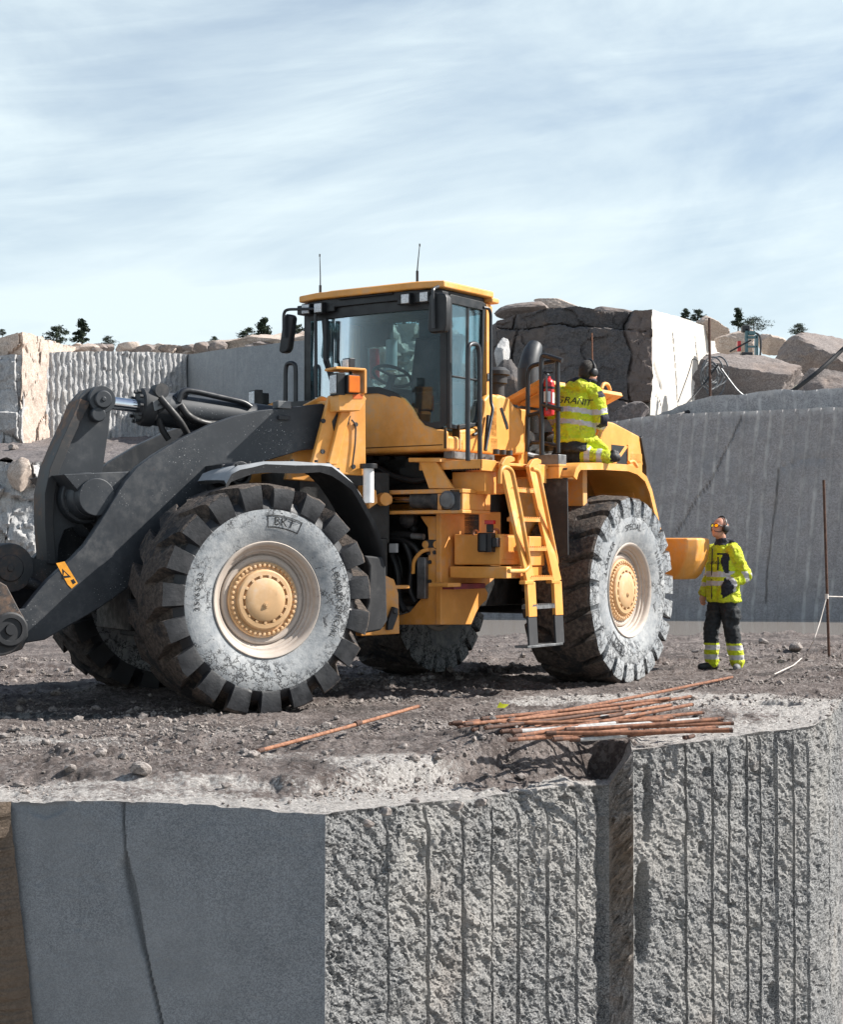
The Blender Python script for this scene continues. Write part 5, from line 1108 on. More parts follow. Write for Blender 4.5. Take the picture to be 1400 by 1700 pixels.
b = MB(RF); b.prism([(-.345, 3.14), (-.428, 3.155), (-.428, 3.235), (-.345, 3.22)], .905, .912); b.prism([(-.345, 3.16), (-.40, 3.165), (-.40, 3.22), (-.345, 3.21)], .912, .916, mat=1); b.build('pillar_latch', [M['black'], M['steel_dull']], cab, bevel=.004)
# glass
b = MB(RF); G = rfw([(738, 702), (722, 709), (703, 704), (690, 692), (681, 676), (668, 661), (650, 653), (634, 649)], .36); G = G + [(-p[0], p[1]) for p in G[::-1]]
ny = 24; ys = np.linspace(-.86, .86, ny); zb = np.interp(ys, [p[0] for p in G[::-1]], [p[1] for p in G[::-1]])
bow = lambda y: .345 + .10 * (1 - (y / .86) ** 2)
v = [(bow(y) - .0, y, z) for y, z in zip(ys, zb)] + [(bow(y) - .02, y, 3.90) for y in ys] + [(bow(y) - .012, y, z) for y, z in zip(ys, zb)] + [(bow(y) - .032, y, 3.90) for y in ys]
f = [(i, i + 1, ny + i + 1, ny + i) for i in range(ny - 1)] + [(2 * ny + i, 3 * ny + i, 3 * ny + i + 1, 2 * ny + i + 1) for i in range(ny - 1)]
b.add(v, f); ws = b.build('windscreen', [M['glass']], cab, angle=60)
b = MB(RF)                                              # dark ceramic border of the windscreen
iy = ys
def band(z0, z1, o=.004): 
    v = [(bow(y) + o - .02 * (a0 - z) / 1.0 * 0, y, a0) for y, a0, z in zip(ys, z0, z1)] + [(bow(y) + o - .0, y, a1) for y, a1 in zip(ys, z1)]
    b.add(v, [(i, i + 1, ny + i + 1, ny + i) for i in range(ny - 1)])
band(zb - .03, zb + .035); band(np.full(ny, 3.80), np.full(ny, 3.93))
for sd in (1, -1):
    v = [(bow(.86) + .004, .87 * sd, 2.66), (bow(.80) + .004, .80 * sd, 2.66), (bow(.80) + .004, .80 * sd, 3.92), (bow(.86) + .004, .87 * sd, 3.92)]; b.add(v, [(0, 1, 2, 3)])
b.build('windscreen_border', [M['black']], ws)
for sd in (1, -1):
    b = MB(RF); b.prism([(.30, 2.66), (.18, 2.66), (-.12, 2.70), (-.20, 2.82), (-.23, 2.98), (-.29, 3.87), (.31, 3.87)], .875 * sd, .883 * sd); b.build('door_glass', [M['glass']], cab)
b = MB(RF); b.box(-.525, -.517, -.70, .2, 3.0, 3.86); b.box(-.525, -.517, .28, .79, 3.0, 3.86); b.build('rear_glass', [M['glass']], cab)
# roof
def roof_pts(o, xo=0): return [(.52 + xo, -.62 - o), (.52 + xo, .62 + o), (.44 + xo, .90 + o), (-.42 - o, .94 + o), (-.56 - o, .80 + o), (-.56 - o, -.80 - o), (-.42 - o, -.94 - o), (.44 + xo, -.90 - o)]
b = MB(RF); b.prism(roof_pts(0), 3.99, 4.06, 'z'); b.prism(roof_pts(-.12, -.1), 4.05, 4.085, 'z'); b.prism([(-.38, .72), (-.52, .72), (-.52, .95), (-.38, .95)], 3.94, 3.995, 'z'); roof = b.build('roof', [M['yellow']], cab, bevel=.022)
b = MB(RF); b.prism(roof_pts(-.07, -.05), 3.90, 3.992, 'z'); b.box(.36, .47, -.90, -.42, 3.86, 3.955); b.box(.36, .47, .36, .90, 3.86, 3.955); b.box(.47, .50, -.36, .32, 3.965, 3.985); b.build('roof_underside', [M['black']], roof, bevel=.01)
for k, (y0_) in enumerate((-.74, -.58, .50, .72)):
    b = MB(RF); lamp(b, (.53, y0_, 3.90), (1, 0, -.08), (0, 0, 1), .055, .055, .08); b.build('work_light', [M['black'], M['lens']], roof, bevel=.008)
for (px, pt, pb_, x_) in ((532, 424, 492, .33), (693, 407, 468, .28)):
    b = MB(RF); bs = rx(px, pb_, x_); tpt = rx(px + (4 if px > 600 else -1), pt, x_); m_ = rx(px + (1 if px > 600 else 0), (pt + pb_) / 2, x_); q4 = rx(px, pb_ - 18, x_)
    b.tube([(bs[0], bs[1], 4.03), q4], .014, 8); b.tube([q4, m_, tpt], [.007, .006, .004], 6); b.lathe(tpt, (0, 0, 1), [(-.015, .008), (.012, .008)], 6); b.build('antenna', [M['black']], roof)
# mirrors
for (pts, x_, pole) in (([(712, 492), (718, 485), (738, 487), (742, 494), (741, 540), (737, 551), (715, 553), (709, 548)], .62, [(720, 545), (719, 490), (719, 480), (728, 476)]), ([(470, 525), (475, 521), (483, 522), (486, 527), (479, 578), (475, 585), (467, 587), (462, 583)], .66, [(471, 560), (471, 520), (476, 514), (528, 513)])):
    b = MB(RF); b.prism(rfw(pts, x_), x_ - .09, x_, 'x'); mm = b.build('mirror', [M['black']], cab, bevel=.02, seg=3)
    b = MB(RF); b.tube([rx(a_, c_, x_ + .03) for a_, c_ in pole[:-1]] + [rx(*pole[-1], .5)], .016, 8, round_=.05); b.build('mirror_arm', [M['rail']], mm)
b = MB(RF); b.tube([rx(524, 513, .5), rx(525, 660, .5)], .018, 8); b.build('mirror_post', [M['rail']], cab)
# wipers
b = MB(RF); b.tube([rx(566, 658, .47), rx(556, 640, .50), rx(540, 590, .49), rx(536, 532, .46)], .012, 8); b.tube([rx(556, 654, .48), rx(546, 620, .50), rx(539, 600, .50)], .016, 8); b.box(.46, .50, rx(541, 590, .48)[1] - .02, rx(541, 590, .48)[1] + .02, rx(541, 600, .48)[2], rx(541, 530, .48)[2])
b.tube([rx(562, 660, .5), rx(545, 596, .51)], .010, 6); b.build('wiper', [M['black']], cab)
# cab inside
b = MB(RF); b.prism([(.16, 2.62), (.12, 2.9), (-.24, 2.95), (-.34, 3.0), (-.46, 3.62), (-.41, 3.66), (-.34, 3.62), (-.26, 3.05), (.12, 3.02), (.18, 2.9)], .02, .58)
b.prism([(-.32, 3.1), (-.44, 3.63), (-.38, 3.66), (-.27, 3.12)], -.0, .60); st_ = b.build('seat', [M['seat']], cab, bevel=.04, seg=3)
b = MB(RF); b.box(-.5, .1, .60, .74, 2.9, 3.12); b.box(-.35, .15, -.05, .02, 2.85, 3.10); b.build('armrest', [M['black']], st_, bevel=.02)
b = MB(RF); c = Vector((.12, .06, 3.20)); ax = Vector((-.45, 0, .9)).normalized(); u_ = Vector((0, 1, 0)); w_ = ax.cross(u_)
b.tube([c + (u_ * math.cos(t) + w_ * math.sin(t)) * .20 for t in np.linspace(0, 2 * math.pi, 29)], .017, 8, caps=False); b.tube([c, c - ax * .5], .04, 10)
for t in (0, 2.1, 4.2): b.tube([c, c + (u_ * math.cos(t) + w_ * math.sin(t)) * .2], .015, 6)
b.build('steering_wheel', [M['black']], cab)
b = MB(RF); b.box(-.47, .30, -.80, .80, 2.60, 2.66); b.box(-.50, -.45, .58, .80, 2.6, 3.3); b.box(.05, .26, -.2, .25, 2.62, 2.95); b.box(-.1, .12, -.78, -.62, 2.62, 3.22); b.box(-.49, .25, -.80, .80, 3.84, 3.88); b.box(-.50, -.42, -.70, -.35, 3.60, 3.85); b.box(-.49, -.44, .0, .3, 3.62, 3.85); b.build('cab_interior', [M['cabtrim']], cab, bevel=.02)
b = MB(RF); p = rx(622, 595, -.36); b.tube([(p[0], p[1], p[2] - .22), (p[0], p[1], p[2] + .10)], .055, 14, 0); b.tube([(p[0], p[1] + .22, p[2] - .15), (p[0], p[1] + .22, p[2] + .18)], .06, 14, 1); p = rx(566, 585, .1); b.box(p[0] - .03, p[0] + .03, p[1] - .09, p[1] + .05, p[2] - .12, p[2] + .14, 2); b.build('cab_fittings', [M['red'], M['white'], M['black']], cab, bevel=.01)
# handrails of the cab
b = MB(RF); b.tube([rp(777, 765, 1.10), rp(777, 585, 1.10), rp(779, 571, 1.10), rp(793, 571, 1.10), rp(796, 585, 1.10), rp(797, 765, 1.10)], .024, 12, round_=.09); b.build('handrail', [M['rail']], ROOT)
b = MB(RF); b.tube([rp(803, 511, .95), rp(812, 512, .97), rp(815, 520, .97), rp(815, 668, .97), rp(819, 678, 1.0), rp(806, 748, 1.05)], .017, 10, round_=.05); b.build('handrail', [M['rail']], ROOT)
b = MB(RF); b.tube([rx(474, 668, .5), rx(474, 612, .5), rx(477, 603, .5), rx(489, 603, .5), rx(491, 612, .5), rx(491, 668, .5)], .024, 12, round_=.08); y, z = RF.fwd(482, 668, .5); b.box(.3, .55, y - .25, y + .3, 2.25, z); b.build('handrail', [M['rail']], ROOT)
b = MB(RF); b.tube([rp(795, 700, .94), rp(796, 722, .94)], .02, 8); b.tube([rp(786, 722, .94), rp(796, 718, .94)], .018, 8); b.build('door_handle', [M['black']], cab)
# ---------------- body behind the cab
tk = rl([(816, 662), (832, 655), (846, 660), (862, 682), (872, 704), (872, 755), (812, 755), (812, 690)], .92)
b = MB(RF); b.prism(tk, -.92, .92); tank = b.build('hydraulic_tank_cover', [M['yellow']], ROOT, bevel=.035, seg=3)
b = MB(RF); b.prism(rl([(830, 678), (833, 676), (843, 704), (844, 712), (841, 713), (839, 706)], .92), .9205, .926); b.tube([rp(811, 690, .95), rp(806, 748, .98)], .02, 8); b.build('cover_slot', [M['black']], tank)
b = MB(RF); p = rp(824, 640, .45); b.lathe((p[0], p[1], p[2] - .35), (0, 0, 1), [(0, .09), (.36, .09), (.37, .12), (.45, .12), (.46, .15), (.50, .15), (.54, .10), (.54, 0)], 24); b.build('air_precleaner', [M['casting']], ROOT, angle=30)
hx0, hx1 = -1.22, -3.05
b = MB(RF); b.box(-4.1, hx1, -.80, .80, 1.9, 2.6); b.prism([(hx1, 2.5), (hx1, 2.93), (-3.35, 2.92), (-4.02, 2.80), (-4.12, 2.45)], -.80, .80); b.box(hx1, hx0, -.80, .80, 1.9, 2.34); b.box(hx1, hx0, -.62, .60, 2.93, 2.97); b.box(hx0 - .05, hx0 + .15, -.85, .85, 2.3, 2.92); b.box(hx1 - .02, hx1 + .04, -.8, .8, 2.3, 2.93); b.box(hx1, hx0, -.82, -.78, 2.3, 2.95)
hood = b.build('engine_hood', [M['yellow']], ROOT, bevel=.03, seg=3)
b = MB(RF); b.box(hx1 + .1, hx0 - .1, -.55, .50, 2.2, 2.9)
for k in range(6): b.lathe((hx0 - .25 - .27 * k, .42, 2.45 + .2 * (k % 2)), (0, 1, 0), [(0, .11), (.14, .11), (.2, .07), (.2, 0)], 14)
b.tube([(hx0 - .1, .66, 2.48), (hx0 - .6, .68, 2.44), (hx0 - 1.1, .66, 2.5)], .035, 10, 1); b.tube([(hx0 - .05, .70, 2.40), (hx0 - .8, .72, 2.38)], .025, 10, 0); b.build('engine', [M['machinery'], M['steel_dull']], hood, angle=30)
gr = rl([(1012, 740), (1040, 738), (1040, 770), (1012, 775)], .80)
b = MB(RF); gx0, gx1 = gr[0][0] - .05, gr[1][0] - .05; b.box(gx1, gx0, .795, .8035, 2.44, 2.66)
gb = b.build('grille_opening', [M['black']], hood); b = MB(RF); b.prism([(gx0 - .02, 2.44), (gx0 - .10, 2.44), (gx0 - .42, 2.66), (gx0 - .34, 2.66)], .803, .812); b.box(gx1 - .02, gx1 + .03, .80, .815, 2.40, 2.68); b.build('grille_brace', [M['yellow']], gb, bevel=.004)
b = MB(RF); b.prism([(-4.00, 2.76), (-4.06, 2.80), (-4.20, 2.45), (-4.22, 1.6), (-4.14, 1.6), (-4.12, 2.42)], -.72, .72); b.prism([(-4.02, 2.78), (-4.07, 2.81), (-4.23, 2.46), (-4.25, 1.6), (-4.18, 1.6), (-4.16, 2.44)], .74, .82, mat=1); b.build('radiator_grille', [M['steel_dull'], M['casting']], hood, bevel=.008)
b = MB(RF); b.tube([rp(1044, 768, .95), rp(1052, 765, .95), rp(1058, 775, .95)], .022, 10, round_=.05); b.build('hood_handle', [M['yellow']], hood)
# raised side lid
b = MB(RF); h0, h1 = (.56, 3.00), (1.02, 3.20)
dyz = Vector((h1[0] - h0[0], h1[1] - h0[1])).normalized(); nyz = Vector((-dyz.y, dyz.x)) * .05
b.prism([h0, h1, (h1[0] + nyz.x, h1[1] + nyz.y), (h0[0] + nyz.x, h0[1] + nyz.y)], hx0 - .05, hx1 - .1, 'x')
for xx in np.linspace(hx0 - .25, hx1 + .1, 4): b.prism([(h0[0] + .04, h0[1] - .02), (h1[0] - .05, h1[1] - .03), (h1[0] - .05, h1[1]), (h0[0] + .04, h0[1])], xx, xx - .04, 'x')
b.tube([(hx1 + .25, h1[0] - .1, h1[1] + .06), (hx1 + .20, h1[0] - .1, h1[1] + .13), (hx1 + .08, h1[0] - .1, h1[1] + .13), (hx1 + .03, h1[0] - .1, h1[1] + .06)], .022, 10, round_=.05)
b.build('engine_lid', [M['yellow']], hood, bevel=.012)
b = MB(RF); xe = -2.15; pts = [rp(877, 705, .42), rp(877, 612, .42), rp(882, 588, .42), rp(889, 574, .42)]; q = [Vector(p) for p in pts]
cv = [q[0], q[1]] + [q[1] * (1 - t) ** 2 + q[2] * 2 * t * (1 - t) + q[3] * t * t for t in (.2, .4, .6, .8, 1)]
b.tube(cv, [.112, .112, .112, .110, .106, .098, .085], 28, caps=False); b.tube([q[0] - Vector((0, 0, .1)), q[1]], .118, 28, 0); b.build('exhaust_stack', [M['arm']], ROOT, angle=50)
# guard rail on the rear deck
b = MB(RF); xg = -1.05
def g(px, py, dx=0): y, z = RF.fwd(px, py, xg + dx); return (xg + dx, y, z)
b.tube([g(900, 758), g(899, 596), g(902, 589), g(934, 599)], .026, 12, round_=.05); b.tube([g(927, 752, -.06), g(926, 600, -.06)], .024, 12); b.tube([g(876, 750, -.1), g(877, 618, -.1), g(881, 608, -.1), g(904, 602, -.1), g(930, 597, -.1)], .024, 12, round_=.05); b.tube([g(900, 672), g(934, 680)], .026, 12); b.tube([g(877, 690, -.1), g(900, 684, -.08)], .022, 12)
b.tube([g(876, 735, -.14), g(898, 735, -.14), g(926, 740, -.14)], .02, 10); b.build('guard_rail', [M['rail']], ROOT)
b = MB(RF); p = g(915, 752); b.box(p[0] - .12, p[0] + .05, p[1] - .18, p[1] + .12, 2.31, 2.42); b.build('rail_foot', [M['steel_dull']], ROOT, bevel=.01)
# counterweight
CW = [(1095, 893), (1136, 893), (1140, 894), (1140, 910), (1137, 930), (1127, 953), (1118, 962), (1095, 962)]
cw_ = [(p[0], p[1]) for p in rfw(CW, -4.05)]; cw2 = [(1.50 if i in (1, 2) else p[0] + .13 if i in (3, 4, 5) else p[0] + .05, p[1] - (.03 if i in (1, 2) else 0)) for i, p in enumerate(cw_)]
b = MB(RF)
for sd in (1, -1):
    r0 = [(-4.05, p[0] * sd, p[1]) for p in cw_]; r1 = [(-4.16, (p[0] + (.10 if 1 <= i <= 6 else 0)) * sd, p[1]) for i, p in enumerate(cw_)]; r2 = [(-4.5, (p[0] + (.10 if 1 <= i <= 6 else 0)) * sd, p[1]) for i, p in enumerate(cw_)]
    r0 = [(x, (y if i not in (0, 7) else .7 * sd), z) for i, (x, y, z) in enumerate(r0)]; r1 = [(x, (y if i not in (0, 7) else .7 * sd), z) for i, (x, y, z) in enumerate(r1)]; r2 = [(x, (y if i not in (0, 7) else .7 * sd), z) for i, (x, y, z) in enumerate(r2)]
    b.loft([r0, r1, r2])
b.box(-4.5, -4.05, -.7, .7, .95, 1.6); cwo = b.build('counterweight', [M['yellow']], ROOT, bevel=.03, seg=3)
b = MB(RF); p = rx(1109, 931, -4.05); b.lathe((-4.05, p[1], p[2]), (1, 0, 0), [(-.01, .025), (.012, .025), (.012, 0)], 10); b.build('tow_bolt', [M['casting']], cwo)

# ---------------------------------------------------------------- fire extinguisher on the guard rail
ex = RF([-1.12, RF.fwd(910, 655, -1.12)[0], 2.83])[0]
EXT = empty('fire_extinguisher', tuple(ex), 'red fire extinguisher with white label strapped to the black guard rail on the loader', 'fire extinguisher')
b = MB(); e = Vector(ex); b.lathe(e, (0, 0, 1), [(0, .055), (.01, .068), (.34, .068), (.37, .055), (.39, .03), (.41, .028)], 24); body = b.build('cylinder', [M['red']], EXT, angle=40)
b = MB(); b.lathe(e + Vector((0, 0, .41)), (0, 0, 1), [(0, .026), (.03, .026), (.03, 0)], 14); b.tube([e + Vector((-.06, -.02, .45)), e + Vector((.05, .0, .46))], .014, 8); b.build('valve', [M['black']], EXT)
b = MB(); b.tube([e + Vector((0, -.03, .43)), e + Vector((-.02, -.075, .42)), e + Vector((-.02, -.085, .3)), e + Vector((-.02, -.085, .05))], .012, 8, round_=.04); b.build('hose', [M['steel_dull']], EXT)
b = MB(); n = 9
for (z0, z1, m_, a0, a1) in ((.14, .25, 0, -2.4, -1.2), (.13, .24, 1, -.9, -.2)):
    v = [tuple(e + Vector((math.cos(t) * .0690, math.sin(t) * .0690, z))) for z in (z0, z1) for t in np.linspace(a0, a1, n)]; b.add(v, [(i, i + 1, n + i + 1, n + i) for i in range(n - 1)], m_)
b.build('label', [M['white'], M['white']], EXT)
b = MB()
for z in (.10, .29): b.lathe(e + Vector((0, 0, z)), (0, 0, 1), [(-.012, .071), (.012, .071)], 24, 0, False)
b.box(e.x - .02, e.x + .02, e.y + .05, e.y + .16, e.z + .05, e.z + .32); b.build('strap', [M['black']], EXT)
# ================================================================ PEOPLE
def remeshed(mb, voxel, smooth=4, fold=0., fsc=9., seed=0):
    me = bpy.data.meshes.new('form'); me.from_pydata(np.concatenate(mb.v).tolist(), [], mb.f); me.update()
    bm = bmesh.new(); bm.from_mesh(me); bmesh.ops.recalc_face_normals(bm, faces=bm.faces); bm.to_mesh(me); bm.free()
    o = bpy.data.objects.new('form', me); COL.objects.link(o)
    r = o.modifiers.new('r', 'REMESH'); r.mode = 'VOXEL'; r.voxel_size = voxel
    s = o.modifiers.new('s', 'SMOOTH'); s.factor = .5; s.iterations = smooth
    bpy.context.view_layer.update(); m2 = bpy.data.meshes.new_from_object(o.evaluated_get(bpy.context.evaluated_depsgraph_get()))
    v = np.array([p.co[:] for p in m2.vertices]); n = np.array([p.normal[:] for p in m2.vertices]); f = np.array([list(p.vertices) for p in m2.polygons if len(p.vertices) == 4])
    bpy.data.objects.remove(o); bpy.data.meshes.remove(me); bpy.data.meshes.remove(m2)
    if fold: v = v + n * (fbm(v * np.array([1, 1, 1.6]), fsc, 3, .55, seed, True) * fold)[:, None]
    return v, f
def capsule(mb, p0, r0, p1, r1, n=14):
    p0, p1 = Vector(p0), Vector(p1); L = (p1 - p0).length; pr = [(-r0 * math.cos(t), r0 * math.sin(t)) for t in np.linspace(.05, math.pi / 2, 5)] + [(L + r1 * math.sin(t), r1 * math.cos(t)) for t in np.linspace(0, math.pi / 2 - .05, 5)]
    mb.lathe(p0, p1 - p0, pr, n)
def chain(mb, pts, rad):
    for a, b_, r0, r1 in zip(pts[:-1], pts[1:], rad[:-1], rad[1:]): capsule(mb, a, r0, b_, r1)
def ellipsoid(mb, c, ax, n=16):                       # ax: three half axes as vectors
    c = Vector(c); v, f = ico(3); mb.add([tuple(c + Vector(ax[0]) * p[0] + Vector(ax[1]) * p[1] + Vector(ax[2]) * p[2]) for p in v], f.tolist())
def rings(mb, lst, n=22):                              # lst: (centre, half axis a, half axis b)
    mb.loft([[tuple(Vector(c) + Vector(a) * math.cos(t) + Vector(b_) * math.sin(t)) for t in np.linspace(0, 2 * math.pi, n, endpoint=False)] for c, a, b_ in lst])
def hand(mb, wrist, dirv, palmn, thumb, s=1., curl=.5):
    """palm and five fingers; dirv points along the hand, palmn out of the palm, thumb to the thumb's side"""
    w, d, pn, th = Vector(wrist), Vector(dirv).normalized(), Vector(palmn).normalized(), Vector(thumb).normalized()
    mb.hexa([w - th * .022 * s - pn * .014 * s, w + th * .022 * s - pn * .014 * s, w + th * .022 * s + pn * .014 * s, w - th * .022 * s + pn * .014 * s], [w + d * .095 * s - th * .04 * s - pn * .013 * s, w + d * .095 * s + th * .038 * s - pn * .013 * s, w + d * .095 * s + th * .038 * s + pn * .013 * s, w + d * .095 * s - th * .04 * s + pn * .013 * s])
    for k, ln in enumerate((.070, .080, .074, .058)):
        b0 = w + d * .085 * s + th * (.030 - .021 * k) * s; p1 = b0 + d * ln * .45 * s + pn * ln * .12 * curl * s; p2 = p1 + (d * (1 - .5 * curl) + pn * .75 * curl).normalized() * ln * .33 * s; p3 = p2 + (d * (1 - 1.1 * curl) + pn * 1.1 * curl).normalized() * ln * .28 * s
        chain(mb, [b0, p1, p2, p3], [.0095 * s, .009 * s, .0085 * s, .0075 * s])
    b0 = w + d * .03 * s + th * .024 * s; chain(mb, [b0, b0 + (d * .7 + th * .7).normalized() * .035 * s, b0 + (d * .9 + th * .5).normalized() * .062 * s], [.013 * s, .011 * s, .009 * s])
def head_form(mb, c, f, up, s=1.):
    """skull, jaw, nose, brow, mouth, ears; c centre of the head, f where the face looks"""
    c, f, up = Vector(c), Vector(f).normalized(), Vector(up).normalized(); l = up.cross(f); up = f.cross(l)
    ellipsoid(mb, c + up * .025 * s - f * .012 * s, (f * .096 * s, l * .076 * s, up * .098 * s)); ellipsoid(mb, c - up * .045 * s + f * .022 * s, (f * .070 * s, l * .060 * s, up * .075 * s))
    ellipsoid(mb, c - up * .092 * s + f * .062 * s, (f * .026 * s, l * .028 * s, up * .022 * s)); capsule(mb, c + up * .012 * s + f * .083 * s, .009 * s, c - up * .032 * s + f * .108 * s, .013 * s, 8)
    ellipsoid(mb, c - up * .034 * s + f * .100 * s, (f * .014 * s, l * .019 * s, up * .010 * s)); capsule(mb, c + up * .026 * s + f * .080 * s + l * .036 * s, .011 * s, c + up * .026 * s + f * .080 * s - l * .036 * s, .011 * s, 8)
    capsule(mb, c - up * .062 * s + f * .088 * s + l * .02 * s, .008 * s, c - up * .062 * s + f * .088 * s - l * .02 * s, .008 * s, 8); capsule(mb, c - up * .075 * s + f * .084 * s + l * .015 * s, .008 * s, c - up * .075 * s + f * .084 * s - l * .015 * s, .008 * s, 8)
    for sd in (1, -1): ellipsoid(mb, c - up * .008 * s - f * .008 * s + l * .078 * s * sd, (f * .020 * s, l * .010 * s, up * .032 * s))
    return c, f, l, up
def face_mi(v, f, fn):
    c = v[f].mean(1); return fn(c)
def seg_t(c, a, b_):
    a, b_ = np.array(a), np.array(b_); d = b_ - a; t = ((c - a) @ d) / (d @ d); r = np.linalg.norm(c - a - t[:, None] * d, axis=1); return t, r
def ear_muffs(c, l, up, f, parent, s=1., band=True):
    b = MB()
    for sd in (1, -1): b.lathe(c + l * .070 * s * sd - f * .006 - up * .006, l * sd, [(0, .040 * s), (.02, .044 * s), (.035, .040 * s), (.042, .026 * s), (.043, 0)], 18)
    o = b.build('ear_defender', [M['black']], parent, angle=50); b = MB()
    if band: b.tube([c + l * math.cos(t) * .092 * s + up * (math.sin(t) * .135 * s - .004) - f * .004 for t in np.linspace(.1, math.pi - .1, 13)], .009 * s, 8)
    b.build('headband', [M['black']], o)
def print_text(body, size, jacket_v, jacket_f, o, right, up, d, mat, parent, name='lettering', shear=.25, lift=.006):
    bv = BVHTree.FromPolygons([tuple(p) for p in jacket_v], [tuple(map(int, q)) for q in jacket_f]); v, f = text_mesh(body, size, 0, shear); out = []
    # finer triangles so that the print follows the cloth
    bm = bmesh.new(); vs = [bm.verts.new(p) for p in v]
    for q in f:
        try: bm.faces.new([vs[k] for k in q])
        except ValueError: pass
    bmesh.ops.triangulate(bm, faces=bm.faces[:]); bmesh.ops.subdivide_edges(bm, edges=[e for e in bm.edges if e.calc_length() > size * .25], cuts=2, use_grid_fill=False); bmesh.ops.triangulate(bm, faces=bm.faces[:]); bm.verts.index_update()
    v = [p.co[:] for p in bm.verts]; f = [[p.index for p in q.verts] for q in bm.faces]; bm.free(); d = Vector(d).normalized()
    for p in v:
        q = Vector(o) + Vector(right) * p[0] + Vector(up) * p[1]; h = bv.ray_cast(q - d * .6, d); out.append((h[0] if h[0] else q) - d * lift)
    return from_np(name, np.array([tuple(x) for x in out]), f, [mat], parent, None, False)

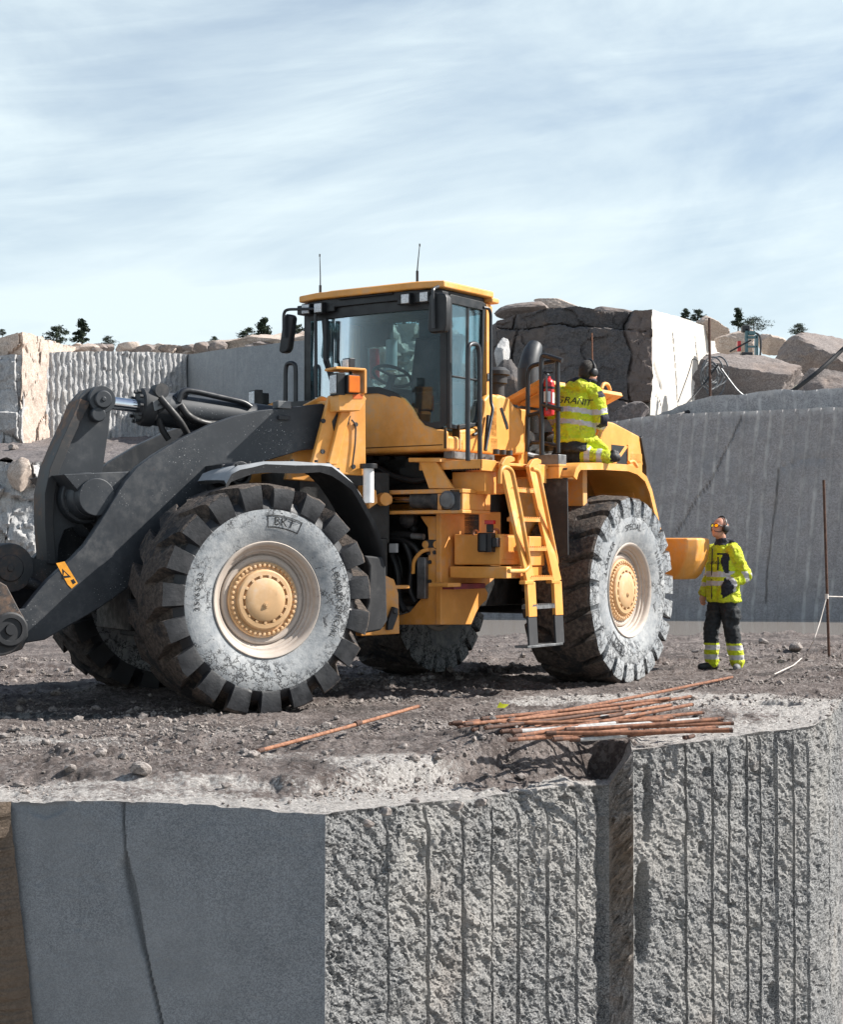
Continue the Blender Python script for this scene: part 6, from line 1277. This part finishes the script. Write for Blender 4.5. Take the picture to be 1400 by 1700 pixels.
# ---------------- the man standing on the bench
def standing():
    g0 = gz(1201, 1111); Cn = Vector((g0[0], g0[1], ground_z(g0[0], g0[1]) - .01)); s = 1.0
    f = Vector((-.83, -.56, 0)).normalized(); l = Vector((0, 0, 1)).cross(f); Zu = Vector((0, 0, 1))
    def p(a, b_, c): return Cn + f * a + l * b_ + Zu * c
    H_ = p(.045, 0, 1.705); hf = (f + Zu * .22).normalized(); hu = (Zu - f * .22).normalized()
    b = MB(); c, hf, hl, hu = head_form(b, H_, hf, hu, 1.07); capsule(b, p(-.01, 0, 1.46), .062, H_ - hu * .06 - hf * .02, .058)
    rings(b, [(p(0, 0, .86), l * .15, f * .10), (p(0, 0, 1.0), l * .14, f * .10), (p(0, 0, 1.3), l * .16, f * .10), (p(0, 0, 1.44), l * .17, f * .09), (p(0, 0, 1.49), l * .08, f * .06)])
    aL = [p(-.01, .165, 1.42), p(-.13, .235, 1.14), p(.10, .185, 1.01)]; aR = [p(0, -.165, 1.42), p(-.03, -.225, 1.16), p(.10, -.215, .93)]
    chain(b, aL, [.06, .045, .034]); chain(b, aR, [.06, .045, .034]); hand(b, aL[2], f * .15 - l * .35 - Zu * .8, -l, f, 1., .3); hand(b, aR[2], f * .25 - Zu, l + f * .1, f, 1.08, .75)
    kL, kR, nL, nR = p(-.03, .125, .49), p(.07, -.12, .49), p(-.10, .135, .10), p(.055, -.13, .10)
    chain(b, [p(0, .09, .90), kL, nL], [.085, .058, .042]); chain(b, [p(0, -.09, .90), kR, nR], [.085, .058, .042])
    fr = (f + l * -.0).normalized(); fL = (f * .75 + l * .65).normalized()
    chain(b, [nL, nL + fL * .12 - Zu * .06], [.04, .03]); chain(b, [nR, nR + fr * .12 - Zu * .06], [.04, .03])
    v, fa = remeshed(b, .0085, 3); root = from_np('person', v, fa, [M['skin']], None, None, True, origin=tuple(Cn)); OFF[root.name] = Cn
    tag(root, 'man in hi-vis jacket and dark trousers standing beside the loader, looking up', 'person')
    # jacket
    b = MB(); rings(b, [(p(-.02, 0, .825), l * .222, f * .185), (p(0, 0, .95), l * .210, f * .178), (p(.01, 0, 1.10), l * .198, f * .170), (p(.01, 0, 1.28), l * .198, f * .150), (p(0, 0, 1.38), l * .185, f * .130), (p(-.01, 0, 1.47), l * .125, f * .110), (p(-.015, 0, 1.53), l * .090, f * .090), (p(-.01, 0, 1.585), l * .080, f * .082)]); chain(b, [p(.10, .165, .99), p(.13, .10, .90)], [.068, .05])
    chain(b, aL, [.088, .078, .062]); chain(b, aR, [.088, .075, .060]); chain(b, [p(-.06, -.10, 1.52), p(-.14, 0, 1.49), p(-.06, .10, 1.52)], [.045, .07, .045])
    jv, jf = remeshed(b, .0115, 3, .020, 8.5, 3); cn = jv[jf].mean(1) - np.array(Cn); lf = cn @ np.array(l); fw = cn @ np.array(f); z = cn[:, 2]
    tL, rL = seg_t(cn + np.array(Cn), aL[1], aL[2]); tR, rR = seg_t(cn + np.array(Cn), aR[1], aR[2]); tLu, rLu = seg_t(cn + np.array(Cn), aL[0], aL[1]); onL = (rL < .10) & (tL > -.15) & (lf > .15); onR = (rR < .09) & (tR > .0); onLu = (rLu < .10) & (tLu < 1.0) & (lf > .19)
    mi = np.zeros(len(jf), int); tor = ~(onL | onR | onLu)
    mi[tor & (((z > 1.125) & (z < 1.185)) | ((z > 1.02) & (z < 1.08)))] = 1
    mi[tor & (z > 1.17) & (z < 1.40) & (fw > .02) & (lf > .11 + .35 * (1.30 - z) * (z < 1.30)) & (lf < .185)] = 2; mi[tor & (z > 1.385) & (z < 1.41) & (fw > .03) & (lf > .03) & (lf < .16)] = 2
    mi[(z > 1.50) & (fw > -.03) & (np.abs(lf) < .10)] = 2; mi[(z > 1.53)] = 2
    mi[onL & (tL > -.02) & (tL < .20)] = 1; mi[onL & (tL > .66) & (tL < .86)] = 1; mi[onL & (tL >= .86)] = 2; mi[onR & (((tR > .1) & (tR < .3)) | ((tR > .6) & (tR < .8)))] = 1
    jk = from_np('jacket', jv, jf, [M['hivis'], M['reflective'], M['navy']], root, mi, True)
    print_text('GRANIT', .055, jv, jf, p(.3, .055, 1.275), -l * -1 if False else l, Zu, -f, M['navy'], jk)
    b = MB(); b.tube([p(.17, .095, 1.36), p(.172, .10, 1.30), p(.175, .095, 1.20)], .009, 8); b.tube([p(.168, 0, 1.46), p(.182, 0, 1.2), p(.182, 0, .86)], .007, 8); b.build('zip', [M['navy']], jk)
    # trousers
    b = MB(); rings(b, [(p(0, 0, .99), l * .165, f * .125), (p(0, 0, .90), l * .175, f * .135), (p(0, 0, .80), l * .165, f * .125)]); chain(b, [p(0, .085, .84), kL + f * .01, nL + Zu * .01], [.105, .085, .082]); chain(b, [p(0, -.085, .84), kR + f * .01, nR + Zu * .01], [.105, .085, .080])
    ellipsoid(b, p(-.02, .20, .66), (f * .07, l * .03, Zu * .10)); tv, tf = remeshed(b, .0115, 3, .019, 9.5, 6); z = tv[tf].mean(1)[:, 2] - Cn.z; side = (tv[tf].mean(1) - np.array(Cn)) @ np.array(l) > 0
    mi = np.where(z < .33, 1, 0); mi[((z > .25) & (z < .305)) | ((z > .13) & (z < .185))] = 2; from_np('trousers', tv, tf, [M['trouser'], M['hivis'], M['reflective']], root, mi, True)
    for (n_, d_, mt) in ((nL, fL, 'boot_dusty'), (nR, fr, 'boot')):
        b = MB(); base = Vector((n_.x, n_.y, Cn.z + .045)); chain(b, [n_ + Zu * .05, base - d_ * .03], [.056, .055]); chain(b, [base - d_ * .05, base + d_ * .10, base + d_ * .19], [.047, .048, .040]); bv_, bf_ = remeshed(b, .012, 2); bv_[:, 2] = np.maximum(bv_[:, 2], Cn.z + .004); from_np('boot', bv_, bf_, [M[mt]], root, None, True)
    # hair, ear defenders, glasses
    b = MB(); ellipsoid(b, c + hu * .034 - hf * .018, (hf * .094, hl * .079, hu * .096)); ellipsoid(b, c - hu * .01 - hf * .05, (hf * .06, hl * .074, hu * .08)); hv, hfa = remeshed(b, .009, 2); k = (hv - np.array(c)) @ np.array(hf); m_ = (k[hfa].mean(1) < .055); from_np('hair', hv, hfa[m_], [M['hair']], root, None, True)
    ear_muffs(c, hl, hu, hf, root, 1.12)
    b = MB(); 
    for sd in (1, -1):
        q = c + hu * .012 + hf * .098 + hl * .034 * sd; b.add([tuple(q + hl * .028 * math.cos(t) * 1.0 + hu * .020 * math.sin(t) - hf * .010 * abs(math.cos(t)) * (1 if math.cos(t) * sd > 0 else 0)) for t in np.linspace(0, 2 * math.pi, 16, endpoint=False)], [list(range(16))], 1)
        b.tube([q + hl * .03 * sd - hf * .012 + hu * .008, c + hl * .080 * sd + hu * .012 + hf * .02], .0045, 6)
        b.tube([q + hl * .030 * math.cos(t) + hu * .022 * math.sin(t) - hf * .010 * abs(math.cos(t)) * (1 if math.cos(t) * sd > 0 else 0) for t in np.linspace(0, 2 * math.pi, 17)], .0045, 6, caps=False)
    b.build('sunglasses', [M['black'], M['gold_lens']], root)
    b = MB(); ellipsoid(b, c - hu * .046 + hf * .092, (hf * .010, hl * .026, hu * .008)); b.build('moustache', [M['hair']], root)
    b = MB(); b.tube([c + hl * .085 - hu * .02, c + hl * .075 + hf * .06 - hu * .06, c + hl * .03 + hf * .105 - hu * .062], .004, 6); b.build('microphone_boom', [M['black']], root)
standing()

# ---------------- the man kneeling on the rear mudguard
def kneeling():
    Yk = 17.35
    def K(px, py, dy=0.): return Vector(at(px, py, Yk + dy))
    f = Vector((-.30, .95, 0)).normalized(); l = Vector((0, 0, 1)).cross(f); Zu = Vector((0, 0, 1)); r_ = -l
    hc = K(978, 619, .0); hf = Vector((.80, .55, -.06)).normalized()
    org = Vector((K(955, 755).x, K(955, 755).y, 2.36)); b = MB(); c, hf, hl, hu = head_form(b, hc, hf, Zu, 1.0)
    ch, nk, hp = K(957, 680, .06), K(967, 640, .04), K(957, 733, .06)
    capsule(b, nk - Zu * .05, .062, hc - Zu * .05, .057); rings(b, [(hp, l * .15, f * .11), (ch - Zu * .1, l * .15, f * .10), (ch + Zu * .10, l * .17, f * .09), (nk - Zu * .04, l * .09, f * .06)])
    aR = [K(987, 655, .0), K(998, 692, -.02), K(999, 712, .10)]; aL = [K(932, 656, .10), K(921, 694, .18), K(930, 705, .45)]
    chain(b, aR, [.06, .047, .036]); chain(b, aL, [.06, .047, .036]); hand(b, aR[2], f * .6 - Zu * .8, l, f, 1.05, .7); hand(b, aL[2], f - Zu * .2, -Zu, r_, 1.05, .6)
    kR, kL, nR, nL = K(940, 753, .10), K(928, 752, .22), K(1006, 756, -.06), K(1010, 748, .16)
    for q in (kR, kL): q.z = 2.36 + .075
    nR.z = 2.36 + .065; nL.z = 2.36 + .07
    chain(b, [hp + r_ * .08, kR], [.085, .06]); chain(b, [hp - r_ * .08, kL], [.085, .06]); chain(b, [kR, nR], [.058, .042]); chain(b, [kL, nL], [.058, .042])
    v, fa = remeshed(b, .009, 3); root = from_np('person', v, fa, [M['skin']], None, None, True, origin=tuple(org)); OFF[root.name] = org
    tag(root, 'man in yellow hi-vis suit kneeling on the loader mudguard with his back to us', 'person')
    b = MB(); rings(b, [(K(955, 734, .06), l * .232, f * .175), (K(955, 715, .05), l * .225, f * .17), (K(956, 690, .05), l * .222, f * .165), (K(958, 668, .05), l * .222, f * .150), (K(961, 652, .05), l * .20, f * .125), (K(965, 642, .05), l * .12, f * .10)])
    chain(b, [aR[0], aR[1], K(998, 705, .04)], [.092, .082, .062]); chain(b, [aL[0], aL[1], K(928, 703, .38)], [.092, .082, .062]); chain(b, [K(946, 643, .0), K(962, 640, -.09), K(983, 644, .0)], [.05, .065, .05])
    jv, jf = remeshed(b, .0115, 3, .020, 8.0, 13); cn = jv[jf].mean(1); z = cn[:, 2]; zp = lambda py: at(955, py, Yk)[2]
    tR, rR = seg_t(cn, aR[0], aR[1]); onR = (rR < .105) & (tR > .25) & ((cn - np.array(ch)) @ np.array(r_) > .185); tR2, rR2 = seg_t(cn, aR[1], aR[2])
    skew = (cn - np.array(ch)) @ np.array(r_) * -.12; zs = z - skew
    mi = np.zeros(len(jf), int); mi[~onR & (((zs < zp(679)) & (zs > zp(687.5))) | ((zs < zp(699.5)) & (zs > zp(707.5))))] = 1
    mi[onR & (tR > .72) & (tR < .92)] = 1; mi[onR & (tR > .98)] = 2; mi[(rR < .105) & (tR < .25) & (tR > -.02) & (rR > .05) & ((cn - np.array(ch)) @ np.array(r_) > .16)] = 2
    mi[(rR2 < .09) & (tR2 > .55) & ((cn - np.array(ch)) @ np.array(r_) > .17)] = 1
    jk = from_np('jacket', jv, jf, [M['hivis'], M['reflective'], M['navy']], root, mi, True)
    print_text('GRANIT', .098, jv, jf, K(947, 672, .0) - f * .0, (r_ - Zu * .12).normalized(), (Zu + r_ * .12).normalized(), f, M['navy'], jk, shear=.2)
    b = MB(); chain(b, [K(944, 637, .03), K(957, 633, -.05), K(975, 634, -.04), K(986, 640, .06)], [.035, .042, .042, .03]); hv, hfa = remeshed(b, .012, 2, .006, 9, 5); from_np('collar', hv, hfa, [M['navy']], jk, None, True)
    b = MB(); rings(b, [(K(955, 722, .06), l * .17, f * .13), (K(955, 738, .06), l * .19, f * .15), (K(956, 750, .05), l * .19, f * .16)]); chain(b, [hp + r_ * .08, kR], [.115, .092]); chain(b, [hp - r_ * .08, kL], [.115, .09]); chain(b, [kR, nR], [.085, .074]); chain(b, [kL, nL], [.085, .074]); chain(b, [K(980, 728, .05), K(1000, 745, .10)], [.07, .06])
    tv, tf = remeshed(b, .0115, 3, .016, 9, 16); cn = tv[tf].mean(1); t1, r1 = seg_t(cn, kR, nR); t2, r2 = seg_t(cn, kL, nL); tt = np.where(r1 < r2, t1, t2); low = (np.minimum(r1, r2) < .11) & (tt > .40)
    mi = np.where(low | (cn[:, 0] > K(974, 740).x), 1, 0); mi[low & (((tt > .50) & (tt < .64)) | ((tt > .80) & (tt < .93)))] = 2; tr_ = from_np('trousers', tv, tf, [M['trouser'], M['hivis'], M['reflective']], root, mi, True)
    tv[:, 2] = np.maximum(tv[:, 2], 2.362)
    for n_ in (nR, nL):
        b = MB(); d_ = Vector((.97, -.2, 0)).normalized(); chain(b, [n_ - d_ * .0, n_ + d_ * .07, n_ + d_ * .09 - Zu * .005], [.055, .055, .05]); chain(b, [n_ + d_ * .08 + Zu * .04, n_ + d_ * .06 - Zu * .015], [.04, .045]); bv_, bf_ = remeshed(b, .012, 2); from_np('boot', bv_, bf_, [M['boot']], root, None, True)
    b = MB(); ellipsoid(b, c + hu * .038 - hf * .018, (hf * .105, hl * .088, hu * .100)); ellipsoid(b, c - hu * .0 - hf * .05, (hf * .065, hl * .08, hu * .085)); hv, hfa = remeshed(b, .009, 2); k = (hv - np.array(c)); kk = k @ np.array(hf) - .9 * (k @ np.array(hu)); m_ = kk[hfa].mean(1) < .035; from_np('cap', hv, hfa[m_], [M['hair']], root, None, True)
    ear_muffs(c, hl, hu, hf, root, 1.1)
    b = MB(); ellipsoid(b, c - hu * .085 + hf * .03, (hf * .075, hl * .07, hu * .035)); b.build('scarf', [M['navy']], root, angle=80)
kneeling()

# ================================================================ RODS, POST, CORDS, RIG
def rod(a, b_, r, mat, grp, label, cat='drill rod', ends=True):
    a, b_ = Vector(a), Vector(b_); mb = MB(); m_ = a.lerp(b_, .5) + Vector((0, 0, -.006)); mb.tube([a, m_, b_], r, 10, 0); d = (b_ - a).normalized()
    if ends: mb.tube([a - d * .002, a + d * .07], r * 1.18, 10, 1); mb.tube([a - d * .012, a + d * .01], r * .75, 10, 1); mb.tube([b_ - d * .02, b_ + d * .004], r * 1.06, 10, 1)
    o = mb.build('drill_rod', [mat, M['rust_dark']]); me = o.data; me.transform(Matrix.Translation(-a)); o.location = a; return tag(o, label, cat, grp)
RODS = [(95, 243, 620, 180), (125, 254, 700, 188), (150, 237, 640, 182), (170, 262, 895, 152), (200, 226, 825, 158), (250, 285, 720, 235), (245, 248, 760, 225), (265, 268, 935, 205), (290, 296, 690, 262), (310, 285, 900, 178), (285, 238, 1000, 236), (360, 262, 1035, 241), (390, 258, 1000, 225), (345, 288, 850, 262), (415, 274, 1030, 262), (460, 268, 1033, 266), (440, 288, 700, 272), (495, 296, 690, 280), (520, 290, 860, 266), (480, 262, 990, 228), (470, 282, 800, 268), (230, 262, 600, 205), (330, 250, 830, 180), (540, 282, 960, 262), (300, 268, 650, 240), (200, 236, 560, 196)]
rs = np.random.RandomState(3)
RODS += [(rs.uniform(95, 480), 0, rs.uniform(560, 1030), 0) for k in range(14)]; RODS = [(a, 240 + (a - 95) * .14 + rs.uniform(-8, 8), c, np.interp(c, [560, 1040], [188, 255]) + rs.uniform(-14, 10)) if d == 0 else (a, b_, c, d) for a, b_, c, d in RODS]
for i, (a0, a1, b0, b1) in enumerate(RODS):
    z = .055 + .024 * (i % 5) + .01 * (i % 3); mt = [M['rust'], M['rust_b'], M['rust'], M['rod_grey'], M['rust_dark'], M['rust'], M['rust_b']][i % 7] if i not in (10, 11, 12, 3, 4) else M['rust']
    rod(gz(700 + a0 / 2, 1080 + a1 / 2, z), gz(700 + b0 / 2, 1080 + b1 / 2, z + .02 * (i % 2)), .0142, mt, 'rods in the pile', 'rusty steel drill rod in the pile lying at the edge of the bench')
rod(gz(845, 1197, .17), gz(1216, 1124, .05), .015, M['rust'], None, 'longest rusty drill rod, lying across the pile and reaching towards the standing man')
rod(gz(1136, 1224, .02), gz(1152, 1221, .02), .016, M['rust_dark'], None, 'short dark offcut of rod right of the rod pile', 'rod offcut', False)
s1_, s2_ = gz(428, 1247, .06), gz(696, 1172, .16); o = rod(s1_, s2_, .0145, M['rust_b'], None, 'single pale rusty rod lying alone on the ground below the front wheel')
mb = MB(); m0 = Vector(s1_).lerp(Vector(s2_), .56); mb.tube([m0, m0 + (Vector(s2_) - Vector(s1_)).normalized() * .08], .022, 10); OFF[o.name] = o.location.copy(); mb.build('coupling', [M['rust_dark']], o)
# post with cord
pb_ = gz(1377, 1096, -.02); pt_ = at(1368, 797, pb_[1] + .05); mb = MB(); mb.tube([tuple(pb_), tuple(Vector(pb_).lerp(Vector(pt_), .5)), tuple(pt_)], .019, 10)
o = mb.build('steel_post', [M['rust_dark']]); o.data.transform(Matrix.Translation(-Vector(pb_))); o.location = pb_; tag(o, 'thin rusty steel post stuck upright in the ground at the right edge', 'post')
k0 = at(1373, 990, pb_[1] - .02); mb = MB(); mb.tube([tuple(k0), tuple(at(1410, 991, pb_[1] + .4))], .008, 6); mb.tube([tuple(k0), tuple(at(1362, 1032, pb_[1] - .2)), tuple(at(1352, 1062, pb_[1] - .5)), tuple(gz(1340, 1085, .06)), tuple(gz(1318, 1104, .07)), tuple(gz(1286, 1119, .08))], .007, 6, round_=.1)
mb.lathe(Vector(k0) - Vector((0, 0, .03)), (0, 0, 1), [(0, .026), (.06, .026)], 10); o = mb.build('cord', [M['cord']]); o.data.transform(Matrix.Translation(-Vector(k0))); o.location = k0; tag(o, 'pale cord tied round the thin rusty post and trailing to the ground', 'cord')
lf_ = gz(825, 1171, .05); mb = MB(); mb.add([(0, 0, 0), (.05, .01, .035), (.11, .0, .03), (.07, -.02, .0), (.03, .04, .05)], [(0, 1, 4), (0, 3, 1), (1, 3, 2)]); o = mb.build('leaf', [M['leaf']]); o.location = (lf_[0], lf_[1], .03); tag(o, 'small yellow green leaf on the ground behind the rod pile', 'leaf')

# drill rig on the ledge
Yr = 47.0
def R_(px, py, dy=0): return Vector(at(px, py, Yr + dy))
rg = empty('drill_rig', tuple(R_(1245, 605)), 'weathered teal drilling frame with two uprights standing among the boulders at the right', 'drill rig')
def rbox(mb, x0, y0, x1, y1, dy0, dy1, mat=0):
    a, b_ = R_(x0, y1), R_(x1, y0); mb.box(a.x, b_.x, Yr + dy0, Yr + dy1, a.z, b_.z, mat)
for x in (1238, 1255): b = MB(); rbox(b, x, 546 if x == 1238 else 556, x + 4.5, 607, 0, .12); b.build('upright', [M['teal']], rg, bevel=.01)
b = MB(); rbox(b, 1240, 558, 1258, 562, 0, .10); rbox(b, 1240, 574, 1258, 577, 0, .1); rbox(b, 1243, 550, 1254, 556, -.05, .15); b.build('crossbar', [M['teal']], rg, bevel=.01)
b = MB(); rbox(b, 1225, 566, 1231, 583, 0, .15); b.build('red_motor', [M['red']], rg, bevel=.02)
b = MB(); rbox(b, 1231, 585, 1250, 594, -.1, .2); b.build('motor_housing', [M['casting']], rg, bevel=.03); b = MB(); rbox(b, 1233, 540, 1246, 551, 0, .25); b.build('top_motor', [M['casting']], rg, bevel=.03)
b = MB(); b.tube([R_(1252, 552), R_(1262, 556), R_(1264, 570), R_(1262, 600)], .03, 8, round_=.1); b.tube([R_(1247, 565), R_(1212, 584)], .025, 8, 0); b.build('air_hose', [M['casting']], rg)
def pole(px0, py0, px1, py1, Y, r, label, mat='rust_dark'):
    a, c = at(px0, py0, Y), at(px1, py1, Y); mb = MB(); mb.tube([tuple(a), tuple(c)], r, 8); o = mb.build('drill_steel', [M[mat]]); o.data.transform(Matrix.Translation(-Vector(a))); o.location = a; tag(o, label, 'drill rod')
pole(1180, 692, 1178, 528, 42.0, .035, 'tall thin rusty rod standing upright in front of the bright white granite face'); pole(984, 604, 983, 553, 45.2, .022, 'short thin rod standing against the dark cliff above the kneeling man', 'rust')
mb = MB(); rs = np.random.RandomState(9)
for k in range(6):
    cx_, cy_, rr = 1186 + rs.uniform(-8, 8), 624 + rs.uniform(-9, 14), rs.uniform(13, 24); pts = [at(cx_ + rr * .8 * math.cos(t), cy_ + rr * math.sin(t) * (1.15), 42.1 + .12 * k + .05 * math.sin(3 * t)) for t in np.linspace(0, 2 * math.pi * .95, 22)]; mb.tube([tuple(q) for q in pts], .022, 6)
mb.tube([tuple(at(x, y, 42)) for x, y in ((1198, 612), (1212, 632), (1230, 655), (1258, 668))], .022, 6, round_=.3); o = mb.build('hose_coil', [M['steel_dull']]); c0 = Vector(at(1186, 660, 42.2)); o.data.transform(Matrix.Translation(-c0)); o.location = c0; tag(o, 'loose coils of thin grey hose hanging in front of the brown slab at the right', 'hose')
mb = MB(); mb.tube([tuple(at(x, y, Y)) for x, y, Y in ((1420, 560, 41), (1398, 582, 41), (1362, 615, 40.6), (1330, 640, 40.6), (1312, 652, 41), (1280, 658, 41.4), (1215, 664, 41.6), (1150, 682, 41), (1110, 694, 40), (1080, 693, 40))], .055, 8, round_=.4); o = mb.build('black_cable', [M['hose']]); c0 = Vector(at(1215, 664, 41.6)); o.data.transform(Matrix.Translation(-c0)); o.location = c0; tag(o, 'thick black cable running down from the right edge along the upper ledge', 'cable')
mb = MB(); mb.tube([tuple(at(x, y, Y)) for x, y, Y in ((1192, 606, 42), (1168, 640, 42), (1138, 674, 41.5), (1112, 698, 40.5))], .025, 8, round_=.5); mb.tube([tuple(at(x, y, Y)) for x, y, Y in ((1160, 600, 43), (1150, 594, 43), (1148, 606, 43), (1140, 630, 43), (1126, 668, 42.6))], .012, 8, round_=.5); o = mb.build('black_cable', [M['hose']]); c0 = Vector(at(1138, 672, 41.5)); o.data.transform(Matrix.Translation(-c0)); o.location = c0; tag(o, 'thin dark cables slanting down across the bright white granite face', 'cable')
